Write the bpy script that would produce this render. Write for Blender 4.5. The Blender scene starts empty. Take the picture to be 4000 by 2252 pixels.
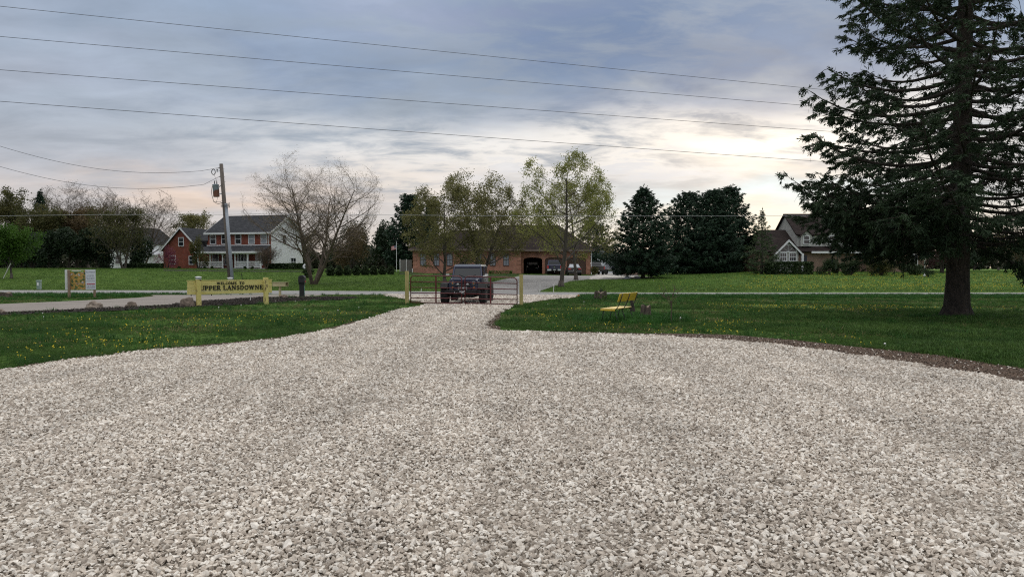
import bpy, bmesh, math, random
import numpy as np
from mathutils import Vector, Matrix, noise as mnoise
from mathutils.geometry import delaunay_2d_cdt, convex_hull_2d
R = math.radians
# ------------------------------------------------------------------ camera, sky, sun, exposure
F = 2778.0                                   # focal length in pixels of the 4000 px wide photograph
CAMZ = 1.6
PITCH = math.atan((1126 - 1045) / F)
scene = bpy.context.scene
cam_d = bpy.data.cameras.new("camera"); cam = bpy.data.objects.new("camera", cam_d)
scene.collection.objects.link(cam); scene.camera = cam
cam.location = (0, 0, CAMZ); cam.rotation_euler = (math.pi / 2 - PITCH, 0, 0)
cam_d.sensor_width = 36.0; cam_d.lens = F / 4000 * 36; cam_d.clip_end = 3000; cam_d.clip_start = 0.05

SUN_AZ, SUN_EL = R(20), R(11)
world = bpy.data.worlds.new("World"); scene.world = world; world.use_nodes = True
wt = world.node_tree; wt.nodes.clear()
def wn(t, **k):
    n = wt.nodes.new(t)
    for a, b in k.items(): setattr(n, a, b)
    return n
def wl(a, b): wt.links.new(a, b)
def wmath(op, a, b=None, c=None, clamp=False):
    n = wn('ShaderNodeMath', operation=op); n.use_clamp = clamp
    for i, v in enumerate((a, b, c)):
        if v is None: continue
        if isinstance(v, (int, float)): n.inputs[i].default_value = v
        else: wl(v, n.inputs[i])
    return n.outputs[0]
def wmix(fac, a, b):
    n = wn('ShaderNodeMix', data_type='RGBA')
    if isinstance(fac, (int, float)): n.inputs[0].default_value = fac
    else: wl(fac, n.inputs[0])
    for i, v in ((6, a), (7, b)):
        if isinstance(v, tuple): n.inputs[i].default_value = (*v, 1)
        else: wl(v, n.inputs[i])
    return n.outputs[2]
tc = wn('ShaderNodeTexCoord'); sep = wn('ShaderNodeSeparateXYZ'); wl(tc.outputs['Generated'], sep.inputs[0])
X, Y, Z = sep.outputs
az0 = wmath('ARCTAN2', X, Y); el0 = wmath('ARCSINE', wmath('MINIMUM', wmath('MAXIMUM', Z, -0.999), 0.999))
den = wmath('ADD', wmath('MAXIMUM', Z, 0.0), 0.16)
comb = wn('ShaderNodeCombineXYZ'); wl(wmath('DIVIDE', X, den), comb.inputs[0]); wl(wmath('DIVIDE', Y, den), comb.inputs[1])
def wnoise(scale, detail, rough, sx=1.0, sy=1.0, rot=0.0, loc=(0, 0, 0), dist=0.0):
    mp = wn('ShaderNodeMapping'); mp.inputs['Scale'].default_value = (sx, sy, 1); mp.inputs['Rotation'].default_value = (0, 0, rot)
    mp.inputs['Location'].default_value = loc
    wl(comb.outputs[0], mp.inputs[0])
    n = wn('ShaderNodeTexNoise'); n.inputs['Scale'].default_value = scale; n.inputs['Detail'].default_value = detail
    n.inputs['Roughness'].default_value = rough; n.inputs['Distortion'].default_value = dist
    wl(mp.outputs[0], n.inputs['Vector']); return n
n_big = wnoise(0.9, 5, .55, rot=R(12), loc=(3.1, 1.7, 0), dist=.6)
n_mid = wnoise(1.7, 6, .52, sx=.9, sy=1.15, rot=R(-10), loc=(7.3, 2.2, 0), dist=.4)
n_fine = wnoise(3.6, 9, .6, sx=.8, sy=1.3, rot=R(-8), loc=(1.3, 9.2, 0), dist=.3)
sc_ = wn('ShaderNodeSeparateColor'); wl(n_big.outputs['Color'], sc_.inputs[0])
sm_ = wn('ShaderNodeSeparateColor'); wl(n_mid.outputs['Color'], sm_.inputs[0])
az = wmath('ADD', az0, wmath('ADD', wmath('MULTIPLY', wmath('SUBTRACT', sc_.outputs[0], .5), .25), wmath('MULTIPLY', wmath('SUBTRACT', sm_.outputs[0], .5), .22)))
el = wmath('ADD', el0, wmath('ADD', wmath('MULTIPLY', wmath('SUBTRACT', sc_.outputs[1], .5), .09), wmath('MULTIPLY', wmath('SUBTRACT', sm_.outputs[1], .5), .07)))
def srgb(r, g, b): return tuple(((c / 255) / 12.92 if c / 255 <= .04045 else ((c / 255 + .055) / 1.055) ** 2.4) for c in (r, g, b))
ramp = wn('ShaderNodeValToRGB'); wl(wmath('DIVIDE', el, R(30)), ramp.inputs[0])
stops = [(0.0, srgb(206, 196, 190)), (.12, srgb(200, 195, 195)), (.22, srgb(178, 181, 190)), (.36, srgb(162, 172, 185)), (.55, srgb(147, 161, 180)), (.70, srgb(139, 156, 179)), (1.0, srgb(184, 184, 184))]
while len(ramp.color_ramp.elements) < len(stops): ramp.color_ramp.elements.new(.5)
for e, (p, c) in zip(ramp.color_ramp.elements, stops): e.position = p; e.color = (*c, 1)
col = ramp.outputs[0]
def gauss(px, py, sx, sy, amt, contrast=None):
    a, e = math.atan((px - 2000) / F), math.atan((1045 - py) / F)
    qa = wmath('POWER', wmath('ABSOLUTE', wmath('DIVIDE', wmath('SUBTRACT', az, a), sx / F)), 2)
    qe = wmath('POWER', wmath('ABSOLUTE', wmath('DIVIDE', wmath('SUBTRACT', el, e), sy / F)), 2)
    g = wmath('EXPONENT', wmath('MULTIPLY', wmath('ADD', qa, qe), -1.0))
    g = wmath('MULTIPLY', g, amt)
    if contrast is not None:
        m = wn('ShaderNodeMapRange'); m.inputs[1].default_value = contrast[0]; m.inputs[2].default_value = contrast[1]
        wl(contrast[2].outputs['Fac'], m.inputs[0]); g = wmath('MULTIPLY', g, m.outputs[0])
    return wmath('MINIMUM', g, 1.0)
for (px, py, sx, sy, c, amt, con) in [
    (2850, 330, 1050, 170, srgb(84, 114, 155), 1.0, (.36, .54, n_mid)),
    (2500, 130, 900, 170, srgb(90, 120, 159), .95, (.42, .56, n_fine)),
    (1100, 290, 460, 110, srgb(122, 142, 172), .95, (.40, .56, n_mid)),
    (1800, 70, 500, 90, srgb(124, 137, 168), .8, (.44, .56, n_fine)),
    (300, 330, 600, 260, srgb(166, 172, 186), .7, (.3, .6, n_mid)),
    (1500, 60, 330, 120, srgb(196, 202, 216), .6, (.35, .65, n_mid)),
    (1950, 580, 900, 110, srgb(230, 227, 224), .95, (.34, .54, n_fine)),
    (2800, 560, 850, 130, srgb(243, 238, 232), 1.0, (.38, .53, n_fine)),
    (3300, 600, 700, 150, srgb(232, 226, 218), .9, (.42, .58, n_mid)),
    (1750, 690, 520, 80, srgb(236, 222, 208), .9, (.36, .58, n_fine)),
    (900, 770, 600, 60, srgb(232, 208, 190), .8, (.3, .58, n_mid)),
    (2350, 700, 600, 50, srgb(186, 192, 204), .7, (.42, .6, n_fine)),
    (3000, 790, 620, 55, srgb(188, 212, 226), .95, None),
    (3000, 880, 900, 60, srgb(224, 224, 216), .8, None),
    (2350, 620, 700, 60, srgb(180, 187, 200), .6, (.50, .58, n_fine)),
    (2980, 555, 70, 45, (1.15, 1.08, .95), .9, None)]:
    col = wmix(gauss(px, py, sx, sy, amt, con), col, c)
# fine streaks of light and shade in the cloud deck
mr = wn('ShaderNodeMapRange'); mr.inputs[1].default_value = .3; mr.inputs[2].default_value = .7; mr.inputs[3].default_value = .88; mr.inputs[4].default_value = 1.12
wl(n_fine.outputs['Fac'], mr.inputs[0])
mr2 = wn('ShaderNodeMapRange'); mr2.inputs[1].default_value = .3; mr2.inputs[2].default_value = .7; mr2.inputs[3].default_value = .92; mr2.inputs[4].default_value = 1.08
wl(n_big.outputs['Fac'], mr2.inputs[0])
# the overcast deck is brighter overhead than near the horizon
zen = wn('ShaderNodeMapRange'); zen.interpolation_type = 'SMOOTHSTEP'
zen.inputs[1].default_value = R(24); zen.inputs[2].default_value = R(60); zen.inputs[3].default_value = 1.0; zen.inputs[4].default_value = 3.35
wl(el0, zen.inputs[0])
gain = wmath('MULTIPLY', wmath('MULTIPLY', mr.outputs[0], mr2.outputs[0]), wmath('MULTIPLY', zen.outputs[0], 11.3))
vs = wn('ShaderNodeVectorMath', operation='SCALE'); wl(col, vs.inputs[0]); wl(gain, vs.inputs['Scale'])
sky = wn('ShaderNodeTexSky'); sky.sky_type = 'NISHITA'; sky.sun_disc = False; sky.sun_elevation = SUN_EL; sky.sun_rotation = SUN_AZ
va = wmix(.93, sky.outputs[0], vs.outputs[0])
bg = wn('ShaderNodeBackground'); bg.inputs['Strength'].default_value = .1; wl(va, bg.inputs['Color'])
wo = wn('ShaderNodeOutputWorld'); wl(bg.outputs[0], wo.inputs[0])

sl = bpy.data.lights.new("sun", 'SUN'); sl.energy = .55; sl.angle = R(16); sl.color = (1, .93, .82)
so = bpy.data.objects.new("sun", sl); scene.collection.objects.link(so)
so.rotation_euler = Vector((math.sin(SUN_AZ) * math.cos(SUN_EL), math.cos(SUN_AZ) * math.cos(SUN_EL), math.sin(SUN_EL))).to_track_quat('Z', 'Y').to_euler()
vw = scene.view_settings; vw.view_transform = 'Standard'; vw.look = 'None'; vw.exposure = 0.0; vw.gamma = 1
scene.render.film_transparent = False
scene.cycles.use_denoising = False; scene.cycles.pixel_filter_type = 'BLACKMAN_HARRIS'; scene.cycles.filter_width = 1.15
scene.cycles.max_bounces = 6; scene.cycles.diffuse_bounces = 3; scene.cycles.transparent_max_bounces = 8

# ------------------------------------------------------------------ terrain and pixel helpers
_U = [-0.9, -0.5, -0.3, -0.2, -0.12, 0.0, 0.15, 0.24, 0.34, 0.72]
_T = [1.5, 1.45, 1.3, 1.2, .8, .74, .55, .7, 1.1, 1.15]
def _s(t): t = np.clip(t, 0, 1); return t * t * (3 - 2 * t)
def hgt(x, y):
    x = np.asarray(x, float); y = np.asarray(y, float)
    u = x / np.maximum(y, 10)
    return np.interp(u, _U, _T) * _s((y - 51) / 40)
def hz(x, y): return float(hgt(x, y))
cp, sp_ = math.cos(PITCH), math.sin(PITCH)
def ray(px, py):
    a, b = (px - 2000) / F, (1126 - py) / F
    return Vector((a, cp + b * sp_, -sp_ + b * cp))
def gp(px, py):
    d = ray(px, py); t = 2.0; last = t
    while t < 400:
        p = d * t
        if p.z + CAMZ <= hz(p.x, p.y): break
        last = t; t += .5
    lo, hi = last, t
    for _ in range(30):
        m = (lo + hi) / 2; p = d * m
        if p.z + CAMZ <= hz(p.x, p.y): hi = m
        else: lo = m
    p = d * hi; return Vector((p.x, p.y, p.z + CAMZ))
def at(px, py, D):
    d = ray(px, py); p = d * (D / d.y); return Vector((p.x, p.y, p.z + CAMZ))
def xat(px, D): return at(px, 1045, D).x
def onground(px, D):
    x = xat(px, D); return Vector((x, D, hz(x, D)))
def inpoly(x, y, poly):
    ins = np.zeros(x.shape, bool); n = len(poly)
    for i in range(n):
        x1, y1 = poly[i]; x2, y2 = poly[(i + 1) % n]
        c = ((y1 > y) != (y2 > y)) & (x < (x2 - x1) * (y - y1) / ((y2 - y1) or 1e-9) + x1)
        ins ^= c
    return ins

# ------------------------------------------------------------------ object helpers
COL = scene.collection
def tag(o, label=None, cat=None, group=None, kind=None):
    if label: o['label'] = label
    if cat: o['category'] = cat
    if group: o['group'] = group
    if kind: o['kind'] = kind
    return o
def thing(name, label, cat, loc=(0, 0, 0), rz=0.0, group=None):
    o = bpy.data.objects.new(name, None); o.empty_display_size = .3; COL.objects.link(o)
    o.location = loc; o.rotation_euler = (0, 0, rz); return tag(o, label, cat, group)
def link(name, me, m, parent=None, smooth=False):
    me.name = name
    if m: me.materials.append(m)
    if smooth: me.shade_smooth()
    o = bpy.data.objects.new(name, me); COL.objects.link(o)
    if parent: o.parent = parent
    return o
def npmesh(name, V, Fc):
    V = np.asarray(V, np.float32); Fc = np.asarray(Fc, np.int32); k = Fc.shape[1]
    me = bpy.data.meshes.new(name); me.vertices.add(len(V)); me.vertices.foreach_set('co', V.ravel())
    me.loops.add(Fc.size); me.loops.foreach_set('vertex_index', Fc.ravel())
    me.polygons.add(len(Fc)); me.polygons.foreach_set('loop_start', np.arange(0, Fc.size, k, dtype=np.int32))
    me.update(calc_edges=True); return me
def children(o): return [c for c in COL.objects if c.parent == o]
def copy_thing(o, loc, rz=None, scale=None, label=None):
    c = o.copy(); COL.objects.link(c); c.location = loc
    if rz is not None: c.rotation_euler = (0, 0, rz)
    if scale is not None: c.scale = scale
    if label: c['label'] = label
    for ch in children(o):
        d = ch.copy(); COL.objects.link(d); d.parent = c
        for g in children(ch):
            e = g.copy(); COL.objects.link(e); e.parent = d
    return c
class MB:
    def __init__(s): s.v = []; s.f = []
    def add(s, vs, fs):
        b = len(s.v); s.v += [tuple(v) for v in vs]; s.f += [tuple(b + i for i in f) for f in fs]; return s
    def box(s, x0, x1, y0, y1, z0, z1, M=None):
        vs = [Vector((x, y, z)) for x in (x0, x1) for y in (y0, y1) for z in (z0, z1)]
        if M: vs = [M @ v for v in vs]
        return s.add(vs, [(0, 1, 3, 2), (4, 6, 7, 5), (0, 4, 5, 1), (2, 3, 7, 6), (0, 2, 6, 4), (1, 5, 7, 3)])
    def bar(s, p, q, w, h, up=Vector((0, 0, 1))):
        p, q = Vector(p), Vector(q); d = (q - p).normalized(); a = d.cross(up)
        if a.length < 1e-4: a = d.cross(Vector((0, 1, 0)))
        a.normalize(); b = a.cross(d)
        vs = [c + a * (i * w / 2) + b * (j * h / 2) for c in (p, q) for i in (-1, 1) for j in (-1, 1)]
        return s.add(vs, [(0, 1, 3, 2), (4, 6, 7, 5), (0, 4, 5, 1), (2, 3, 7, 6), (0, 2, 6, 4), (1, 5, 7, 3)])
    def tube(s, pts, rs, n=8, cap=True):
        pts = [Vector(p) for p in pts]
        if isinstance(rs, (int, float)): rs = [rs] * len(pts)
        b = len(s.v); a = None
        for i, p in enumerate(pts):
            d = (pts[min(i + 1, len(pts) - 1)] - pts[max(i - 1, 0)])
            if d.length < 1e-9: d = Vector((0, 0, 1))
            d.normalize()
            if a is None:
                a = d.cross(Vector((0, 0, 1)) if abs(d.z) < .9 else Vector((1, 0, 0)))
            else: a = a - d * a.dot(d)
            if a.length < 1e-6: a = d.orthogonal()
            a.normalize(); c = d.cross(a)
            for k in range(n):
                t = 2 * math.pi * k / n; s.v.append(tuple(p + (a * math.cos(t) + c * math.sin(t)) * rs[i]))
        for i in range(len(pts) - 1):
            for k in range(n):
                k2 = (k + 1) % n; s.f.append((b + i * n + k, b + i * n + k2, b + (i + 1) * n + k2, b + (i + 1) * n + k))
        if cap:
            s.f.append(tuple(b + k for k in reversed(range(n)))); e = b + (len(pts) - 1) * n
            s.f.append(tuple(e + k for k in range(n)))
        return s
    def cyl(s, p, q, r, n=12): return s.tube([p, q], [r, r], n)
    def prism(s, poly, f0, f1):
        """poly of 2D points; f0/f1 map (a,b) to 3D for the two ends"""
        n = len(poly); vs = [f0(*p) for p in poly] + [f1(*p) for p in poly]
        return s.add(vs, [tuple(reversed(range(n))), tuple(range(n, 2 * n))] + [(i, (i + 1) % n, n + (i + 1) % n, n + i) for i in range(n)])
    def prxz(s, poly, y0, y1): return s.prism(poly, lambda a, b: (a, y0, b), lambda a, b: (a, y1, b))
    def pryz(s, poly, x0, x1): return s.prism(poly, lambda a, b: (x0, a, b), lambda a, b: (x1, a, b))
    def prxy(s, poly, z0, z1): return s.prism(poly, lambda a, b: (a, b, z0), lambda a, b: (a, b, z1))
    def lathe(s, prof, c=(0, 0, 0), n=16):
        b = len(s.v); c = Vector(c)
        for r, z in prof:
            for k in range(n):
                t = 2 * math.pi * k / n; s.v.append((c.x + r * math.cos(t), c.y + r * math.sin(t), c.z + z))
        for i in range(len(prof) - 1):
            for k in range(n):
                k2 = (k + 1) % n; s.f.append((b + i * n + k, b + i * n + k2, b + (i + 1) * n + k2, b + (i + 1) * n + k))
        s.f.append(tuple(b + k for k in reversed(range(n)))); e = b + (len(prof) - 1) * n; s.f.append(tuple(e + k for k in range(n)))
        return s
    def build(s, name, m, parent=None, smooth=False, bevel=0.0):
        me = bpy.data.meshes.new(name); me.from_pydata(s.v, [], s.f); me.update()
        bm = bmesh.new(); bm.from_mesh(me); bmesh.ops.recalc_face_normals(bm, faces=bm.faces)
        if bevel: bmesh.ops.bevel(bm, geom=list(bm.edges), offset=bevel, segments=2, affect='EDGES', profile=.6, clamp_overlap=True)
        bm.to_mesh(me); bm.free()
        if smooth and bevel == 0:
            for p in me.polygons: p.use_smooth = True
        return link(name, me, m, parent)

# ------------------------------------------------------------------ materials
def mat(name, colr, rough=.7, col2=None, scale=4.0, detail=6, lo=.35, hi=.65, bump=0.0, bscale=None, metal=0.0, spec=.5, coat=0.0, trans=0.0, sv=(1, 1, 1), coords='Object', bdist=.02, rand=0.0, worldco=False):
    m = bpy.data.materials.new(name); m.use_nodes = True; t = m.node_tree; p = t.nodes['Principled BSDF']
    p.inputs['Roughness'].default_value = rough; p.inputs['Metallic'].default_value = metal; p.inputs['Specular IOR Level'].default_value = spec
    if coat: p.inputs['Coat Weight'].default_value = coat; p.inputs['Coat Roughness'].default_value = .05
    p.inputs['Base Color'].default_value = (*colr, 1)
    if worldco:
        g = t.nodes.new('ShaderNodeNewGeometry'); src = g.outputs['Position']
    else:
        tcn = t.nodes.new('ShaderNodeTexCoord'); src = tcn.outputs[coords]
    mp = t.nodes.new('ShaderNodeMapping'); mp.inputs['Scale'].default_value = sv
    t.links.new(src, mp.inputs[0])
    out = None
    if col2 is not None:
        nz = t.nodes.new('ShaderNodeTexNoise'); nz.inputs['Scale'].default_value = scale; nz.inputs['Detail'].default_value = detail; nz.inputs['Roughness'].default_value = .6
        t.links.new(mp.outputs[0], nz.inputs[0])
        r = t.nodes.new('ShaderNodeMapRange'); r.inputs[1].default_value = lo; r.inputs[2].default_value = hi; t.links.new(nz.outputs['Fac'], r.inputs[0])
        mx = t.nodes.new('ShaderNodeMix'); mx.data_type = 'RGBA'; mx.inputs[6].default_value = (*colr, 1); mx.inputs[7].default_value = (*col2, 1)
        t.links.new(r.outputs[0], mx.inputs[0]); out = mx.outputs[2]
    if rand:
        oi = t.nodes.new('ShaderNodeObjectInfo'); r2 = t.nodes.new('ShaderNodeMapRange'); r2.inputs[3].default_value = 1 - rand; r2.inputs[4].default_value = 1 + rand
        t.links.new(oi.outputs['Random'], r2.inputs[0]); v = t.nodes.new('ShaderNodeVectorMath'); v.operation = 'SCALE'
        if out: t.links.new(out, v.inputs[0])
        else: v.inputs[0].default_value = colr
        t.links.new(r2.outputs[0], v.inputs['Scale']); out = v.outputs[0]
    if out: t.links.new(out, p.inputs['Base Color'])
    if bump:
        bz = t.nodes.new('ShaderNodeTexNoise'); bz.inputs['Scale'].default_value = bscale or scale * 4; bz.inputs['Detail'].default_value = 5
        t.links.new(mp.outputs[0], bz.inputs[0]); b = t.nodes.new('ShaderNodeBump'); b.inputs['Strength'].default_value = bump; b.inputs['Distance'].default_value = bdist
        t.links.new(bz.outputs['Fac'], b.inputs['Height']); t.links.new(b.outputs[0], p.inputs['Normal'])
    if trans:
        tr = t.nodes.new('ShaderNodeBsdfTranslucent'); ms = t.nodes.new('ShaderNodeMixShader'); ms.inputs[0].default_value = trans
        if out: t.links.new(out, tr.inputs[0])
        else: tr.inputs[0].default_value = (*colr, 1)
        o = t.nodes['Material Output']; t.links.new(p.outputs[0], ms.inputs[1]); t.links.new(tr.outputs[0], ms.inputs[2]); t.links.new(ms.outputs[0], o.inputs[0])
    return m
def brickmat(name, c1, c2, mortar, bw=.21, bh=.075, ms=.012, bump=.4):
    m = bpy.data.materials.new(name); m.use_nodes = True; t = m.node_tree; p = t.nodes['Principled BSDF']; p.inputs['Roughness'].default_value = .95; p.inputs['Specular IOR Level'].default_value = .15
    tcn = t.nodes.new('ShaderNodeTexCoord'); s = t.nodes.new('ShaderNodeSeparateXYZ'); t.links.new(tcn.outputs['Object'], s.inputs[0])
    a = t.nodes.new('ShaderNodeMath'); a.operation = 'ADD'; t.links.new(s.outputs[0], a.inputs[0]); t.links.new(s.outputs[1], a.inputs[1])
    c = t.nodes.new('ShaderNodeCombineXYZ'); t.links.new(a.outputs[0], c.inputs[0]); t.links.new(s.outputs[2], c.inputs[1])
    b = t.nodes.new('ShaderNodeTexBrick'); b.inputs['Scale'].default_value = 1; b.inputs['Brick Width'].default_value = bw; b.inputs['Row Height'].default_value = bh
    b.inputs['Mortar Size'].default_value = ms; b.inputs['Color1'].default_value = (*c1, 1); b.inputs['Color2'].default_value = (*c2, 1); b.inputs['Mortar'].default_value = (*mortar, 1)
    t.links.new(c.outputs[0], b.inputs[0])
    nz = t.nodes.new('ShaderNodeTexNoise'); nz.inputs['Scale'].default_value = 1.3; nz.inputs['Detail'].default_value = 8; t.links.new(tcn.outputs['Object'], nz.inputs[0])
    r = t.nodes.new('ShaderNodeMapRange'); r.inputs[1].default_value = .3; r.inputs[2].default_value = .7; r.inputs[3].default_value = .78; r.inputs[4].default_value = 1.2; t.links.new(nz.outputs['Fac'], r.inputs[0])
    v = t.nodes.new('ShaderNodeVectorMath'); v.operation = 'SCALE'; t.links.new(b.outputs['Color'], v.inputs[0]); t.links.new(r.outputs[0], v.inputs['Scale']); t.links.new(v.outputs[0], p.inputs['Base Color'])
    bp = t.nodes.new('ShaderNodeBump'); bp.inputs['Strength'].default_value = bump; bp.inputs['Distance'].default_value = .01; bp.invert = True
    t.links.new(b.outputs['Fac'], bp.inputs['Height']); t.links.new(bp.outputs[0], p.inputs['Normal']); return m
def stripemat(name, c1, c2, period, width=.15, axis=2, bump=.5, rough=.6):
    """lap siding, clapboards and planks: a thin dark joint every period along one axis"""
    m = bpy.data.materials.new(name); m.use_nodes = True; t = m.node_tree; p = t.nodes['Principled BSDF']; p.inputs['Roughness'].default_value = rough
    tcn = t.nodes.new('ShaderNodeTexCoord'); s = t.nodes.new('ShaderNodeSeparateXYZ'); t.links.new(tcn.outputs['Object'], s.inputs[0])
    d = t.nodes.new('ShaderNodeMath'); d.operation = 'DIVIDE'; t.links.new(s.outputs[axis], d.inputs[0]); d.inputs[1].default_value = period
    fr = t.nodes.new('ShaderNodeMath'); fr.operation = 'FRACT'; t.links.new(d.outputs[0], fr.inputs[0])
    r = t.nodes.new('ShaderNodeMapRange'); r.inputs[1].default_value = 0; r.inputs[2].default_value = width; t.links.new(fr.outputs[0], r.inputs[0])
    nz = t.nodes.new('ShaderNodeTexNoise'); nz.inputs['Scale'].default_value = 3; nz.inputs['Detail'].default_value = 8; t.links.new(tcn.outputs['Object'], nz.inputs[0])
    r2 = t.nodes.new('ShaderNodeMapRange'); r2.inputs[1].default_value = .3; r2.inputs[2].default_value = .7; r2.inputs[3].default_value = .85; r2.inputs[4].default_value = 1.1; t.links.new(nz.outputs['Fac'], r2.inputs[0])
    mx = t.nodes.new('ShaderNodeMix'); mx.data_type = 'RGBA'; mx.inputs[6].default_value = (*c2, 1); mx.inputs[7].default_value = (*c1, 1); t.links.new(r.outputs[0], mx.inputs[0])
    v = t.nodes.new('ShaderNodeVectorMath'); v.operation = 'SCALE'; t.links.new(mx.outputs[2], v.inputs[0]); t.links.new(r2.outputs[0], v.inputs['Scale']); t.links.new(v.outputs[0], p.inputs['Base Color'])
    bp = t.nodes.new('ShaderNodeBump'); bp.inputs['Strength'].default_value = bump; bp.inputs['Distance'].default_value = .02; t.links.new(fr.outputs[0], bp.inputs['Height']); t.links.new(bp.outputs[0], p.inputs['Normal'])
    return m
# ------------------------------------------------------------------ ground
def ground_material():
    m = bpy.data.materials.new('lawn_grass'); m.use_nodes = True; t = m.node_tree; p = t.nodes['Principled BSDF']
    p.inputs['Roughness'].default_value = .9; p.inputs['Specular IOR Level'].default_value = .15
    g = t.nodes.new('ShaderNodeNewGeometry'); pos = g.outputs['Position']
    def nz(scale, det, sv=(1, 1, 1), ro=.6, rot=0):
        mp = t.nodes.new('ShaderNodeMapping'); mp.inputs['Scale'].default_value = sv; mp.inputs['Rotation'].default_value = (0, 0, rot); t.links.new(pos, mp.inputs[0])
        n = t.nodes.new('ShaderNodeTexNoise'); n.inputs['Scale'].default_value = scale; n.inputs['Detail'].default_value = det; n.inputs['Roughness'].default_value = ro
        t.links.new(mp.outputs[0], n.inputs[0]); return n.outputs['Fac']
    def mr(s, a, b, c=0., d=1.):
        r = t.nodes.new('ShaderNodeMapRange'); r.inputs[1].default_value = a; r.inputs[2].default_value = b; r.inputs[3].default_value = c; r.inputs[4].default_value = d; t.links.new(s, r.inputs[0]); return r.outputs[0]
    def mx(f, a, b):
        x = t.nodes.new('ShaderNodeMix'); x.data_type = 'RGBA'
        if isinstance(f, float): x.inputs[0].default_value = f
        else: t.links.new(f, x.inputs[0])
        for i, v in ((6, a), (7, b)):
            if isinstance(v, tuple): x.inputs[i].default_value = (*v, 1)
            else: t.links.new(v, x.inputs[i])
        return x.outputs[2]
    def mm(op, a, b):
        x = t.nodes.new('ShaderNodeMath'); x.operation = op
        for i, v in enumerate((a, b)):
            if isinstance(v, (int, float)): x.inputs[i].default_value = v
            else: t.links.new(v, x.inputs[i])
        return x.outputs[0]
    sp = t.nodes.new('ShaderNodeSeparateXYZ'); t.links.new(pos, sp.inputs[0])
    c = mx(mr(nz(.25, 4), .35, .65), (.036, .085, .012), (.062, .128, .016))
    c = mx(mr(nz(2.2, 7, (1, .35, 1)), .3, .7), c, (.088, .165, .022))
    c = mx(mr(nz(9., 8), .45, .75, 0, .8), c, (.022, .050, .010))
    # right hand field: taller, yellower, grey seed heads
    fld = mm('MULTIPLY', mr(sp.outputs[0], 9., 19.), mr(sp.outputs[1], 44., 47.))
    c = mx(mm('MULTIPLY', fld, mr(nz(.35, 6, (.35, 1.2, 1)), .3, .6)), c, (.095, .185, .028))
    c = mx(mm('MULTIPLY', fld, mr(nz(.55, 6, (.3, 1.6, 1)), .52, .66, 0, .75)), c, (.12, .16, .065))
    fl = nz(3.4, 3, (.7, 1, 1)); c = mx(mm('MULTIPLY', mm('MULTIPLY', fld, mr(fl, .60, .64)), mr(nz(.22, 3, (.4, 1, 1)), .42, .56)), c, (.42, .33, .02))
    # mowing stripes on the far left lawn
    w = t.nodes.new('ShaderNodeTexWave'); w.inputs['Scale'].default_value = .22; w.inputs['Distortion'].default_value = 2.2; w.inputs['Detail'].default_value = 3; w.bands_direction = 'Y'
    mp = t.nodes.new('ShaderNodeMapping'); mp.inputs['Rotation'].default_value = (0, 0, .12); t.links.new(pos, mp.inputs[0]); t.links.new(mp.outputs[0], w.inputs[0])
    lf = mm('MULTIPLY', mr(sp.outputs[1], 44., 47.), mr(sp.outputs[0], 12., 5.))
    c = mx(mm('MULTIPLY', lf, mr(w.outputs['Fac'], .35, .75, 0, .9)), c, (.105, .165, .024))
    t.links.new(c, p.inputs['Base Color'])
    b = t.nodes.new('ShaderNodeBump'); b.inputs['Strength'].default_value = .9; b.inputs['Distance'].default_value = .08
    t.links.new(nz(14., 6), b.inputs['Height']); t.links.new(b.outputs[0], p.inputs['Normal'])
    return m
M_lawn = ground_material()
ys = np.concatenate([np.arange(-40, 0, 4), np.arange(0, 52, 2), np.arange(52, 96, 1.0), np.arange(96, 200, 6), np.geomspace(200, 1500, 14)])
xs = np.concatenate([-np.geomspace(1200, 90, 12), np.arange(-84, 85, 3.0), np.geomspace(90, 1200, 12)])
gx, gy = np.meshgrid(xs, ys); V = np.stack([gx, gy, hgt(gx, gy)], -1).reshape(-1, 3)
nx_, ny_ = len(xs), len(ys); I = np.arange(nx_ * ny_).reshape(ny_, nx_)
Fc = np.stack([I[:-1, :-1], I[:-1, 1:], I[1:, 1:], I[1:, :-1]], -1).reshape(-1, 4)
tag(link('lawn', npmesh('lawn', V, Fc), M_lawn, None, True), kind='structure')

def wob(poly, step=.4, amp=.08, seed=0):
    out = []; n = len(poly)
    for i in range(n):
        a, b = Vector(poly[i]), Vector(poly[(i + 1) % n]); L = (b - a).length; k = max(1, min(200, int(L / step)))
        for j in range(k):
            p = a.lerp(b, j / k); q = Vector((p.x * 1.1, p.y * 1.1, seed * 7.3))
            out.append((p.x + amp * mnoise.noise(q * 1.7) * 2, p.y + amp * mnoise.noise(q * 1.7 + Vector((9, 3, 5))) * 2))
    return out
def sheet(name, poly, z, m, grid=4.0, kind='structure'):
    P = [Vector(p) for p in poly]; n = len(P); edges = [(i, (i + 1) % n) for i in range(n)]
    x0, x1 = min(p.x for p in P), max(p.x for p in P); y0, y1 = min(p.y for p in P), max(p.y for p in P)
    gxx, gyy = np.meshgrid(np.arange(x0, x1, grid), np.arange(y0, y1, grid)); k = inpoly(gxx, gyy, poly)
    P2 = P + [Vector((a, b)) for a, b in zip(gxx[k], gyy[k])]
    vo, _, fo, *_ = delaunay_2d_cdt(P2, edges, [], 1, 1e-5)
    me = bpy.data.meshes.new(name); me.from_pydata([(v.x, v.y, hz(v.x, v.y) + z) for v in vo], [], fo); me.update()
    bm = bmesh.new(); bm.from_mesh(me)
    for f in bm.faces:
        f.normal_update()
        if f.normal.z < 0: f.normal_flip()
    bm.to_mesh(me); bm.free()
    return tag(link(name, me, m), kind=kind)
def G(pts): return [tuple(gp(*p).xy) for p in pts]

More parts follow.
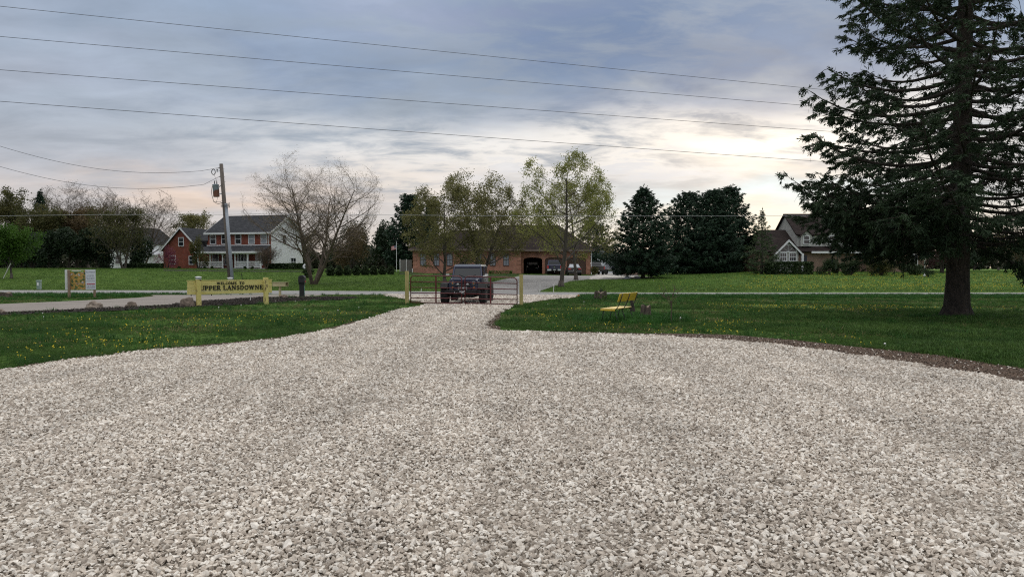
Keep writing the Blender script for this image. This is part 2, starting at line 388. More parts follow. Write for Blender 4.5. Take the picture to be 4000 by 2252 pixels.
M_road = mat('road_asphalt', (.20, .195, .19), .9, (.27, .262, .255), scale=.6, bump=.3, bscale=60, worldco=True, sv=(.3, 1, 1))
M_side = mat('side_asphalt', (.19, .165, .145), .9, (.26, .228, .20), scale=1.2, bump=.5, bscale=50, worldco=True, sv=(.35, 1, 1))
M_drive = mat('driveway_asphalt', (.17, .165, .16), .9, (.25, .24, .23), scale=.5, bump=.4, bscale=40, worldco=True)
M_conc = mat('pale_gravel_far', (.36, .34, .31), .9, (.46, .43, .39), scale=2, bump=.4, bscale=30, worldco=True)
M_mulch = mat('black_mulch', (.012, .010, .009), .95, (.035, .027, .021), scale=8, bump=1, bscale=30, worldco=True, bdist=.05)
M_dirt = mat('bare_dirt', (.055, .033, .020), .95, (.12, .075, .048), scale=3, bump=1, bscale=25, worldco=True, bdist=.04)
M_kerb = mat('pale_edging', (.4, .36, .3), .85, (.5, .45, .38), scale=5, worldco=True)

road = [(-400, 49.5)] + [tuple(gp(x, y).xy) for x, y in [(0, 1133), (800, 1134), (1500, 1137), (2000, 1140), (2600, 1143), (4000, 1143)]] + [(300, 46.0), (300, 40.8)] + \
       [tuple(gp(x, y).xy) for x, y in [(4000, 1154.5), (2600, 1154.5), (2000, 1154.5), (1500, 1151), (1150, 1149), (560, 1148), (0, 1147)]] + [(-400, 43.5)]
sheet('road', road, .010, M_road, grid=6)
side = wob(G([(560, 1152), (1300, 1150), (1180, 1159), (1020, 1162), (900, 1172), (700, 1190), (350, 1207), (0, 1224), (-600, 1246), (-600, 1200), (0, 1187), (300, 1174), (530, 1163), (600, 1157)]), 1.0, .04, 2)
sheet('side_street', side, .006, M_side, grid=4)
drive = G([(1870, 1145), (1885, 1110), (1960, 1092), (2010, 1082), (2040, 1073.5), (2310, 1077), (2345, 1065), (2400, 1062.5), (2470, 1068), (2540, 1082), (2500, 1088), (2300, 1091), (2230, 1098), (2180, 1112), (2120, 1133), (2095, 1145)])
sheet('driveway', drive, .014, M_drive, grid=3)
edge = [(2305, 1081), (2400, 1073), (2465, 1077), (2530, 1084), (2500, 1089), (2420, 1091), (2300, 1092)]
sheet('gravel_verge', wob(G(edge), 1, .1, 3), .018, M_conc, grid=3)
sheet('driveway_apron', G([(2300, 1075), (2395, 1062), (2425, 1063), (2445, 1068), (2330, 1076.5)]), .022, M_conc, grid=3)
mulch = wob(G([(0, 1226), (350, 1209), (640, 1196), (720, 1183), (900, 1171), (1010, 1163), (1120, 1165), (1290, 1160), (1400, 1163), (1330, 1172), (1180, 1176), (1060, 1184), (900, 1193), (700, 1202), (500, 1212), (300, 1221), (0, 1232), (-300, 1240), (-300, 1238)]), .3, .10, 4)
sheet('mulch_bed', mulch, .03, M_mulch, grid=1)

gl = [(-500, 1560), (0, 1455), (300, 1407), (620, 1371), (900, 1350), (1130, 1320), (1300, 1287), (1450, 1246), (1560, 1210), (1662, 1193), (1640, 1180), (1560, 1166), (1500, 1156), (1500, 1151.5)]
gr = [(2265, 1154), (2275, 1160), (2150, 1172), (2035, 1187), (1985, 1206), (1925, 1238), (1893, 1270), (1900, 1292), (1960, 1298), (2200, 1303), (2600, 1316), (3000, 1345), (3300, 1384), (3600, 1430), (4000, 1500), (4600, 1620)]
gravel_poly = wob([(-9, -3)] + G(gl) + G(gr) + [(9, -3)], .18, .12, 5)
M_gbase = mat('gravel_bed', (.22, .18, .14), .95, (.42, .37, .31), scale=22, detail=4, bump=1, bscale=60, worldco=True, bdist=.03)
sheet('gravel_drive', gravel_poly, .024, M_gbase, grid=2)
dr = [(1992, 1200), (1965, 1215), (1950, 1240), (1940, 1270), (1960, 1292), (2200, 1297), (2500, 1303), (2850, 1308), (3100, 1331), (3400, 1362), (3700, 1393), (4000, 1440), (4600, 1530), (4600, 1640), (4000, 1515), (3600, 1445), (3300, 1398), (3000, 1358), (2600, 1330), (2200, 1315), (1960, 1310), (1880, 1300), (1870, 1270), (1900, 1240), (1965, 1206)]
dirt_poly = wob(G(dr), .3, .06, 6)
sheet('dirt_edge', dirt_poly, .016, M_dirt, grid=2)
dl = [(-500, 1545), (0, 1444), (300, 1396), (620, 1362), (900, 1342), (1130, 1312), (1300, 1279), (1450, 1241), (1450, 1252), (1300, 1295), (1130, 1328), (900, 1358), (620, 1380), (300, 1417), (0, 1466), (-500, 1575)]
dirt_l = wob(G(dl), .3, .09, 8)
sheet('dirt_edge_left', dirt_l, .018, M_dirt, grid=2).name = 'dirt_edge'
sheet('planting_bed', wob(G([(1560, 1064), (1800, 1066), (2030, 1071), (2036, 1076), (1960, 1080), (1790, 1078), (1680, 1073), (1560, 1072)]), 1, .1, 7), .02, M_mulch, grid=2)
sheet('planting_bed', wob(G([(640, 1052), (790, 1054), (1060, 1056), (1190, 1056), (1180, 1062), (1020, 1062), (800, 1060), (640, 1058)]), 1, .1, 9), .02, M_mulch, grid=2)
sheet('planting_bed', wob(G([(3000, 1058), (3170, 1058), (3180, 1063), (3100, 1067), (3000, 1064)]), 1, .1, 10), .02, M_mulch, grid=2)
sheet('planting_bed', wob(G([(2400, 1083), (2540, 1081), (2572, 1084), (2520, 1088), (2420, 1089)]), 1, .08, 12), .026, M_dirt, grid=2)
# ------------------------------------------------------------------ ground cover (uncountable): crushed stone, grass, dandelions, mulch
def scatter(name, pts, rot, scl, sources, m, label, cat, seed=0):
    me = bpy.data.meshes.new(name); n = len(pts); me.vertices.add(n); me.vertices.foreach_set('co', np.asarray(pts, np.float32).ravel())
    a = me.attributes.new('rot', 'FLOAT_VECTOR', 'POINT'); a.data.foreach_set('vector', np.asarray(rot, np.float32).ravel())
    a = me.attributes.new('scl', 'FLOAT', 'POINT'); a.data.foreach_set('value', np.asarray(scl, np.float32))
    me.materials.append(m)
    o = bpy.data.objects.new(name, me); COL.objects.link(o)
    sc = bpy.data.collections.new(name + '_shapes')
    for i, s in enumerate(sources):
        s.materials.append(m); so_ = bpy.data.objects.new(name + '_piece', s); sc.objects.link(so_)
    g = bpy.data.node_groups.new(name, 'GeometryNodeTree'); g.interface.new_socket('Geometry', in_out='INPUT', socket_type='NodeSocketGeometry'); g.interface.new_socket('Geometry', in_out='OUTPUT', socket_type='NodeSocketGeometry')
    N = g.nodes; gi = N.new('NodeGroupInput'); go = N.new('NodeGroupOutput'); ip = N.new('GeometryNodeInstanceOnPoints'); ci = N.new('GeometryNodeCollectionInfo')
    ci.inputs['Collection'].default_value = sc; ci.inputs['Separate Children'].default_value = True; ci.inputs['Reset Children'].default_value = True
    ip.inputs['Pick Instance'].default_value = True
    ra = N.new('GeometryNodeInputNamedAttribute'); ra.data_type = 'FLOAT_VECTOR'; ra.inputs['Name'].default_value = 'rot'
    sa = N.new('GeometryNodeInputNamedAttribute'); sa.data_type = 'FLOAT'; sa.inputs['Name'].default_value = 'scl'
    ri = N.new('FunctionNodeRandomValue'); ri.data_type = 'INT'; ri.inputs['Max'].default_value = len(sources) - 1; ri.inputs['Seed'].default_value = seed
    L = g.links.new
    L(gi.outputs[0], ip.inputs['Points']); L(ci.outputs[0], ip.inputs['Instance']); L(ri.outputs[2], ip.inputs['Instance Index'])
    L(ra.outputs[0], ip.inputs['Rotation']); L(sa.outputs[0], ip.inputs['Scale']); L(ip.outputs[0], go.inputs[0])
    md = o.modifiers.new('scatter', 'NODES'); md.node_group = g
    return tag(o, label, cat, kind='stuff')
def jitgrid(x0, x1, y0, y1, s, rng, jit=.5):
    a, b = np.meshgrid(np.arange(x0, x1, s), np.arange(y0, y1, s)); a = a + (np.arange(a.shape[0]) % 2)[:, None] * s / 2
    a = a + rng.uniform(-jit, jit, a.shape) * s; b = b + rng.uniform(-jit, jit, b.shape) * s
    return a.ravel(), b.ravel()
def infr(x, y, m=1.6): return np.abs(x) < .735 * y + m
def rock_mesh(rng, dims, n=11, name='stone'):
    bm = bmesh.new()
    for _ in range(n):
        v = rng.normal(size=3); v /= np.linalg.norm(v); v = np.sign(v) * np.abs(v) ** .7; v *= rng.uniform(.85, 1.05)
        bm.verts.new(v * np.array(dims) / 2)
    bmesh.ops.convex_hull(bm, input=bm.verts[:]); bmesh.ops.delete(bm, geom=[v for v in bm.verts if not v.link_faces], context='VERTS')
    bmesh.ops.bevel(bm, geom=list(bm.edges), offset=min(dims) * .035, segments=1, affect='EDGES')
    me = bpy.data.meshes.new(name); bm.to_mesh(me); bm.free(); return me
rng = np.random.default_rng(5)
stones = [rock_mesh(rng, d) for d in [(.050, .038, .027), (.044, .036, .020), (.038, .033, .028), (.056, .034, .022), (.040, .028, .024), (.034, .031, .020), (.047, .041, .030), (.062, .046, .030)]]
def stone_mat(name, ca, cb, cc):
    m = bpy.data.materials.new(name); m.use_nodes = True; t = m.node_tree; p = t.nodes['Principled BSDF']; p.inputs['Roughness'].default_value = .88; p.inputs['Specular IOR Level'].default_value = .25
    oi = t.nodes.new('ShaderNodeObjectInfo'); r = t.nodes.new('ShaderNodeValToRGB'); el_ = r.color_ramp.elements
    t.links.new(oi.outputs['Random'], r.inputs[0])
    el_[0].position = 0; el_[0].color = (*ca, 1); el_[1].position = 1; el_[1].color = (*cc, 1)
    for pz, c in ((.15, ca), (.5, cb), (.8, cc)):
        e = el_.new(pz); e.color = (*c, 1)
    tcn = t.nodes.new('ShaderNodeTexCoord'); nz = t.nodes.new('ShaderNodeTexNoise'); nz.inputs['Scale'].default_value = 70; nz.inputs['Detail'].default_value = 5; t.links.new(tcn.outputs['Object'], nz.inputs[0])
    g = t.nodes.new('ShaderNodeNewGeometry'); nb = t.nodes.new('ShaderNodeTexNoise'); nb.inputs['Scale'].default_value = .55; nb.inputs['Detail'].default_value = 6; t.links.new(g.outputs['Position'], nb.inputs[0])
    q = t.nodes.new('ShaderNodeMapRange'); q.inputs[1].default_value = .3; q.inputs[2].default_value = .7; q.inputs[3].default_value = .72; q.inputs[4].default_value = 1.18; t.links.new(nz.outputs['Fac'], q.inputs[0])
    q2 = t.nodes.new('ShaderNodeMapRange'); q2.inputs[1].default_value = .35; q2.inputs[2].default_value = .65; q2.inputs[3].default_value = .90; q2.inputs[4].default_value = 1.08; t.links.new(nb.outputs['Fac'], q2.inputs[0])
    # wheel tracks: paler, dust-packed streaks along the drive
    mpt = t.nodes.new('ShaderNodeMapping'); mpt.inputs['Scale'].default_value = (1.5, .07, 1); t.links.new(g.outputs['Position'], mpt.inputs[0]); nt = t.nodes.new('ShaderNodeTexNoise'); nt.inputs['Scale'].default_value = 1; nt.inputs['Detail'].default_value = 4; t.links.new(mpt.outputs[0], nt.inputs[0])
    q3 = t.nodes.new('ShaderNodeMapRange'); q3.inputs[1].default_value = .38; q3.inputs[2].default_value = .62; q3.inputs[3].default_value = .93; q3.inputs[4].default_value = 1.08; t.links.new(nt.outputs['Fac'], q3.inputs[0])
    u = t.nodes.new('ShaderNodeMath'); u.operation = 'MULTIPLY'; t.links.new(q.outputs[0], u.inputs[0]); t.links.new(q2.outputs[0], u.inputs[1]); u2 = t.nodes.new('ShaderNodeMath'); u2.operation = 'MULTIPLY'; t.links.new(u.outputs[0], u2.inputs[0]); t.links.new(q3.outputs[0], u2.inputs[1]); u = u2
    v = t.nodes.new('ShaderNodeVectorMath'); v.operation = 'SCALE'; t.links.new(r.outputs[0], v.inputs[0]); t.links.new(u.outputs[0], v.inputs['Scale']); t.links.new(v.outputs[0], p.inputs['Base Color'])
    b = t.nodes.new('ShaderNodeBump'); b.inputs['Strength'].default_value = .5; b.inputs['Distance'].default_value = .004; t.links.new(nz.outputs['Fac'], b.inputs['Height']); t.links.new(b.outputs[0], p.inputs['Normal'])
    return m
M_stone = stone_mat('crushed_limestone', (.42, .36, .30), (.60, .53, .45), (.75, .695, .62))
bands = [(1.8, 7, .0235, .75), (7, 12, .027, .83), (12, 21, .037, 1.08), (21, 45, .056, 1.45)]
PX, PS = [], []
for y0, y1, s, sc in bands:
    a, b = jitgrid(-30, 32, y0, y1, s, rng); k = infr(a, b); a, b = a[k], b[k]; k = inpoly(a, b, gravel_poly); a, b = a[k], b[k]
    z = .034 + .012 * np.sin(a * 2.1 + b) * np.sin(b * 1.7) + rng.uniform(-.006, .010, len(a))
    PX.append(np.stack([a, b, z], -1)); sz = sc * rng.lognormal(0, .33, len(a)); PS.append(np.clip(sz, .5 * sc, 1.9 * sc))
# strays that rolled over the edge onto dirt and grass
a, b = jitgrid(-30, 32, 4, 40, .16, rng); k = infr(a, b) & ~inpoly(a, b, gravel_poly) & (inpoly(a, b, dirt_poly) | inpoly(a, b, dirt_l)) & (rng.random(len(a)) < .55); a, b = a[k], b[k]
PX.append(np.stack([a, b, np.full(len(a), .022)], -1)); PS.append(rng.uniform(.5, 1.1, len(a)))
PX = np.concatenate(PX); PS = np.concatenate(PS)
ro = np.stack([rng.normal(0, .5, len(PX)), rng.normal(0, .5, len(PX)), rng.uniform(0, 6.28, len(PX))], -1)
scatter('gravel', PX, ro, PS, stones, M_stone, 'pale crushed limestone gravel covering the drive in the foreground', 'gravel', 1)
print('stones', len(PX))
# small chips of bark and soil
M_chip = mat('dark_chips', (.014, .011, .009), .95, (.05, .036, .026), scale=9, rand=.6)
M_clod = mat('soil_clods', (.055, .038, .026), .95, (.12, .082, .056), scale=9, rand=.5)
chips = [rock_mesh(rng, d, 9, 'chip') for d in [(.10, .03, .02), (.07, .05, .03), (.12, .04, .02)]]
a, b = jitgrid(-30, 10, 24, 41, .085, rng); k = infr(a, b) & inpoly(a, b, mulch); a, b = a[k], b[k]
scatter('mulch', np.stack([a, b, np.full(len(a), .03) + rng.uniform(0, .05, len(a))], -1), np.stack([rng.normal(0, .3, len(a)), rng.normal(0, .3, len(a)), rng.uniform(0, 6.28, len(a))], -1), rng.uniform(.6, 1.4, len(a)), chips, M_chip, 'dark bark mulch spread under the yellow welcome sign', 'mulch', 2)
a, b = jitgrid(-12, 22, 7, 36, .075, rng); k = infr(a, b) & (inpoly(a, b, dirt_poly) | inpoly(a, b, dirt_l)) & ~inpoly(a, b, gravel_poly); a, b = a[k], b[k]
scatter('soil', np.stack([a, b, np.full(len(a), .022)], -1), rng.normal(0, 1, (len(a), 3)), rng.uniform(.3, .9, len(a)), [rock_mesh(rng, (.05, .04, .03), 10, 'clod') for _ in range(3)], M_clod, 'loose brown soil along the gravel edge', 'soil', 3)

def tuft(rng, n, h, spread, w=.004, lean=.5, name='tuft'):
    V, Fc = [], []
    for i in range(n):
        bx, by = rng.normal(0, spread, 2); a = rng.uniform(0, 6.283); hh = h * rng.uniform(.45, 1.15); l = abs(rng.normal(0, lean)) * hh
        dx, dy = math.cos(a), math.sin(a); wx, wy = -dy * w, dx * w; k = len(V)
        V += [(bx - wx, by - wy, -.01), (bx + wx, by + wy, -.01), (bx + dx * l * .35 + wx * .8, by + dy * l * .35 + wy * .8, hh * .6), (bx + dx * l * .35 - wx * .8, by + dy * l * .35 - wy * .8, hh * .6), (bx + dx * l, by + dy * l, hh)]
        Fc += [(k, k + 1, k + 2, k + 3), (k + 3, k + 2, k + 4)]
    me = bpy.data.meshes.new(name); me.from_pydata(V, [], Fc); me.update(); return me
def grass_mat(name, a, b, tr=.35):
    m = mat(name, a, .6, b, scale=.7, detail=5, lo=.3, hi=.7, rand=.35, trans=tr, spec=.2, worldco=True); return m
M_g1 = grass_mat('grass_blades', (.038, .090, .020), (.090, .155, .036))
M_g2 = grass_mat('tall_grass_blades', (.026, .085, .018), (.050, .135, .026))
inany = lambda a, b: inpoly(a, b, gravel_poly) | inpoly(a, b, road) | inpoly(a, b, side)
def lawnpts(x0, x1, y0, y1, s, extra=None):
    a, b = jitgrid(x0, x1, y0, y1, s, rng); k = infr(a, b); a, b = a[k], b[k]
    k = ~inany(a, b) & ~inpoly(a, b, mulch) & ~inpoly(a, b, dirt_poly)
    k &= ~(inpoly(a, b, dirt_l) & (rng.random(len(a)) < .5))
    if extra is not None: k &= extra(a, b)
    return a[k], b[k]
tufts = [tuft(rng, 34, .055, .055) for _ in range(4)]
PX = []
for y0, y1, s in ((6, 16, .075), (16, 26, .10), (26, 41.5, .16)):
    a, b = lawnpts(-34, 32, y0, y1, s); PX.append(np.stack([a, b, np.zeros(len(a))], -1))
PX = np.concatenate(PX); n = len(PX)
hs = .8 + .5 * np.clip(np.sin(PX[:, 0] * .9 + 1.3 * np.sin(PX[:, 1] * .7)) + np.sin(PX[:, 1] * 1.3 + PX[:, 0] * .37), -1, 1.5)
hs = np.clip(hs, .5, 1.3) * (1 - .25 * (PX[:, 0] < 0))
hs *= 1 + .5 * (np.abs(PX[:, 0] - 14) < 6) * (PX[:, 1] < 24)
scatter('lawn_grass', PX, np.stack([rng.normal(0, .1, n), rng.normal(0, .1, n), rng.uniform(0, 6.28, n)], -1), hs * rng.uniform(.7, 1.3, n), tufts, M_g1, 'short green grass with dandelions on both sides of the gravel', 'grass', 4)
print('grass', n)
tall = [tuft(rng, 26, .145, .07, .005, .6, 'tall_tuft') for _ in range(4)]
# longer grass: round the bench, along the road edge, at the trunk and posts
def tz(a, b):
    d = np.minimum.reduce([np.hypot(a - cx, b - cy) / r for cx, cy, r in TALL]) if TALL else np.full(a.shape, 9.)
    road_edge = (b > 37.2) & (b < 40.6) & (a > 3.5)
    isl = (b > 38) & (a < -18) & (b < 43)
    q = rng.random(a.shape)
    return ((d < 1) & (q < .8)) | road_edge & (q < .8) | isl & (q < .35) | (q < .035)
bn = gp(2440, 1248); TALL = [(bn.x, bn.y, 1.9), (bn.x + .9, bn.y + .9, 1.2), (gp(3735, 1245).x, gp(3735, 1245).y, 1.3), (gp(2345, 1172).x, gp(2345, 1172).y, 1.0), (gp(2600, 1250).x, gp(2600, 1250).y, 1.0)] + [(gp(x, y).x, gp(x, y).y, .28) for x, y in ((775, 1197), (1038, 1188), (1590, 1190), (2037, 1197))]
a1, b1 = lawnpts(-34, 32, 8, 34, .17, tz); a2, b2 = lawnpts(-34, 32, 34, 43.4, .13, tz)
a, b = np.concatenate([a1, a2]), np.concatenate([b1, b2]); n = len(a)
scatter('long_grass', np.stack([a, b, np.zeros(n)], -1), np.stack([rng.normal(0, .12, n), rng.normal(0, .12, n), rng.uniform(0, 6.28, n)], -1), rng.uniform(.6, 1.35, n), tall, M_g2, 'longer unmown grass around the bench and along the road', 'grass', 5)
print('tall', n)
# mown lawn across the road
a, b = jitgrid(-85, 85, 46.5, 104, .38, rng); k = infr(a, b, 3); a, b = a[k], b[k]; k = ~inpoly(a, b, road) & ~inpoly(a, b, drive); a, b = a[k], b[k]; n = len(a)
far_t = [tuft(rng, 26, .06, .16, .007, .7, 'mown_tuft') for _ in range(3)]
scatter('mown_grass', np.stack([a, b, hgt(a, b)], -1), np.stack([rng.normal(0, .1, n), rng.normal(0, .1, n), rng.uniform(0, 6.28, n)], -1), rng.uniform(.5, 1.5, n), far_t, grass_mat('mown_blades', (.052, .115, .022), (.115, .180, .038)), 'mown lawn grass beyond the road', 'grass', 8)
# last year's dry blades and bare thin patches
a, b = lawnpts(-34, 32, 6, 41, .22, lambda a, b: (np.sin(a * 1.1 + 2 * np.sin(b * .6)) + np.sin(b * 1.7 + a * .5) + rng.normal(0, .6, a.shape)) > .9); n = len(a)
scatter('dry_grass', np.stack([a, b, np.zeros(n)], -1), np.stack([rng.normal(0, .2, n), rng.normal(0, .2, n), rng.uniform(0, 6.28, n)], -1), rng.uniform(.7, 1.3, n), [tuft(rng, 12, .05, .09, .004, 1.2, 'dry_tuft') for _ in range(3)], grass_mat('dry_blades', (.13, .12, .045), (.24, .20, .10)), 'dry straw coloured blades among the green grass', 'grass', 9)
M_seed = mat('seed_head_white', (.62, .62, .58), .8)
P_ = [gp(x, y) for x, y in ((855, 1212), (942, 1203), (1190, 1215), (1077, 1184), (1153, 1184), (168, 1232), (170, 1248), (1400, 1210), (2552, 1100), (2655, 1255), (3460, 1363), (2140, 1195), (2280, 1190), (1320, 1225))]
def clock(h):
    b = MB(); b.tube([(0, 0, 0), (.01, 0, h)], .003, 4, False); bm = bmesh.new(); bmesh.ops.create_icosphere(bm, subdivisions=2, radius=.028, matrix=Matrix.Translation((.01, 0, h + .02))); k = len(b.v); b.v += [tuple(v.co) for v in bm.verts]; b.f += [tuple(k + v.index for v in f.verts) for f in bm.faces]; bm.free()
    me = bpy.data.meshes.new('seed_head'); me.from_pydata(b.v, [], b.f); me.update(); return me
n = len(P_); scatter('dandelion_clocks', np.array([p[:] for p in P_]), rng.normal(0, .1, (n, 3)), rng.uniform(.5, .85, n), [clock(.12), clock(.17)], M_seed, 'white dandelion seed heads standing in the grass', 'dandelions', 10)
# dandelions
M_dand = mat('dandelion_yellow', (.74, .56, .03), .6, (.82, .68, .06), scale=30, rand=.15)
def dand(rng, h):
    b = MB(); b.tube([(0, 0, 0), (.004, 0, h)], .003, 4, False)
    for k in range(3): b.lathe([(.002, h - .004), (.017 - k * .003, h + .002 + k * .004), (.018 - k * .005, h + .008 + k * .004)], n=8)
    me = bpy.data.meshes.new('dandelion'); me.from_pydata(b.v, [], b.f); me.update(); return me
dm = [dand(rng, h) for h in (.04, .055, .07)]
def dclump(x0, x1, y0, y1, n, sig=.5, k=3):
    out = []
    for _ in range(n):
        c = gp(rng.uniform(x0, x1), rng.uniform(y0, y1)); m_ = rng.poisson(k) + 1
        for _ in range(m_): out.append((c.x + rng.normal(0, sig), c.y + rng.normal(0, sig)))
    return out
P = dclump(350, 1250, 1222, 1262, 36) + dclump(500, 900, 1262, 1310, 12, .3) + dclump(50, 700, 1280, 1400, 22, .3, 4) + dclump(1100, 1560, 1215, 1262, 14, .4, 4) + dclump(300, 1000, 1215, 1350, 14, .5, 3) \
  + dclump(2060, 2330, 1205, 1250, 24, .4, 5) + dclump(2050, 2700, 1250, 1300, 22, .35, 3) + dclump(2850, 3500, 1190, 1215, 60, .6, 8) + dclump(3500, 4000, 1195, 1210, 12, .6, 5) + dclump(2600, 3000, 1255, 1305, 18, .35, 5) + dclump(3000, 3500, 1310, 1350, 7, .3, 3) + dclump(0, 500, 1150, 1160, 14, .5, 6) + dclump(2700, 3300, 1165, 1190, 10, .6, 3)
P = np.array(P); k = ~inany(P[:, 0], P[:, 1]) & ~inpoly(P[:, 0], P[:, 1], mulch) & ~inpoly(P[:, 0], P[:, 1], dirt_poly); P = P[k]; n = len(P)
scatter('dandelions', np.stack([P[:, 0], P[:, 1], np.zeros(n)], -1), np.stack([rng.normal(0, .25, n), rng.normal(0, .25, n), rng.uniform(0, 6.28, n)], -1), rng.uniform(.55, .95, n), dm, M_dand, 'yellow dandelions dotted through the grass', 'dandelions', 6)
# dandelions in the field across the road
P = []
for _ in range(330):
    px_, py_ = rng.uniform(2950, 4000), rng.choice([rng.normal(1118, 5), rng.normal(1090, 9), rng.normal(1075, 5), rng.uniform(1068, 1138)]); c = gp(px_, min(max(py_, 1067), 1140))
    for _ in range(3 + rng.poisson(3)): P.append((c.x + rng.normal(0, 1.2), c.y + rng.normal(0, .5)))
for _ in range(60):
    c = gp(rng.uniform(2550, 3000), rng.uniform(1090, 1138)); P.append((c.x, c.y))
P = np.array(P); P = P[P[:, 1] > 46.5]; n = len(P)
scatter('field_dandelions', np.stack([P[:, 0], P[:, 1], hgt(P[:, 0], P[:, 1]) + .02], -1), rng.normal(0, .35, (n, 3)), rng.uniform(.8, 1.5, n), dm, M_dand, 'yellow dandelions spread across the field beyond the road', 'dandelions', 7)
# ------------------------------------------------------------------ trees
def rotv(d, ang, az):
    a = d.orthogonal().normalized(); b = d.cross(a)
    return (d * math.cos(ang) + (a * math.cos(az) + b * math.sin(az)) * math.sin(ang)).normalized()
MINR = [.005]
def grow(tubes, tips, p, d, L, r, lvl, spec, rg):
    s = spec[lvl]; n = s.get('seg', 4); w = s.get('wob', .12); up = s.get('up', .05); tp = s.get('taper', .35)
    pts, rs, ds = [p.copy()], [r], [d.copy()]
    for i in range(n):
        d = (d + Vector((rg.gauss(0, w), rg.gauss(0, w), rg.gauss(0, w) + up))).normalized()
        p = p + d * (L / n); pts.append(p.copy()); rs.append(r * (1 - (i + 1) / n * (1 - tp))); ds.append(d.copy())
    tubes.append((pts, rs, s.get('sides', 4)))
    if lvl + 1 < len(spec):
        nx = spec[lvl + 1]; k = nx['n']; k = k if isinstance(k, int) else rg.randint(*k); st = nx.get('start', .25); a0 = rg.uniform(0, 6.28)
        for j in range(k):
            t = st + (1 - st) * (j + rg.random() * .8) / k; f = min(t * n, n - .001); i = int(f); q = pts[i].lerp(pts[i + 1], f - i)
            e = nx.get('env'); l = L * nx['len'] * rg.uniform(.75, 1.2) * (e(t) if e else 1 - nx.get('fall', .5) * t)
            grow(tubes, tips, q, rotv(ds[i], R(nx['ang']) * rg.uniform(.75, 1.25), a0 + j * 2.4 + rg.uniform(-.4, .4)), l, max(MINR[0], min(rs[i] * .9, rs[i] * nx.get('rr', .55))), lvl + 1, spec, rg)
    if lvl >= len(spec) - 2:
        for i in range(1, len(pts)):
            tips.append((pts[i], ds[i]))
def tubemesh(tubes):
    b = MB()
    for pts, rs, k in tubes: b.tube(pts, rs, k, cap=False)
    me = bpy.data.meshes.new('wood'); me.from_pydata(b.v, [], b.f); me.update(); me.shade_smooth(); return me
def leafmesh(C, size, rg, aspect=.55, flat=.0):
    C = np.asarray(C, float); n = len(C); a = rg.normal(size=(n, 3)); a /= np.linalg.norm(a, axis=1)[:, None]
    b = rg.normal(size=(n, 3)); b -= (a * b).sum(1)[:, None] * a; b /= np.linalg.norm(b, axis=1)[:, None]
    s = (size * rg.uniform(.6, 1.35, n))[:, None]
    V = np.stack([C - a * s, C + b * s * aspect, C + a * s, C - b * s * aspect], 1).reshape(-1, 3)
    return npmesh('leaves', V, np.arange(4 * n).reshape(n, 4))
def leafmat(name, a, b, tr=.3, scale=.6):
    return mat(name, a, .65, b, scale=scale, detail=7, lo=.32, hi=.68, trans=tr, spec=.25, coords='Object')
M_bark = mat('grey_brown_bark', (.055, .045, .037), .95, (.11, .095, .08), scale=5, sv=(1, 1, .25), bump=.9, bscale=22, bdist=.03)
M_barkd = mat('dark_bark', (.028, .022, .018), .95, (.060, .048, .038), scale=7, sv=(1, 1, .35), bump=1, bscale=16, bdist=.04)
M_bud = mat('birch_bark', (.075, .056, .042), .9, (.14, .105, .08), scale=5)
M_twig = mat('brown_twigs', (.065, .048, .036), .9, (.12, .085, .062), scale=1)
L_pear = leafmat('young_pear_leaves', (.15, .165, .035), (.32, .33, .10), .4)
L_pear2 = leafmat('olive_pear_leaves', (.11, .11, .038), (.24, .225, .09), .35)
L_bud = leafmat('pale_buds', (.20, .15, .08), (.30, .25, .14), .3)
L_olive = leafmat('olive_leaves', (.045, .055, .018), (.13, .12, .04), .3)
L_brown = leafmat('bronze_buds', (.080, .055, .028), (.14, .10, .046), .3)
L_russet = leafmat('russet_buds', (.095, .08, .06), (.16, .135, .10), .3)
L_green = leafmat('fresh_green_leaves', (.040, .095, .012), (.085, .17, .025), .35)
L_dark = leafmat('dark_evergreen_leaves', (.014, .026, .014), (.030, .052, .022), .1)
L_hedge = leafmat('hedge_leaves', (.018, .035, .012), (.040, .065, .022), .15)
L_purple = leafmat('redbud_blossom', (.14, .035, .06), (.26, .08, .12), .3)
L_lilac = leafmat('creeping_phlox_flowers', (.50, .36, .62), (.66, .52, .76), .2, 4)
L_spruce = leafmat('spruce_needles', (.012, .030, .018), (.028, .060, .030), .08, 1.0)
L_near = leafmat('near_spruce_needles', (.018, .034, .018), (.048, .080, .036), .12, 1.4)
L_thin = leafmat('pale_conifer_needles', (.035, .062, .028), (.075, .105, .045), .2, 1.0)
LM = 1.9
def oval(u): return (max(0, u - .06) / .32) ** .55 if u < .38 else math.sqrt(max(0, 1 - ((u - .38) / .63) ** 2.3))
def dome(u): return .12 + .88 * (u / .58) ** .75 if u < .58 else math.sqrt(max(0, 1 - ((u - .58) / .44) ** 2.4))
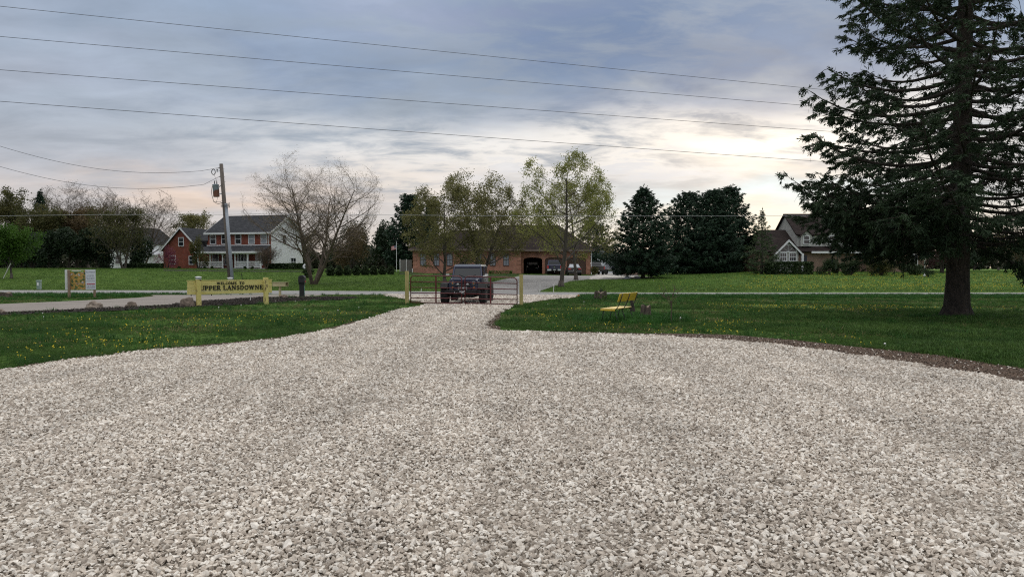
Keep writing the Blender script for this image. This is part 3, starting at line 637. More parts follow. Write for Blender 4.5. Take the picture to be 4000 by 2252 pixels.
def decid(name, label, cat, px, py, top, wpx, leaf=None, nleaf=5000, lsize=.07, seed=1, stems=1, group=None, bark=None, spec=None, D=None, lspread=.16, r0=None, first=.22, lean=0.0, ang=42, twign=(6, 9), shape='oval', twk=None, tilt=14, envf=None):
    rg = random.Random(seed); nr = np.random.default_rng(seed)
    g = gp(px, py) if D is None else onground(px, D)
    H = at(px, top, g.y).z - g.z; W = wpx / F * g.y
    t = thing(name, label, cat, g, 0, group)
    env = {'oval': lambda u: .45 + 1.1 * math.sin(math.pi * min(1, .12 + .85 * u)) ** .8 - .55 * u, 'fan': lambda u: 1.15 - .45 * u, 'pear': lambda u: (.72 + 1.3 * u) if u < .25 else 1.05 - .62 * (u - .25), 'round': lambda u: .35 + math.sin(math.pi * (.08 + .84 * u))}[shape]
    rr = r0 or .018 * H
    Lk = W / 2 / (H * .97) / .78
    sp = spec or [dict(seg=7, wob=.035, up=.02, taper=.25, sides=8), dict(n=(15, 18), len=Lk, ang=ang, up=.10, wob=.09, start=first, env=env, rr=.42, seg=6, sides=5, taper=.25),
                  dict(n=(6, 8), len=.42, ang=42, up=.05, wob=.12, start=.2, fall=.4, rr=.5, seg=4, sides=3), dict(n=twign, len=.5, ang=38, up=.02, wob=.14, start=.1, fall=.4, rr=.5, seg=3, sides=3)]
    tubes, tips = [], []; MINR[0] = (twk or .00010) * g.y
    for s in range(stems):
        d = Vector((lean, 0, 1)).normalized(); off = Vector((0, 0, -.1))
        if stems > 1:
            d = rotv(Vector((0, 0, 1)), R(tilt + 6 * rg.random()), s * 2 * math.pi / stems + .3); off += Vector((d.x, d.y, 0)) * rr * 2.5
        grow(tubes, tips, off, d, (H + .1) * (.97 if stems == 1 else 1.0), rr, 0, sp, rg)
    # clamp to the height and width seen
    nleaf = int(nleaf * LM)
    P = np.array([p[:] for p, _ in tips]); zmax = P[:, 2].max(); kz = H / zmax; xr = np.percentile(np.abs(P[:, 0] - P[:, 0].mean()), 98.6); kx = min(1.8, (W / 2) / xr)
    def fx(v):
        k = kx + (1 - kx) * max(0, 1 - v.z / (H * .12)); q = Vector((v.x * k, v.y * k, v.z * kz))
        if envf:
            k *= 1.2; q = Vector((v.x * k, v.y * k, v.z * kz)); r_ = math.hypot(q.x, q.y); e_ = envf(min(1, max(0, q.z / H))) * W / 2 + .12
            if r_ > e_ * .8: s_ = (e_ * .8 + e_ * .25 * (1 - math.exp(-(r_ - e_ * .8) / (e_ * .25 + .01)))) / r_; q.x *= s_; q.y *= s_
        return q
    tubes = [([fx(p) for p in pts], rs, k) for pts, rs, k in tubes]
    P = np.array([fx(Vector(p))[:] for p in P])
    f = MB(); q = [(rr * 1.9, -.12), (rr * 1.35, .12), (rr * 1.05, .5)]
    if stems == 1: f.lathe(q, n=10)
    main = tubes[:stems] if stems > 1 else tubes[:1]
    tr = MB()
    for pts, rs, k in tubes:
        if rs[0] > rr * .5: tr.tube(pts, rs, 8, False)
    tr.v += []; b0 = len(tr.v); tr.v += f.v; tr.f += [tuple(b0 + i for i in q_) for q_ in f.f]
    tr.build('trunk', bark or M_bark, t, smooth=True)
    link('branches', tubemesh([x for x in tubes if x[1][0] <= rr * .5]), bark or M_bark, t)
    if leaf and nleaf:
        i = nr.integers(0, len(P), nleaf); C = P[i] + nr.normal(0, lspread, (nleaf, 3))
        link('foliage', leafmesh(C, lsize, nr), leaf, t)
    return t
def sprigs(P, D, U, S, nr, shoots=6, w=.10, spread=.95):
    """P root, D direction, U up-ish, S length -> flat needle shoots fanned round the axis of each sprig"""
    P, D, U, S = map(np.asarray, (P, D, U, S)); D = D / np.linalg.norm(D, axis=1)[:, None]
    side = np.cross(D, U); side /= np.linalg.norm(side, axis=1)[:, None] + 1e-9; up = np.cross(side, D)
    Vs = []; n = len(P)
    for k in range(shoots):
        if k == 0: a = np.zeros(n); st = np.zeros(n); ln = np.ones(n)
        else:
            sg = 1 if k % 2 else -1; u = (k + 1) // 2 / ((shoots + 1) // 2 + .5); a = sg * spread * nr.uniform(.7, 1.2, n); st = u * .75 + nr.uniform(-.08, .08, n); ln = (1 - u * .62) * nr.uniform(.45, .8, n)
        el = nr.normal(-.12, .28, n)
        d = D * (np.cos(a) * np.cos(el))[:, None] + side * (np.sin(a) * np.cos(el))[:, None] + up * np.sin(el)[:, None]
        r = nr.uniform(0, 6.28, n); wv = np.cross(d, up * np.cos(r)[:, None] + side * np.sin(r)[:, None] + 1e-3); wv /= np.linalg.norm(wv, axis=1)[:, None] + 1e-9
        q0 = P + D * (S * st)[:, None]; e = q0 + d * (S * ln)[:, None]; h = q0 + d * (S * ln * .45)[:, None]; wv = wv * (S * w * nr.uniform(.7, 1.3, n))[:, None]
        Vs.append(np.stack([q0, h + wv, e, h - wv], 1))
    V = np.concatenate(Vs).reshape(-1, 3); return npmesh('needles', V, np.arange(len(V)).reshape(-1, 4))
def conifer(name, label, px, py, top, wpx, seed=1, leaf=None, group=None, D=None, z0=.06, nb=150, per=26, sz=.5, peak=.18, droop=-.12, w=.10, shape=.8, cat='tree', twist=1.0):
    nr = np.random.default_rng(seed); g = gp(px, py) if D is None else onground(px, D)
    H = at(px, top, g.y).z - g.z; Rm = wpx / 2 / F * g.y
    t = thing(name, label, cat, g, 0, group); tr = MB(); r0 = .016 * H + .05
    tr.tube([(0, 0, -.15), (0, 0, .3), (.0, 0, H * .5), (0, 0, H * .98)], [r0 * 1.5, r0, r0 * .55, .02], 8, False); tr.build('trunk', M_barkd, t, smooth=True)
    P, Dr, S, tubes = [], [], [], []
    for i in range(nb):
        u = (i + nr.random()) / nb; u = u ** 1.15; z = H * (z0 + (.985 - z0) * u); a = i * 2.4 * twist + nr.uniform(-.3, .3)
        env = min(1, (u / peak) * .35 + .65) * (1 - u) ** shape; L = Rm * max(.06, env) * nr.uniform(.72, 1.12)
        h = np.array([math.cos(a), math.sin(a), 0]); pitch = droop + (.9 * u ** 1.5) + nr.normal(0, .08)
        pts = []; m = 6
        for j in range(m + 1):
            s = j / m; pts.append(h * L * s * math.cos(pitch) + np.array([0, 0, z + L * (math.sin(pitch) * s - .22 * s * (1 - s) * 2 + .10 * s * s)]))
        tubes.append(([Vector(p) for p in pts], [max(.008, .011 * L) * (1 - .8 * j / m) for j in range(m + 1)], 3))
        side = np.array([-h[1], h[0], 0]); pts = np.array(pts)
        k = max(4, int(per * (.35 + .65 * L / Rm))); s = nr.uniform(.18, 1, k) ** .75; f = s * m; ii = np.minimum(f.astype(int), m - 1); base = pts[ii] + (pts[ii + 1] - pts[ii]) * (f - ii)[:, None]
        sg = nr.choice([-1, 1], k); lat = nr.uniform(0, .38, k) * L * (1.05 - s); out = nr.uniform(.1, .9, k)
        P.append(base + side * (sg * lat)[:, None] + np.array([0, 0, 1]) * (-lat * .25)[:, None] - h * .05)
        Dr.append(h * (.65) + side * (sg * out)[:, None] + np.array([0, 0, 1]) * nr.normal(-.28, .28, k)[:, None]); S.append(sz * nr.uniform(.6, 1.25, k) * (.65 + .35 * L / Rm))
    for k in range(14):
        P.append(np.array([[0, 0, H * (.99 - .012 * k)]])); a = k * 2.4; Dr.append(np.array([[math.cos(a) * .7, math.sin(a) * .7, .8 + (k == 0) * 4]])); S.append(np.array([sz * (.8 if k else 1.0)]))
    P, Dr, S = np.concatenate(P), np.concatenate(Dr), np.concatenate(S)
    link('branches', tubemesh(tubes), M_barkd, t)
    link('foliage', sprigs(P, Dr, np.tile([0, 0, 1.], (len(P), 1)), S, nr, 5, w), leaf or L_spruce, t)
    return t
def bush(name, label, px, py, top, wpx, leaf, seed=1, n=5000, size=.08, D=None, depth=None, group=None, boxy=False, cat='bush', stems=True, lumps=9, bark=None, thick=1.0):
    nr = np.random.default_rng(seed); g = gp(px, py) if D is None else onground(px, D)
    H = at(px, top, g.y).z - g.z; W = wpx / F * g.y; dp = depth or W
    t = thing(name, label, cat, g, 0, group)
    if boxy:
        C = nr.uniform(-1, 1, (n, 3)); ax = nr.integers(0, 3, n); C[np.arange(n), ax] = np.sign(C[np.arange(n), ax]) * nr.uniform(.8, 1.02, n)
        C = C * np.array([W / 2, dp / 2, H / 2]) + np.array([0, 0, H / 2]) + nr.normal(0, .03 * min(W, H), (n, 3)); C[:, 2] = np.abs(C[:, 2])
    else:
        cs = np.stack([nr.uniform(-.62, .62, lumps), nr.uniform(-.6, .6, lumps), nr.uniform(.22, .78, lumps)], -1); cs[0] = (0, 0, .74); rs = nr.uniform(.28, .44, lumps)
        i = nr.integers(0, lumps, n); v = nr.normal(size=(n, 3)); v /= np.linalg.norm(v, axis=1)[:, None]; v *= (nr.uniform(0, 1, n) ** (1 / (2.2 + thick)))[:, None] * nr.uniform(.8, 1.12, n)[:, None]
        C = cs[i] + v * rs[i][:, None] * np.array([1, 1, .72]); C[:, 2] = np.clip(C[:, 2], .02, 2)
        C = C / np.array([1, 1, np.percentile(C[:, 2], 99.3)]); C = C * np.array([W / 2, dp / 2, H])
    tubes = []; rg = random.Random(seed)
    nst = 5 if not boxy else max(3, int(W / .8))
    for k in range(nst if stems else 2):
        a = rg.uniform(0, 6.28)
        if boxy: x = (k + .5) / nst * W - W / 2; tubes.append(([Vector((x, 0, -.1)), Vector((x, 0, H * .8))], [.03, .01], 4))
        else:
            q = C[rg.randrange(n)]; tubes.append(([Vector((.1 * math.cos(a), .1 * math.sin(a), -.1)), Vector((q[0] * .4, q[1] * .4, q[2] * .5)), Vector(q)], [.03 + .02 * H, .02 + .008 * H, .01], 5))
    link('stems' if H < 4 else 'trunk', tubemesh(tubes), bark or M_barkd, t)
    link('foliage', leafmesh(C, size, nr), leaf, t); return t

# --- near spruce on the right
def near_spruce():
    nr = np.random.default_rng(77); rg = random.Random(77); g = gp(3737, 1240)
    t = thing('spruce_tree', 'huge dark spruce with thick bare trunk and drooping boughs rising past the right edge', 'tree', g)
    H = 22.0; tr = MB(); prof = [(-.2, .64), (0, .55), (.12, .46), (.4, .375), (1.2, .33), (3, .30), (6, .26), (10, .20), (16, .11), (21.9, .02)]
    b0 = 0; n = 22
    for z, r in prof:
        for k in range(n):
            a = 2 * math.pi * k / n; fl = 1 + (.20 * max(0, .5 - z) * math.cos(4 * a + 1)) + .04 * math.sin(7 * a + z * 3); tr.v.append((r * fl * math.cos(a) + .010 * z, r * fl * math.sin(a), z))
    for i in range(len(prof) - 1):
        for k in range(n): tr.f.append((i * n + k, i * n + (k + 1) % n, (i + 1) * n + (k + 1) % n, (i + 1) * n + k))
    tr.build('trunk', mat('spruce_trunk_bark', (.020, .016, .013), .98, (.060, .046, .036), scale=9, sv=(1, 1, .5), bump=1, bscale=14, bdist=.06), t, smooth=True)
    limbs, twigs, P, Dr, S = [], [], [], [], []
    UP = Vector((0, 0, 1)); nb = 185
    for i in range(nb + 17):
        u = (i + rg.random()) / nb; z = 2.5 + (H - 2.8) * u ** 1.25; a = i * 2.39996 + rg.uniform(-.35, .35)
        low = i >= nb
        if low: u = 0; z = rg.uniform(2.8, 4.3); a = R(140 + 5.4 * (i - nb)) + rg.uniform(-.05, .05)
        h = Vector((math.cos(a), math.sin(a), 0)); L = 5.5 * (1 - .92 * (max(0, z - 2.2) / (H - 2.2)) ** 1.3) * rg.uniform(.82, 1.0)
        if z < 3.6 and not low: L *= .70 + .30 * (z - 2.5) / 1.1
        if z > 7: L *= 1.07
        if low: L *= rg.uniform(.72, .98)
        if h.x > .3 and z < 5: L *= .72
        pitch = -.09 + .06 * (z < 4) + .45 * u + rg.gauss(0, .07) - .05 * low; sag = rg.uniform(.12, .28); lift = rg.uniform(.10, .26); m = 9; curl = rg.gauss(0, .12)
        side0 = Vector((-h.y, h.x, 0)); pts = []
        for j in range(m + 1):
            s = j / m; pts.append(Vector((.01 * z, 0, z)) + h * (L * s * math.cos(pitch)) + side0 * (L * curl * s * s) + UP * (L * (math.sin(pitch) * s - sag * s * (1 - s) * 1.6 + lift * s ** 3 - .06 * s)))
        limbs.append((pts, [(.020 + .0125 * L) * (1 - s / m) ** .8 + .006 for s in range(m + 1)], 6))
        ns = int(6 + L * 3.6)
        for k in range(ns):
            s = .16 + .84 * (k + rg.random()) / ns; f = min(s * m, m - .01); ii = int(f); p = pts[ii].lerp(pts[ii + 1], f - ii); bd = (pts[ii + 1] - pts[ii]).normalized()
            sg = 1 if k % 2 else -1; sd = Vector((-bd.y, bd.x, 0)).normalized() * sg
            l = L * .36 * (1.12 - s) ** .75 * rg.uniform(.6, 1.15) + .16
            if s < .34 and rg.random() < .62: l *= .55
            dd = (bd * rg.uniform(.45, .8) + sd * rg.uniform(.55, 1) + UP * rg.uniform(-.38, .02)).normalized(); q = p; tp = [q]
            for _ in range(4):
                dd = (dd + Vector((rg.gauss(0, .1), rg.gauss(0, .1), -.07 + rg.gauss(0, .06)))).normalized(); q = q + dd * (l / 4); tp.append(q)
            twigs.append((tp, [.012, .010, .008, .006, .004], 3))
            dens = 0.05 if s < .32 else (.30 if s < .52 else .95)
            kk = int((6 + l * 17) * dens + rg.random())
            for _ in range(kk):
                v = rg.uniform(.12, 1) ** .7 * 4; jj = min(int(v), 3); c = tp[jj].lerp(tp[jj + 1], v - jj)
                e = (dd * .8 + sd * rg.uniform(-.9, .9) + Vector((rg.gauss(0, .25), rg.gauss(0, .25), rg.uniform(-.75, .12)))).normalized()
                P.append(c[:]); Dr.append(e[:]); S.append(rg.uniform(.16, .34))
            # bare hanging twigs under the bough
            if rg.random() < .8:
                v = tp[rg.randint(1, 4)]; e = (Vector((rg.gauss(0, .3), rg.gauss(0, .3), -1))).normalized(); ll = rg.uniform(.2, .6)
                twigs.append(([v, v + e * ll * .5, v + e * ll + Vector((rg.gauss(0, .05), rg.gauss(0, .05), 0))], [.005, .004, .003], 3))
                if rg.random() < .6 or low:
                    for q_ in ((.3,), (.3, .7))[low]: P.append((v + e * ll * q_)[:]); Dr.append(e[:]); S.append(rg.uniform(.15, .3))
        e = (pts[-1] - pts[-2]).normalized()
        for _ in range(9):
            f = rg.uniform(.74, 1.0) * m; f = min(f, m - .01); ii = int(f); c = pts[ii].lerp(pts[ii + 1], f - ii)
            P.append(c[:]); Dr.append((e + Vector((rg.gauss(0, .45), rg.gauss(0, .45), rg.gauss(.05, .25))))[:]); S.append(rg.uniform(.2, .38))
    # one low bough hanging to the right of the trunk
    pts = [Vector((.3, -.1, 2.35)), Vector((.7, -.5, 2.15)), Vector((1.2, -.8, 1.75)), Vector((1.75, -1.0, 1.25)), Vector((2.1, -1.1, 1.1))]
    limbs.append((pts, [.06, .05, .035, .02, .01], 5))
    for _ in range(210):
        f = rg.uniform(.6, 3.99); ii = int(f); c = pts[ii].lerp(pts[ii + 1], f - ii) + Vector((rg.gauss(0, .12), rg.gauss(0, .22), rg.gauss(0, .05)))
        e = Vector((rg.gauss(.35, .4), rg.gauss(0, .5), rg.uniform(-1.2, -.1))); P.append(c[:]); Dr.append(e[:]); S.append(rg.uniform(.2, .42))
    link('limbs', tubemesh(limbs), M_barkd, t); link('twigs', tubemesh(twigs), M_barkd, t)
    link('foliage', sprigs(P, Dr, np.tile([0, 0, 1.], (len(P), 1)), S, nr, 7, .065, .7), L_near, t)
    print('spruce sprigs', len(P))
near_spruce()
# --- trees across the road, left to right
G_ = 'trees behind the left lawn'
decid('shade_tree', 'small round bright green tree with a leaning stake at the left edge', 'tree', 45, 1087, 878, 165, L_green, 9000, .085, 11, lspread=.2, shape='oval', first=.2)
decid('shade_tree', 'tall bronze and olive leafing tree cut off by the left edge', 'tree', 30, 1075, 738, 330, L_olive, 11000, .13, 12, lspread=.3, D=112)
conifer('spruce_tree', 'dark pointed spruce rising above the bushes at far left', 162, 1062, 745, 150, 13, D=108, nb=120, per=26, sz=.7)
decid('shade_tree', 'dark olive leafing tree in front of the pointed spruce at far left', 'tree', 190, 1064, 800, 190, L_olive, 9000, .12, 14, lspread=.3, D=98)
decid('weeping_tree', 'wide bare russet twigged tree, the taller of the two behind the left wood', 'tree', 330, 1060, 706, 330, L_russet, 7000, .06, 15, stems=4, lspread=.25, D=122, ang=38, shape='fan', r0=.16, envf=dome, bark=M_twig, twk=.00012, twign=(8, 11))
decid('weeping_tree', 'bare russet twigged tree arching toward the brick garage gable', 'tree', 560, 1060, 730, 270, L_russet, 6500, .06, 16, stems=4, lspread=.25, D=120, ang=38, shape='fan', r0=.15, envf=dome, bark=M_twig, twk=.00012, twign=(8, 11))
decid('shade_tree', 'brown and olive leafing tree between the pointed spruce and the map sign', 'tree', 345, 1062, 800, 190, L_brown, 8000, .11, 17, lspread=.3, D=100)
decid('shade_tree', 'olive spring tree with a visible forked trunk left of the brick gable', 'tree', 484, 1066, 785, 210, L_olive, 6500, .085, 18, lspread=.2, stems=2, r0=.17, D=93, first=.12)
bush('evergreen_bush', 'broad dark evergreen bush directly behind the small green tree', 130, 1066, 915, 170, L_dark, 21, 9000, .14, D=93, depth=5, lumps=12)
bush('evergreen_bush', 'tall dark evergreen bush in the wood behind the map sign', 265, 1066, 895, 190, L_dark, 22, 10000, .14, D=94, depth=5, lumps=12)
bush('evergreen_bush', 'dark evergreen bush at the right end of the left wood', 400, 1066, 890, 190, L_dark, 23, 11000, .14, D=95, depth=5, lumps=12)
bush('evergreen_bush', 'dark evergreen bush at the left edge of the photo behind the lawn', 5, 1066, 930, 200, L_dark, 24, 9000, .14, D=95, depth=5, lumps=12)
decid('pear_tree', 'rounded olive pear tree behind the ridge of the brick garage wing', 'tree', 745, 1040, 822, 140, L_pear2, 6000, .12, 25, lspread=.25, D=128)
decid('bare_tree', 'small bare tree just behind the left slope of the two-storey roof', 'tree', 845, 1040, 852, 110, L_russet, 800, .05, 26, lspread=.2, D=132, r0=.12)
bush('garden_tree', 'small olive garden tree between the brick wing and the porch', 776, 1056, 925, 78, L_olive, 27, 2600, .09, D=97, depth=2.5, thick=.3)
bush('redbud_tree', 'pink blossoming redbud beside the left corner of the brick wing', 655, 1058, 962, 95, L_purple, 28, 2200, .07, D=97, depth=3, thick=.2)
decid('birch_tree', 'large bare birch with forked trunks and pale buds in front of the white siding', 'tree', 1225, 1110, 598, 545, L_bud, 8000, .035, 31, stems=4, lspread=.16, r0=.17, bark=M_bud, shape='round', ang=38, envf=dome, twk=.00006, tilt=12,
      spec=[dict(seg=8, wob=.05, up=.02, taper=.15, sides=8), dict(n=(14, 17), len=.54, ang=46, up=.07, wob=.08, start=.22, fall=.30, rr=.5, seg=6, sides=5, taper=.2), dict(n=(9, 12), len=.46, ang=40, up=.02, wob=.13, start=.15, fall=.4, rr=.5, seg=4, sides=3), dict(n=(10, 13), len=.48, ang=34, up=-.03, wob=.15, start=.1, fall=.4, rr=.5, seg=3, sides=3)])
decid('garden_bush', 'large bare multi-stemmed bush at the right end of the porch', 'bush', 1040, 1062, 955, 100, L_russet, 600, .035, 32, stems=5, lspread=.08, r0=.05, D=93, bark=M_twig, shape='fan')
bush('bronze_tree', 'broad rounded tree with bronze brown spring leaves behind the birch', 1375, 1050, 885, 180, L_brown, 33, 9000, .10, D=115, depth=6, cat='tree', thick=.6)
decid('bronze_tree', 'thin brown budding tree just right of the white siding', 'tree', 1215, 1050, 895, 110, L_brown, 2500, .07, 34, D=118, r0=.12)
bush('evergreen_tree', 'dark evergreen showing above the bronze tree', 1370, 1045, 868, 190, L_dark, 35, 6000, .16, D=140, depth=6, cat='tree')
bush('evergreen_tree', 'dark evergreen mass between the bronze tree and the flagpole', 1500, 1050, 872, 150, L_dark, 36, 9000, .15, D=120, depth=6, cat='tree')
conifer('pine_tree', 'dense black-green pine left of the brick ranch house', 1608, 1058, 770, 250, 37, D=112, nb=200, per=34, sz=.8, shape=.42, droop=.15, w=.13)
conifer('pine_tree', 'second dark pine squeezed behind the left pear trees', 1680, 1058, 790, 120, 38, D=120, nb=120, per=28, sz=.8, shape=.45, droop=.15, w=.13)
decid('pear_tree', 'left pear tree of the pair behind the parked jeep, trunk showing left of the jeep', 'tree', 1737, 1108, 700, 320, L_pear2, 9000, .072, 41, stems=1, lspread=.17, r0=.15, first=.10, ang=54, shape='pear', envf=oval)
decid('pear_tree', 'taller pear tree behind the roof of the parked jeep', 'tree', 1880, 1100, 668, 400, L_pear2, 14000, .078, 42, stems=2, lspread=.2, r0=.18, first=.08, ang=54, shape='pear', envf=oval)
decid('pear_tree', 'tallest pear tree with open yellow-green crown right of the gate', 'tree', 2192, 1120, 588, 400, L_pear, 10500, .062, 43, lspread=.16, r0=.19, first=.17, ang=50, shape='pear', envf=oval)
decid('pear_tree', 'shorter pear tree behind the dark sedan in the driveway', 'tree', 2250, 1093, 705, 330, L_pear2, 7500, .075, 44, lspread=.2, r0=.18, first=.16, ang=50, shape='pear', envf=oval)
conifer('spruce_tree', 'broad dark spruce with a clear trunk right of the garage driveway', 2512, 1086, 732, 345, 45, nb=230, per=42, sz=.66, z0=.13, droop=-.22, shape=.72)
conifer('spruce_tree', 'dark spruce behind the garage end, its low boughs over the white outbuilding', 2330, 1062, 880, 230, 46, D=118, nb=90, per=30, sz=.8, z0=.32, shape=.5)
conifer('spruce_tree', 'left spruce of the dense dark group in the middle of the right lawn', 2690, 1064, 756, 330, 47, D=94, nb=230, per=44, sz=.72, shape=.5, droop=-.1)
conifer('spruce_tree', 'double-topped middle spruce of the dense dark group', 2785, 1064, 745, 290, 48, D=90, nb=230, per=44, sz=.7, shape=.5, droop=-.1)
conifer('spruce_tree', 'right spruce of the dense dark group, next to the pale conifer', 2848, 1062, 732, 270, 49, D=96, nb=230, per=44, sz=.7, shape=.48, droop=-.1)
conifer('larch_tree', 'thin pale green conifer with a see-through top beside the arched window', 2975, 1063, 822, 165, 50, leaf=L_thin, D=80, nb=110, per=20, sz=.5, shape=.9, w=.08)
bush('evergreen_bush', 'wide round olive bush under the spruce boughs before the right house', 3440, 1066, 980, 165, L_olive, 51, 8000, .07, D=76, depth=4)
bush('hedge', 'clipped dark hedge under the arched window', 3080, 1062, 1024, 170, L_hedge, 52, 6500, .12, D=79, depth=1.6, boxy=True, cat='hedge')
bush('evergreen_bush', 'low dark spreading bush right of the front door of the right house', 3235, 1062, 1012, 110, L_hedge, 53, 4500, .07, D=78, depth=2)
bush('evergreen_bush', 'low dark bush left of the wide olive bush', 3325, 1062, 1015, 110, L_hedge, 54, 4500, .07, D=77, depth=2)
bush('evergreen_bush', 'dark bush between the wide olive bush and the white lamp post', 3560, 1066, 1025, 110, L_hedge, 55, 3500, .07, D=77, depth=2)
bush('plum_tree', 'dark purple-leaved tree half hidden behind the big spruce trunk', 3680, 1066, 905, 170, leafmat('purple_leaves', (.05, .022, .026), (.12, .045, .05), .25), 56, 6500, .08, D=82, depth=4, cat='tree', thick=.4)
bush('evergreen_bush', 'small grey-green bush at the foot of the lamp post', 3625, 1070, 1047, 60, L_hedge, 57, 1200, .05, D=73, depth=1.4)
decid('shade_tree', 'hazy olive tree beyond the right edge of the lawn', 'tree', 3900, 1060, 880, 230, L_olive, 5000, .10, 58, D=120, lspread=.25)
decid('shade_tree', 'brown budding tree at the right edge of the photo', 'tree', 4010, 1060, 900, 200, L_brown, 4000, .09, 59, D=105, lspread=.25)
bush('evergreen_bush', 'dark bush right of the big trunk across the road', 3800, 1060, 985, 130, L_dark, 60, 4000, .12, D=115, depth=4)
bush('evergreen_tree', 'dark bushy evergreen screening the pale house behind the forked tree', 545, 1062, 905, 120, L_dark, 97, 7000, .14, D=110, depth=4, cat='tree', thick=.5)
bush('evergreen_tree', 'tall dark evergreen tree behind the bushes at the left edge', 90, 1062, 830, 190, L_dark, 98, 9000, .16, D=118, depth=5, cat='tree')
bush('evergreen_tree', 'tall dark evergreen behind the map sign bushes', 300, 1062, 850, 220, L_dark, 99, 9000, .16, D=116, depth=5, cat='tree', thick=.6)
# hedge rows
bush('hedge', 'long clipped hedge in front of the white siding', 1122, 1062, 1030, 150, L_hedge, 61, 7000, .13, D=94.5, depth=1.2, boxy=True, cat='hedge')
bush('hedge', 'clipped hedge between the forked tree and the brick wing', 560, 1061, 1030, 140, L_hedge, 62, 6000, .13, D=96, depth=1.2, boxy=True, cat='hedge')
ARB = ['leftmost small arborvitae in the row behind the birch trunk', 'second small arborvitae from the birch trunk end of the row', 'small arborvitae, third in the row right of the birch trunk', 'small arborvitae, fourth in the row right of the birch trunk', 'small arborvitae, fifth in the row, near its middle', 'small arborvitae, sixth in the row, just past its middle', 'small arborvitae, third from the flagpole end of the row', 'small arborvitae, second from the flagpole end of the row', 'rightmost small arborvitae, at the flagpole end of the row']
for k in range(9):
    px = [1205, 1292, 1325, 1358, 1392, 1426, 1460, 1494, 1526][k]
    conifer('arborvitae', ARB[k], px, 1078 - k * .8 + (6 if k == 0 else 0), (1035 if k == 0 else 1042), 40 if k else 52, 63 + k, leaf=L_hedge, group='row of small arborvitae behind the birch', nb=50, per=14, sz=.32, z0=.02, shape=.35, droop=.5, cat='shrub')
for k, (px, lab) in enumerate([(700, 'tiny round shrub under the brick wing'), (800, 'round shrub left of the porch steps'), (828, 'round shrub before the second porch bay'), (958, 'round shrub before the porch right of the pole'), (985, 'round shrub near the right end of the porch'), (1800, 'low green plants along the ranch house wall')]):
    bush('foundation_shrub', lab, px, 1056, 1040 if k < 5 else 1058, 16 if k < 5 else 40, L_hedge, 80 + k, 500, .06, D=97 - (4 if k == 5 else 0), depth=.7)
bush('foundation_shrub', 'strip of green perennials in front of the ranch house right windows', 1955, 1074, 1058, 90, L_green, 87, 1500, .06, D=93.4, depth=.8, boxy=True)
for k, (px, lab) in enumerate([(718, 'patch of lilac phlox before the brick wing'), (952, 'left patch of lilac phlox before the porch'), (992, 'right patch of lilac phlox before the porch')]):
    bush('phlox', lab, px, 1060, 1054.5, 24, L_lilac, 90 + k, 700, .04, D=93 if k else 92, depth=.8, group='lilac phlox patches', cat='flowers', stems=False)
bush('shrub', 'brown twiggy shrub at the right corner of the ranch garage', 2322, 1075, 1040, 40, L_olive, 95, 1800, .06, D=94, depth=1.5)
# far wood on the skyline
nr = np.random.default_rng(3); C = []
for px0, px1, ytop, D, n in ((-300, 700, 985, 190, 9000), (1150, 1650, 975, 200, 7000), (2250, 3000, 985, 200, 8000), (3000, 4400, 985, 210, 12000), (700, 1150, 1000, 210, 3000), (1650, 2250, 1000, 210, 3000)):
    px = nr.uniform(px0, px1, n); top = ytop + 16 * np.sin(px * .021) + 12 * np.sin(px * .06 + 2) + nr.normal(0, 4, n); z1 = (1045 - top) / F * D + 1.6
    x = (px - 2000) / F * D; C.append(np.stack([x, D + nr.uniform(-6, 6, n), hgt(x, D) + (z1 - hgt(x, D)) * nr.uniform(0, 1, n) ** .8], -1))
fw = link('distant_wood', leafmesh(np.concatenate(C), .55, nr, .7), leafmat('far_wood_leaves', (.030, .038, .022), (.065, .066, .038), .2, .1))
tag(fw, 'low band of distant woodland along the horizon behind the houses', 'wood', kind='stuff')
# ------------------------------------------------------------------ houses
M_white = mat('white_paint', (.72, .73, .74), .5, (.62, .63, .65), scale=3)
M_siding = stripemat('white_lap_siding', (.74, .75, .78), (.40, .41, .43), .11, .16)
M_brick_r = brickmat('red_brick', (.19, .040, .026), (.27, .062, .040), (.17, .10, .08), bump=.2)
M_brick_o = brickmat('orange_brick', (.36, .135, .085), (.46, .20, .125), (.34, .24, .19), bump=.2)
M_brick_b = brickmat('tan_brick', (.19, .12, .09), (.26, .17, .125), (.22, .17, .14), bump=.2)
M_shing = brickmat('grey_shingles', (.032, .034, .039), (.054, .056, .062), (.02, .02, .022), bw=.35, bh=.16, ms=.012)
M_shing_b = brickmat('brown_shingles', (.022, .015, .014), (.036, .026, .024), (.012, .01, .01), bw=.35, bh=.16, ms=.012)
M_pane = mat('window_glass', (.02, .024, .03), .08, spec=.8)
M_blind = mat('window_blinds', (.20, .22, .25), .3, (.28, .30, .33), scale=2, sv=(.2, .2, 9))
M_darkin = mat('interior_shade_black', (.012, .012, .013), .9)  # near-black colour stands in for the shade inside openings
M_door_b = stripemat('brown_panel_door', (.085, .045, .03), (.03, .018, .012), .5, .06)
M_black = mat('black_paint', (.012, .012, .014), .4)
def mp_front(y0): return lambda u, n, z: (u, y0 - n, z)
def mp_right(x0): return lambda u, n, z: (x0 + n, u, z)
def mp_left(x0): return lambda u, n, z: (x0 - n, u, z)
def fbox(b, fn, u0, u1, n0, n1, z0, z1):
    vs = [fn(u, n, z) for u in (u0, u1) for n in (n0, n1) for z in (z0, z1)]
    return b.add(vs, [(0, 1, 3, 2), (4, 6, 7, 5), (0, 4, 5, 1), (2, 3, 7, 6), (0, 2, 6, 4), (1, 5, 7, 3)])
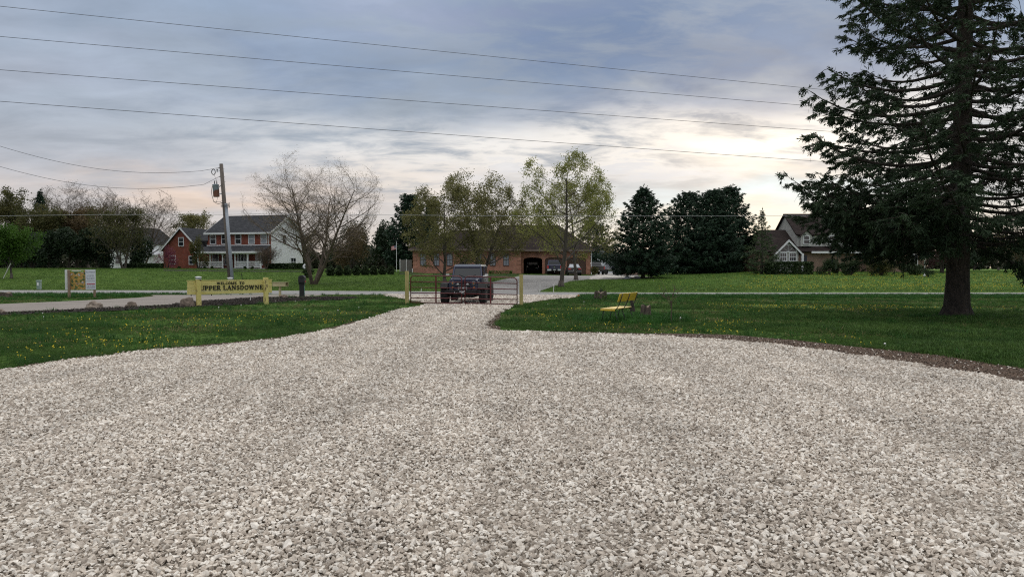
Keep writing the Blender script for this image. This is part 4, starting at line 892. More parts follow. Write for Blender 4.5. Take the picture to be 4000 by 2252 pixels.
def window(T, fn, u, z, w, h, mf=None, mpn=None, rail=True, vert=0, fr=.09, name='window'):
    mf = mf or M_white; b = MB()
    fbox(b, fn, u - w / 2 - fr, u - w / 2, .004, .06, z - fr, z + h + fr); fbox(b, fn, u + w / 2, u + w / 2 + fr, .004, .06, z - fr, z + h + fr)
    fbox(b, fn, u - w / 2, u + w / 2, .004, .06, z + h, z + h + fr); fbox(b, fn, u - w / 2, u + w / 2, .004, .09, z - fr, z)
    if rail: fbox(b, fn, u - w / 2, u + w / 2, .022, .05, z + h * .5 - .03, z + h * .5 + .03)
    for k in range(vert): x = u - w / 2 + w * (k + 1) / (vert + 1); fbox(b, fn, x - .02, x + .02, .024, .047, z, z + h * .5 - .03 if rail else z + h); 
    if vert and rail:
        for k in range(vert): x = u - w / 2 + w * (k + 1) / (vert + 1); fbox(b, fn, x - .02, x + .02, .024, .047, z + h * .5 + .03, z + h)
    f = b.build(name, mf, T); p = MB(); fbox(p, fn, u - w / 2, u + w / 2, .004, .02, z, z + h); p.build('pane', mpn or M_pane, f); return f
def slab(pts, th, name, m, T, down=True):
    """a roof plane of the given 3D corner points with thickness"""
    P = [Vector(p) for p in pts]; n = (P[1] - P[0]).cross(P[2] - P[0]).normalized()
    if n.z < 0: n = -n
    b = MB(); k = len(P); b.add(P + [p - n * th for p in P], [tuple(range(k)), tuple(reversed(range(k, 2 * k)))] + [(i, (i + 1) % k, k + (i + 1) % k, k + i) for i in range(k)])
    return b.build(name, m, T)
# -- two-storey house, left
th_ = R(-14); A0 = Vector((-43.7, 102.4)); zb = 1.22
T = thing('brick_house', 'two-storey house with brick front, white siding flank, grey roof and long white porch', 'house', (A0.x, A0.y, zb), th_)
W, Dp, E = 10.0, 8.7, 5.45; RZ = 8.1
b = MB(); b.box(0, W, .0, .3, -1, E)
b.build('front_wall', M_brick_r, T)
b = MB(); b.pryz([(.302, -1), (Dp, -1), (Dp, E), (Dp / 2, RZ - .12), (.302, E)], W - .25, W + .02); b.pryz([(.302, -1), (Dp, -1), (Dp, E), (Dp / 2, RZ - .12), (.302, E)], .0, .25); b.box(.25, W - .25, Dp - .3, Dp - .002, -1, E)
b.build('side_wall', M_siding, T)
rf = slab([(-.35, -.45, E - .12), (W + .35, -.45, E - .12), (W + .35, Dp / 2, RZ), (-.35, Dp / 2, RZ)], .14, 'roof', M_shing, T)
slab([(-.35, Dp + .45, E - .12), (W + .35, Dp + .45, E - .12), (W + .35, Dp / 2 + .01, RZ), (-.35, Dp / 2 + .01, RZ)], .14, 'roof', M_shing, T)
b = MB(); b.box(-.35, W + .35, -.50, -.452, E - .34, E - .10); b.box(0, W, -.03, -.002, E - .38, E - .14)
for s, x in ((1, W + .352), (1, -.40)):
    b.add([(x, -.45, E - .13), (x + .04, -.45, E - .13), (x, Dp / 2, RZ - .01), (x + .04, Dp / 2, RZ - .01), (x, -.45, E - .4), (x + .04, -.45, E - .4), (x, Dp / 2, RZ - .27), (x + .04, Dp / 2, RZ - .27)], [(0, 1, 3, 2), (4, 6, 7, 5), (0, 4, 5, 1), (2, 3, 7, 6), (0, 2, 6, 4), (1, 5, 7, 3)])
    b.add([(x, Dp + .45, E - .13), (x + .04, Dp + .45, E - .13), (x, Dp / 2 + .004, RZ - .01), (x + .04, Dp / 2 + .004, RZ - .01), (x, Dp + .45, E - .4), (x + .04, Dp + .45, E - .4), (x, Dp / 2 + .004, RZ - .27), (x + .04, Dp / 2 + .004, RZ - .27)], [(0, 1, 3, 2), (4, 6, 7, 5), (0, 4, 5, 1), (2, 3, 7, 6), (0, 2, 6, 4), (1, 5, 7, 3)])
b.build('white_trim', M_white, T)
b = MB(); b.cyl((W - .12, -.08, E - .3), (W - .12, -.08, 0), .05, 6); b.build('downspout', M_white, T)
ff = mp_front(0)
for i, x in enumerate((.85, 2.75, 4.95, 7.1, 9.1)): window(T, ff, x, 3.82, .85, 1.25, mpn=M_blind if i > 2 else None)
for x in (1.2, 3.3, 8.3): window(T, ff, x, .8, .95, 1.5)
b = MB(); b.box(4.75, 6.65, -.05, -.004, .35, 2.5); dr_ = b.build('front_door', M_white, T); b = MB(); b.box(5.05, 5.3, -.07, -.055, 1.0, 2.3); b.box(5.95, 6.2, -.07, -.055, 1.0, 2.3); b.box(5.45, 5.8, -.07, -.055, .9, 2.35); b.build('pane', M_pane, dr_)
fr = mp_right(W + .02); window(T, fr, 6.0, .6, 1.3, 1.2, vert=1); window(T, fr, 3.6, 3.9, .9, 1.2); 
# porch
PR = thing('porch', None, None, (0, 0, 0)); bpy.data.objects.remove(PR)
b = MB(); b.box(-.3, W + .15, -2.15, -.06, -.9, .32); b.build('porch_floor', mat('porch_deck', (.30, .30, .30), .7), T)
pr = slab([(-.45, -2.5, 2.62), (W + .35, -2.5, 2.62), (W + .1, -.01, 3.50), (-.2, -.01, 3.50)], .12, 'porch_roof', M_shing, T)
b = MB(); b.box(-.45, W + .35, -2.56, -2.502, 2.40, 2.64); b.box(-.2, W + .1, -.06, -.003, 3.50, 3.62); b.box(-.2, W + .2, -2.2, -2.05, 2.28, 2.46); b.build('porch_fascia', M_white, T)
for i in range(6):
    x = -.1 + i * 2.0; b = MB(); b.box(x - .07, x + .07, -2.16, -2.02, .32, 2.28); b.box(x - .1, x + .1, -2.19, -1.99, 2.14, 2.27); b.build('porch_post', M_white, T)
for i in (0, 1, 3, 4):
    x0, x1 = -.03 + i * 2.0, 1.83 + i * 2.0; b = MB(); b.box(x0, x1, -2.13, -2.05, 1.18, 1.27); b.box(x0, x1, -2.13, -2.05, .42, .50)
    k = 11
    for j in range(k): x = x0 + (x1 - x0) * (j + .5) / k; b.box(x - .028, x + .028, -2.115, -2.065, .50, 1.18)
    b.build('porch_railing', M_white, T)
b = MB(); b.box(4.2, 5.6, -2.5, -2.16, -.9, .18); b.box(4.2, 5.6, -2.85, -2.505, -.9, .02); b.build('porch_steps', mat('concrete_steps', (.35, .34, .33), .8), T)
# brick garage wing of the same house
X0, X1 = -7.6, -1.4; mx_ = (X0 + X1) / 2; b = MB(); b.prxz([(X0, -1), (X1, -1), (X1, 3.1), (mx_, 6.05), (X0, 3.1)], 0, 8.0); b.box(X1, -.05, 1.6, 7.0, -1, 4.4)
b.build('wing_wall', M_brick_r, T)
slab([(X0 - .3, -.3, 2.86), (X0 - .3, 8.2, 2.86), (mx_, 8.2, 6.22), (mx_, -.3, 6.22)], .12, 'wing_roof', M_shing, T)
slab([(X1 + .3, -.3, 2.86), (X1 + .3, 8.2, 2.86), (mx_ + .01, 8.2, 6.22), (mx_ + .01, -.3, 6.22)], .12, 'wing_roof', M_shing, T)
slab([(X1 - 1.4, 1.3, 4.3), (-.03, 1.3, 4.3), (-.03, 4.6, 6.2), (X1 - 1.4, 4.6, 6.2)], .12, 'link_roof', M_shing, T)
b = MB()
for s in (-1, 1):
    xe = mx_ + s * (mx_ - X0 + .34); ya, yb = -.36, -.305
    b.add([(xe, ya, 2.86), (xe, yb, 2.86), (mx_, ya, 6.26), (mx_, yb, 6.26), (xe, ya, 2.6), (xe, yb, 2.6), (mx_, ya, 6.0), (mx_, yb, 6.0)], [(0, 1, 3, 2), (4, 6, 7, 5), (0, 4, 5, 1), (2, 3, 7, 6), (0, 2, 6, 4), (1, 5, 7, 3)])
b.build('wing_trim', M_white, T)
window(T, ff, mx_ + .0, 3.55, .75, 1.15); window(T, ff, -5.95, .95, .8, 1.15); window(T, ff, -2.75, .9, .8, 1.1)
# satellite dish
g = gp(1196, 1066); g = Vector((xat(1196, 88), 88, hz(xat(1196, 88), 88)))
T2 = thing('satellite_dish', 'small pale satellite dish on a short pole beside the birch trunk', 'dish', g); h = at(1196, 1042, 88).z - g.z
b = MB(); b.tube([(0, 0, -.1), (0, 0, h)], .04, 6); b.build('pole', M_black, T2)
b = MB(); b.lathe([(.02, 0), (.2, .03), (.38, .10), (.40, .13), (.2, .06), (.02, .03)], n=16); o = b.build('reflector', mat('dish_grey', (.5, .51, .52), .5), T2, smooth=True); o.location = (0, -.05, h); o.rotation_euler = (R(68), 0, R(15))
# -- pale house glimpsed through the left trees
T = thing('pale_house', 'pale siding house with grey roof glimpsed through the left trees', 'house', (xat(500, 138), 138, hz(xat(500, 138), 138)), R(-10))
b = MB(); b.prxz([(-4, -1), (4, -1), (4, 5.0), (0, 8.0), (-4, 5.0)], 0, 9); b.build('wall', M_siding, T)
slab([(-4.4, -.4, 4.75), (-4.4, 9.4, 4.75), (0, 9.4, 8.15), (0, -.4, 8.15)], .15, 'roof', M_shing, T); slab([(4.4, -.4, 4.75), (4.4, 9.4, 4.75), (.01, 9.4, 8.15), (.01, -.4, 8.15)], .15, 'roof', M_shing, T)
for x, z in ((-2.2, .9), (2.2, .9), (-2.2, 3.5), (2.2, 3.5), (0, 3.5)): window(T, ff, x, z, 1.0, 1.4)
b = MB(); b.box(4.03, 9.5, 1.0, 3.8, -1, .35); b.box(4.03, 9.5, .9, 3.9, 2.5, 2.75)
for x in (4.2, 5.9, 7.6, 9.35): b.box(x - .08, x + .08, 1.05, 1.21, .35, 2.5)
b.build('porch', M_white, T)
# -- brick ranch house with garage
T = thing('brick_ranch_house', 'long single-storey orange brick house with brown hip roof and three garage doors', 'house', (0, 95, .74), 0)
x0, x1 = xat(1613, 95), xat(2035, 95); E = 3.35
wins = [(1653, 984, 1028), (1705, 984, 1028), (1757, 984, 1028), (1870, 984, 1028), (1925, 990, 1034), (1977, 990, 1034)]
b = MB(); b.box(x0, x1, 0, 9.5, -1.2, E); b.build('wall', M_brick_o, T)
for xc in (x0 + .25, x1 - .25):
    b = MB()
    for k in range(6): b.box(xc - .27, xc + .27, -.035, -.003, .1 + k * .56, .1 + k * .56 + .34)
    b.build('quoins', M_brick_o, T)
M_ledge = mat('dark_window_frame', (.06, .05, .05), .6)
for px, ya, yb in wins:
    window(T, ff, xat(px, 95), 1.18, .66, 1.5, mf=M_ledge, mpn=M_blind, fr=.06, vert=1)
b = MB(); b.box(xat(1812, 95) - .5, xat(1812, 95) + .5, -.06, -.004, 0, 2.2); b.build('front_door', M_door_b, T)
hy, hr = 4.75, 6.1
xl, xr = x0 - .55, x1 + .5
rl, rr_ = x0 + 5.0, x1 - 4.2
slab([(xl, -.55, E), (xr, -.55, E), (rr_, hy, hr), (rl, hy, hr)], .12, 'roof', M_shing_b, T); slab([(xl, 10, E), (xr, 10, E), (rr_, hy + .01, hr), (rl, hy + .01, hr)], .12, 'roof', M_shing_b, T)
slab([(xl, -.55, E), (xl, 10, E), (rl, hy, hr)], .12, 'roof', M_shing_b, T); slab([(xr, -.55, E), (xr, 10, E), (rr_, hy, hr)], .12, 'roof', M_shing_b, T)
b = MB(); b.box(xl, xr, -.62, -.553, E - .24, E + .0); b.box(xl, xr, -.55, -.003, E - .26, E - .2); b.build('fascia', mat('brown_fascia', (.16, .12, .10), .6), T)
gx1 = xat(2305, 97); gy = 1.6
d1 = (xat(2045, 96.6), xat(2118, 96.6)); d2 = (xat(2129, 96.6), xat(2204, 96.6)); d3 = (xat(2215, 96.6), xat(2289, 96.6)); zt = 2.25
b = MB(); segs = [(x1 + .002, d1[0]), (d1[1], d2[0]), (d2[1], d3[0]), (d3[1], gx1)]
for a_, c_ in segs: b.box(a_, c_, gy, gy + .3, -1.2, zt - .3)
for (a_, c_) in (d1, d2, d3):
    k = 10; m_ = (a_ + c_) / 2; w = (c_ - a_) / 2; poly = [(a_, zt - .3)] + [(m_ - w * math.cos(math.pi * j / k), zt - .3 + .32 * math.sin(math.pi * j / k)) for j in range(1, k)] + [(c_, zt - .3)]
    for j in range(len(poly) - 1): b.prxz([poly[j], poly[j + 1], (poly[j + 1][0], 3.30), (poly[j][0], 3.30)], gy, gy + .3)
for a_, c_ in segs: b.box(a_, c_, gy, gy + .3, zt - .3, 3.30)
b.box(gx1 - .3, gx1 - .001, gy + .301, 11.5, -1.2, 3.3)
b.build('garage_wall', M_brick_o, T)
b = MB()
for k in range(6): b.box(gx1 - .5, gx1 + .02, gy - .035, gy - .003, .1 + k * .54, .1 + k * .54 + .32)
b.build('quoins', M_brick_o, T)
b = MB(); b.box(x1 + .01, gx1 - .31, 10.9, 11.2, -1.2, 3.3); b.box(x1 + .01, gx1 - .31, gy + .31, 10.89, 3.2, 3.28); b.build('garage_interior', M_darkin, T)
b = MB(); b.box(d2[0] + .002, d2[1] - .002, gy + .12, gy + .2, -.2, zt + .03); b.build('garage_door', M_door_b, T)
b = MB(); b.box(d3[0] + .002, d3[1] - .002, gy + .12, gy + .2, -.2, zt + .03); b.build('garage_door', M_door_b, T)
gr_ = 6.95; ym = 7.0
slab([(x1 - 5.5, gy - .6, 3.3), (gx1 + .5, gy - .6, 3.3), (gx1 - 4.0, ym, gr_), (x1 - 2.5, ym, gr_)], .12, 'garage_roof', M_shing_b, T)
slab([(gx1 + .5, gy - .6, 3.3), (gx1 + .5, 12.4, 3.3), (gx1 - 4.0, ym, gr_)], .12, 'garage_roof', M_shing_b, T)
slab([(x1 - 5.5, 12.4, 3.3), (gx1 + .5, 12.4, 3.3), (gx1 - 4.0, ym + .01, gr_), (x1 - 2.5, ym + .01, gr_)], .12, 'garage_roof', M_shing_b, T)
slab([(x1 - 5.5, gy - .6, 3.3), (x1 - 5.5, 12.4, 3.3), (x1 - 2.5, ym + .005, gr_)], .12, 'garage_roof', M_shing_b, T)
b = MB(); b.box(x1 + .55, gx1 + .5, gy - .67, gy - .603, 3.06, 3.3); b.build('fascia', mat('brown_fascia_b', (.16, .12, .10), .6), T)
b = MB(); b.cyl((gx1 + .12, gy - .08, 0), (gx1 + .12, gy - .08, 3.1), .06, 6); b.build('downspout', M_white, T)
b = MB(); b.cyl((x0 - .05, -.1, 0), (x0 - .05, -.1, .75), .06, 6); b.build('vent_pipe', M_white, T)
# grey shed panel left of the ranch house
g = Vector((xat(1588, 99), 99, hz(xat(1588, 99), 99))); T = thing('garden_fence', 'grey board fence panel joining the left end of the ranch house', 'fence', g)
b = MB(); b.box(-.85, .75, 0, .05, -.2, 1.75); b.build('board_panel', stripemat('grey_boards', (.16, .15, .14), (.06, .055, .05), .14, .1, axis=0), T); b = MB(); b.box(-.05, .05, -.06, -.004, -.2, 1.85); b.box(-.95, -.853, -.05, .05, -.2, 1.85); b.build('post', M_white, T)
# white outbuilding
g = Vector((xat(2362, 132), 132, hz(xat(2362, 132), 132))); T = thing('outbuilding', 'white metal outbuilding beyond the ranch garage, seen under the dark spruce', 'building', g, R(4))
b = MB(); b.prxz([(-3.2, -1), (1.55, -1), (1.55, 3.2), (-.8, 4.6), (-3.2, 3.2)], 0, 8); b.build('wall', stripemat('white_metal_siding', (.50, .53, .58), (.38, .40, .44), .3, .08, axis=0), T)
slab([(-3.5, -.2, 3.05), (-3.5, 8.2, 3.05), (-.8, 8.2, 4.72), (-.8, -.2, 4.72)], .1, 'roof', M_shing, T); slab([(1.85, -.2, 3.05), (1.85, 8.2, 3.05), (-.79, 8.2, 4.72), (-.79, -.2, 4.72)], .1, 'roof', M_shing, T)
b = MB(); b.box(1.7, 1.95, -.3, -.05, 0, 3.0); b.build('corner_post', M_white, T)
# -- right house behind the spruce
Dr_ = 86; T = thing('gabled_house', 'brown-roofed house with arched gable window and white dormers behind the spruce boughs', 'house', (0, Dr_, 1.0), 0)
X = lambda px, d=0: xat(px, Dr_ + d); Zp = lambda py, d=0: (1045 - py) / F * (Dr_ + d) + CAMZ - 1.0
M_sid2 = stripemat('cream_siding', (.46, .46, .44), (.24, .24, .23), .13, .15)
fR = lambda y0: mp_front(y0)
b = MB(); b.box(X(2985), X(3640), 2.0, 11, -1.2, 2.75); b.build('wall', M_brick_b, T)
# low left roof
zr = Zp(897, 6); slab([(X(2960), 1.5, 2.6), (X(3430), 1.5, 2.6), (X(3430, 6), 6.5, zr), (X(2968, 6), 6.5, zr)], .14, 'roof', M_shing_b, T); slab([(X(2960), 11.5, 2.6), (X(3430), 11.5, 2.6), (X(3430, 6), 6.51, zr), (X(2968, 6), 6.51, zr)], .14, 'roof', M_shing_b, T)
b = MB(); b.box(X(3190), X(3430), 1.42, 1.496, 2.36, 2.62); b.build('white_trim', M_white, T)
# gabled bay with arched window
a_, c_ = X(3040), X(3122); m_ = (a_ + c_) / 2; pk = Zp(940); ev = Zp(985)
b = MB(); b.prxz([(a_, -1.2), (c_, -1.2), (c_, ev), (m_, pk - .1), (a_, ev)], .3, 3.2); b.build('bay_wall', M_sid2, T)
slab([(a_ - .45, .0, ev - .25), (a_ - .45, 5.2, ev - .25), (m_, 5.2, pk + .12), (m_, .0, pk + .12)], .12, 'bay_roof', M_shing_b, T); slab([(c_ + .45, .0, ev - .25), (c_ + .45, 5.2, ev - .25), (m_ + .01, 5.2, pk + .12), (m_ + .01, .0, pk + .12)], .12, 'bay_roof', M_shing_b, T)
b = MB()
for s in (-1, 1):
    xe = m_ + s * (m_ - a_ + .5); b.add([(xe, -.06, ev - .25), (xe, -.004, ev - .25), (m_, -.06, pk + .16), (m_, -.004, pk + .16), (xe, -.06, ev - .5), (xe, -.004, ev - .5), (m_, -.06, pk - .14), (m_, -.004, pk - .14)], [(0, 1, 3, 2), (4, 6, 7, 5), (0, 4, 5, 1), (2, 3, 7, 6), (0, 2, 6, 4), (1, 5, 7, 3)])
b.build('bay_trim', M_white, T)
fb = mp_front(.3); wz = Zp(1018); 
for s in (-1, 1): window(T, fb, m_ + s * .58, wz, .72, .92, vert=2, fr=.08)
aw = MB(); za = Zp(982); k = 14; rad = .95
o_ = [(m_ - (rad + .1) * math.cos(math.pi * j / k), za + (rad * .82 + .1) * math.sin(math.pi * j / k)) for j in range(k + 1)]; i_ = [(m_ - rad * math.cos(math.pi * j / k), za + rad * .82 * math.sin(math.pi * j / k)) for j in range(k + 1)]
for j in range(k): aw.prxz([o_[j], o_[j + 1], i_[j + 1], i_[j]], .22, .296)
aw.box(m_ - rad - .1, m_ + rad + .1, .22, .296, za - .12, za - .002)
for an in (45, 90, 135): aw.bar((m_, .262, za), (m_ + rad * math.cos(R(an)), .262, za + rad * .82 * math.sin(R(an))), .035, .03)
af = aw.build('arched_window', M_white, T); pn = MB(); pn.prxz([(m_ + rad, za)] + list(reversed(i_[:-1])), .275, .292); pn.build('pane', M_pane, af)
# tall section with left gable end
zr2 = Zp(832, 5); xa, xb = X(3083, 5), X(3560, 5)
b = MB(); b.pryz([(2.6, 2.0), (10.4, 2.0), (10.4, 4.74), (6.5, zr2 - .22), (2.6, 4.74)], xa, xb); b.build('upper_wall', M_sid2, T)
slab([(xa - .25, 2.2, 4.7), (xb + .3, 2.2, 4.7), (xb + .3, 6.5, zr2), (xa - .25, 6.5, zr2)], .14, 'upper_roof', M_shing_b, T); slab([(xa - .25, 10.8, 4.7), (xb + .3, 10.8, 4.7), (xb + .3, 6.51, zr2), (xa - .25, 6.51, zr2)], .14, 'upper_roof', M_shing_b, T)
# dormers
for px in (3178, 3280, 3375):
    a_, c_ = X(px - 22), X(px + 22); m2 = (a_ + c_) / 2; z0_, z1_ = Zp(950), Zp(915); b = MB(); b.prxz([(a_, z0_ - .3), (c_, z0_ - .3), (c_, z1_), (m2, z1_ + .55), (a_, z1_)], 2.2, 5.2)
    dm_ = b.build('dormer', M_sid2, T); window(T, mp_front(2.2), m2, z0_, .62, .95, fr=.08, name='dormer_window')
    s1 = slab([(a_ - .2, 2.0, z1_ - .12), (a_ - .2, 5.2, z1_ - .12), (m2, 5.2, z1_ + .66), (m2, 2.0, z1_ + .66)], .08, 'dormer_roof', M_shing_b, T); s2 = slab([(c_ + .2, 2.0, z1_ - .12), (c_ + .2, 5.2, z1_ - .12), (m2 + .01, 5.2, z1_ + .66), (m2 + .01, 2.0, z1_ + .66)], .08, 'dormer_roof', M_shing_b, T)
# right gabled wing: siding above brick
a_, c_ = X(3422, -1), X(3628, -1); m3 = (a_ + c_) / 2; ev = Zp(975, -1); pk = Zp(900, -1)
b = MB(); b.prxz([(a_, -1.2), (c_, -1.2), (c_, ev - .1), (a_, ev - .1)], -.6, 7); b.build('wing_wall', M_brick_b, T)
b = MB(); b.prxz([(a_ - .02, ev - .097), (c_ + .02, ev - .097), (c_ + .02, ev + .2), (m3, pk), (a_ - .02, ev + .2)], -.64, 6.96); b.build('wing_gable', M_sid2, T)
slab([(a_ - .5, -1.0, ev - .15), (a_ - .5, 7.5, ev - .15), (m3, 7.5, pk + .25), (m3, -1.0, pk + .25)], .12, 'wing_roof', M_shing_b, T); slab([(c_ + .5, -1.0, ev - .15), (c_ + .5, 7.5, ev - .15), (m3 + .01, 7.5, pk + .25), (m3 + .01, -1.0, pk + .25)], .12, 'wing_roof', M_shing_b, T)
b = MB()
for s in (-1, 1):
    xe = m3 + s * (m3 - a_ + .55); b.add([(xe, -1.06, ev - .15), (xe, -1.004, ev - .15), (m3, -1.06, pk + .28), (m3, -1.004, pk + .28), (xe, -1.06, ev - .45), (xe, -1.004, ev - .45), (m3, -1.06, pk - .02), (m3, -1.004, pk - .02)], [(0, 1, 3, 2), (4, 6, 7, 5), (0, 4, 5, 1), (2, 3, 7, 6), (0, 2, 6, 4), (1, 5, 7, 3)])
b.build('wing_trim', M_white, T)
fw_ = mp_front(-.6); window(T, fw_, X(3577, -1), Zp(1033, -1), .75, 1.2, vert=1); window(T, fw_, X(3490, -1), Zp(1033, -1), .75, 1.2, vert=1); window(T, mp_front(-.64), m3, ev + .35, .8, .9)
b = MB(); b.box(X(3158), X(3178), 1.93, 1.998, 0, 2.1); b.build('front_door', mat('dark_door', (.02, .022, .035), .5), T)
b = MB(); b.box(X(3148), X(3157), 1.3, 1.5, 0, 2.35); b.build('porch_column', M_white, T)
# far right glimpse of a lane beyond the field
# ------------------------------------------------------------------ lettering
def stroke(b, pts, w, y0, y1, S, O):
    """flat raised strokes: pts in glyph units, scaled by S and moved by O (x, z)"""
    for (xa, za), (xb, zb_) in zip(pts[:-1], pts[1:]):
        a = Vector((xa * S + O[0], 0, za * S + O[1])); c = Vector((xb * S + O[0], 0, zb_ * S + O[1])); d = c - a
        if d.length < 1e-6: continue
        d.normalize(); n = Vector((-d.z, 0, d.x)) * (w * S / 2); e = d * (w * S * .12); q = [a - e + n, c + e + n, c + e - n, a - e - n]
        b.prxz([(v.x, v.z) for v in q], y0, y1)
def arc(cx, cz, rx, rz, a0, a1, n=10): return [(cx + rx * math.cos(R(a0 + (a1 - a0) * i / n)), cz + rz * math.sin(R(a0 + (a1 - a0) * i / n))) for i in range(n + 1)]
K, k_ = .19, .085
sf = lambda x, z, w=.30: ([(x - w / 2, z), (x + w / 2, z)], .07)
GL = {
 'U': (.85, [([(.15, .97), (.15, .35)] , K), (arc(.43, .33, .28, .30, 180, 360), .12), ([(.71, .33), (.71, .97)], k_), sf(.15, .965), sf(.71, .965)]),
 'P': (.72, [([(.17, .03), (.17, .97)], K), ([(.17, .95), (.40, .95)], k_), (arc(.40, .71, .22, .24, 90, -90), .14), ([(.40, .47), (.17, .47)], k_), sf(.17, .035, .36), sf(.1, .965, .2)]),
 'E': (.72, [([(.17, .03), (.17, .97)], K), ([(.1, .955), (.62, .955)], k_), ([(.17, .5), (.5, .5)], k_), ([(.1, .045), (.64, .045)], k_), ([(.61, .98), (.61, .78)], k_), ([(.63, .02), (.63, .24)], k_), ([(.49, .6), (.49, .4)], .07)]),
 'R': (.82, [([(.17, .03), (.17, .97)], K), ([(.17, .95), (.40, .95)], k_), (arc(.40, .72, .21, .23, 90, -90), .14), ([(.40, .49), (.17, .49)], k_), ([(.38, .48), (.68, .04)], .17), sf(.17, .035, .34), sf(.72, .035, .22), sf(.1, .965, .2)]),
 'L': (.70, [([(.17, .03), (.17, .97)], K), ([(.1, .045), (.62, .045)], k_), ([(.61, .02), (.61, .28)], k_), sf(.17, .965, .34)]),
 'A': (.90, [([(.12, .03), (.43, .97)], k_), ([(.43, .97), (.74, .03)], K), ([(.22, .35), (.62, .35)], k_), sf(.12, .035, .26), sf(.74, .035, .32)]),
 'N': (.90, [([(.14, .03), (.14, .97)], k_), ([(.14, .95), (.72, .05)], K), ([(.72, .03), (.72, .97)], k_), sf(.14, .035, .26), sf(.12, .965, .2), sf(.72, .965, .26)]),
 'S': (.66, [(arc(.32, .73, .21, .225, 35, 270, 12), .13), (arc(.32, .275, .22, .23, 90, -145, 12), .14), ([(.52, .97), (.52, .75)], .06), ([(.1, .03), (.1, .27)], .06)]),
 'D': (.86, [([(.17, .03), (.17, .97)], K), ([(.1, .955), (.36, .955)], k_), (arc(.36, .5, .34, .455, 90, -90, 12), .15), ([(.36, .045), (.1, .045)], k_)]),
 'O': (.90, [(arc(.43, .5, .33, .43, 0, 360, 18), .15)]),
 'W': (1.20, [([(.10, .97), (.33, .05)], K), ([(.33, .05), (.55, .92)], k_), ([(.55, .95), (.78, .05)], K), ([(.78, .05), (1.0, .97)], k_), sf(.10, .965, .3), sf(.55, .965, .26), sf(1.0, .965, .24)]),
 'C': (.80, [(arc(.43, .5, .32, .43, 42, 318, 14), .14), ([(.67, .97), (.67, .74)], .06)]),
 'M': (1.10, [([(.13, .03), (.13, .97)], k_), ([(.13, .95), (.50, .08)], K), ([(.50, .08), (.86, .95)], k_), ([(.88, .03), (.88, .97)], K), sf(.13, .035, .24), sf(.11, .965, .2), sf(.88, .035, .3), sf(.92, .965, .2)]),
 'T': (.78, [([(.37, .03), (.37, .97)], K), ([(.05, .955), (.69, .955)], k_), ([(.06, .98), (.06, .75)], .07), ([(.68, .98), (.68, .75)], .07), sf(.37, .035, .34)]),
}
def serif_text(txt, x0, x1, z0, h, y0, y1):
    b = MB(); gap = .06; tot = sum(.42 if c == ' ' else GL[c][0] + gap for c in txt); sx = (x1 - x0) / tot; b2 = MB(); x = 0
    for c in txt:
        if c == ' ': x += .42; continue
        w, st = GL[c]; k = 0
        for i, (pts, wd) in enumerate(st): stroke(b2, [(p[0] + x, p[1]) for p in pts], wd, y0 - .0004 * i, y1, 1, (0, 0))
        x += w + gap
    b2.v = [(x0 + v[0] * sx, v[1], z0 + v[2] * h) for v in b2.v]; return b2
def text_mesh(txt, size, name, m, T, loc, width=None):
    cu = bpy.data.curves.new(name, 'FONT'); cu.body = txt; cu.size = size; cu.align_x = 'CENTER'; cu.extrude = .002
    o = bpy.data.objects.new(name, cu); COL.objects.link(o); dg = bpy.context.evaluated_depsgraph_get(); me = bpy.data.meshes.new_from_object(o.evaluated_get(dg)); bpy.data.objects.remove(o)
    xs_ = [v.co.x for v in me.vertices]; k = (width / (max(xs_) - min(xs_))) if width and xs_ else 1
    for v in me.vertices: v.co = Vector((v.co.x * k, -v.co.z, v.co.y))
    ob = link(name, me, m, T); ob.location = loc; return ob
# ------------------------------------------------------------------ welcome sign
def weathered_yellow(name):
    m = bpy.data.materials.new(name); m.use_nodes = True; t = m.node_tree; p = t.nodes['Principled BSDF']; p.inputs['Roughness'].default_value = .75
    tcn = t.nodes.new('ShaderNodeTexCoord')
    def nz(s, sv, d=8):
        mp = t.nodes.new('ShaderNodeMapping'); mp.inputs['Scale'].default_value = sv; t.links.new(tcn.outputs['Object'], mp.inputs[0]); n = t.nodes.new('ShaderNodeTexNoise'); n.inputs['Scale'].default_value = s; n.inputs['Detail'].default_value = d; n.inputs['Roughness'].default_value = .65; t.links.new(mp.outputs[0], n.inputs[0]); return n.outputs['Fac']
    def mr(s, a, b):
        r = t.nodes.new('ShaderNodeMapRange'); r.inputs[1].default_value = a; r.inputs[2].default_value = b; t.links.new(s, r.inputs[0]); return r.outputs[0]
    def mx(f, a, b):
        x = t.nodes.new('ShaderNodeMix'); x.data_type = 'RGBA'; t.links.new(f, x.inputs[0])
        for i, v in ((6, a), (7, b)):
            if isinstance(v, tuple): x.inputs[i].default_value = (*v, 1)
            else: t.links.new(v, x.inputs[i])
        return x.outputs[2]
    return m, t, p, nz, mr, mx
m, t, p, nz, mr, mx = weathered_yellow('yellow_sign_boards')
c = mx(mr(nz(3, (1, 1, 3)), .3, .7), (.62, .52, .17), (.72, .63, .26)); c = mx(mr(nz(6, (.5, 1, 9)), .60, .68), c, (.26, .20, .10)); t.links.new(c, p.inputs['Base Color']); M_ysign = m
m, t, p, nz, mr, mx = weathered_yellow('yellow_post_paint')
c = mx(mr(nz(4, (1, 1, .4)), .3, .7), (.60, .50, .15), (.70, .60, .24)); c = mx(mr(nz(6, (1.4, 1.4, .5)), .57, .62), c, (.13, .085, .05)); t.links.new(c, p.inputs['Base Color']); M_ypost = m
a_, c_ = gp(775, 1197), gp(1038, 1188); ang = math.atan2(c_.y - a_.y, c_.x - a_.x); L = (c_ - a_).length
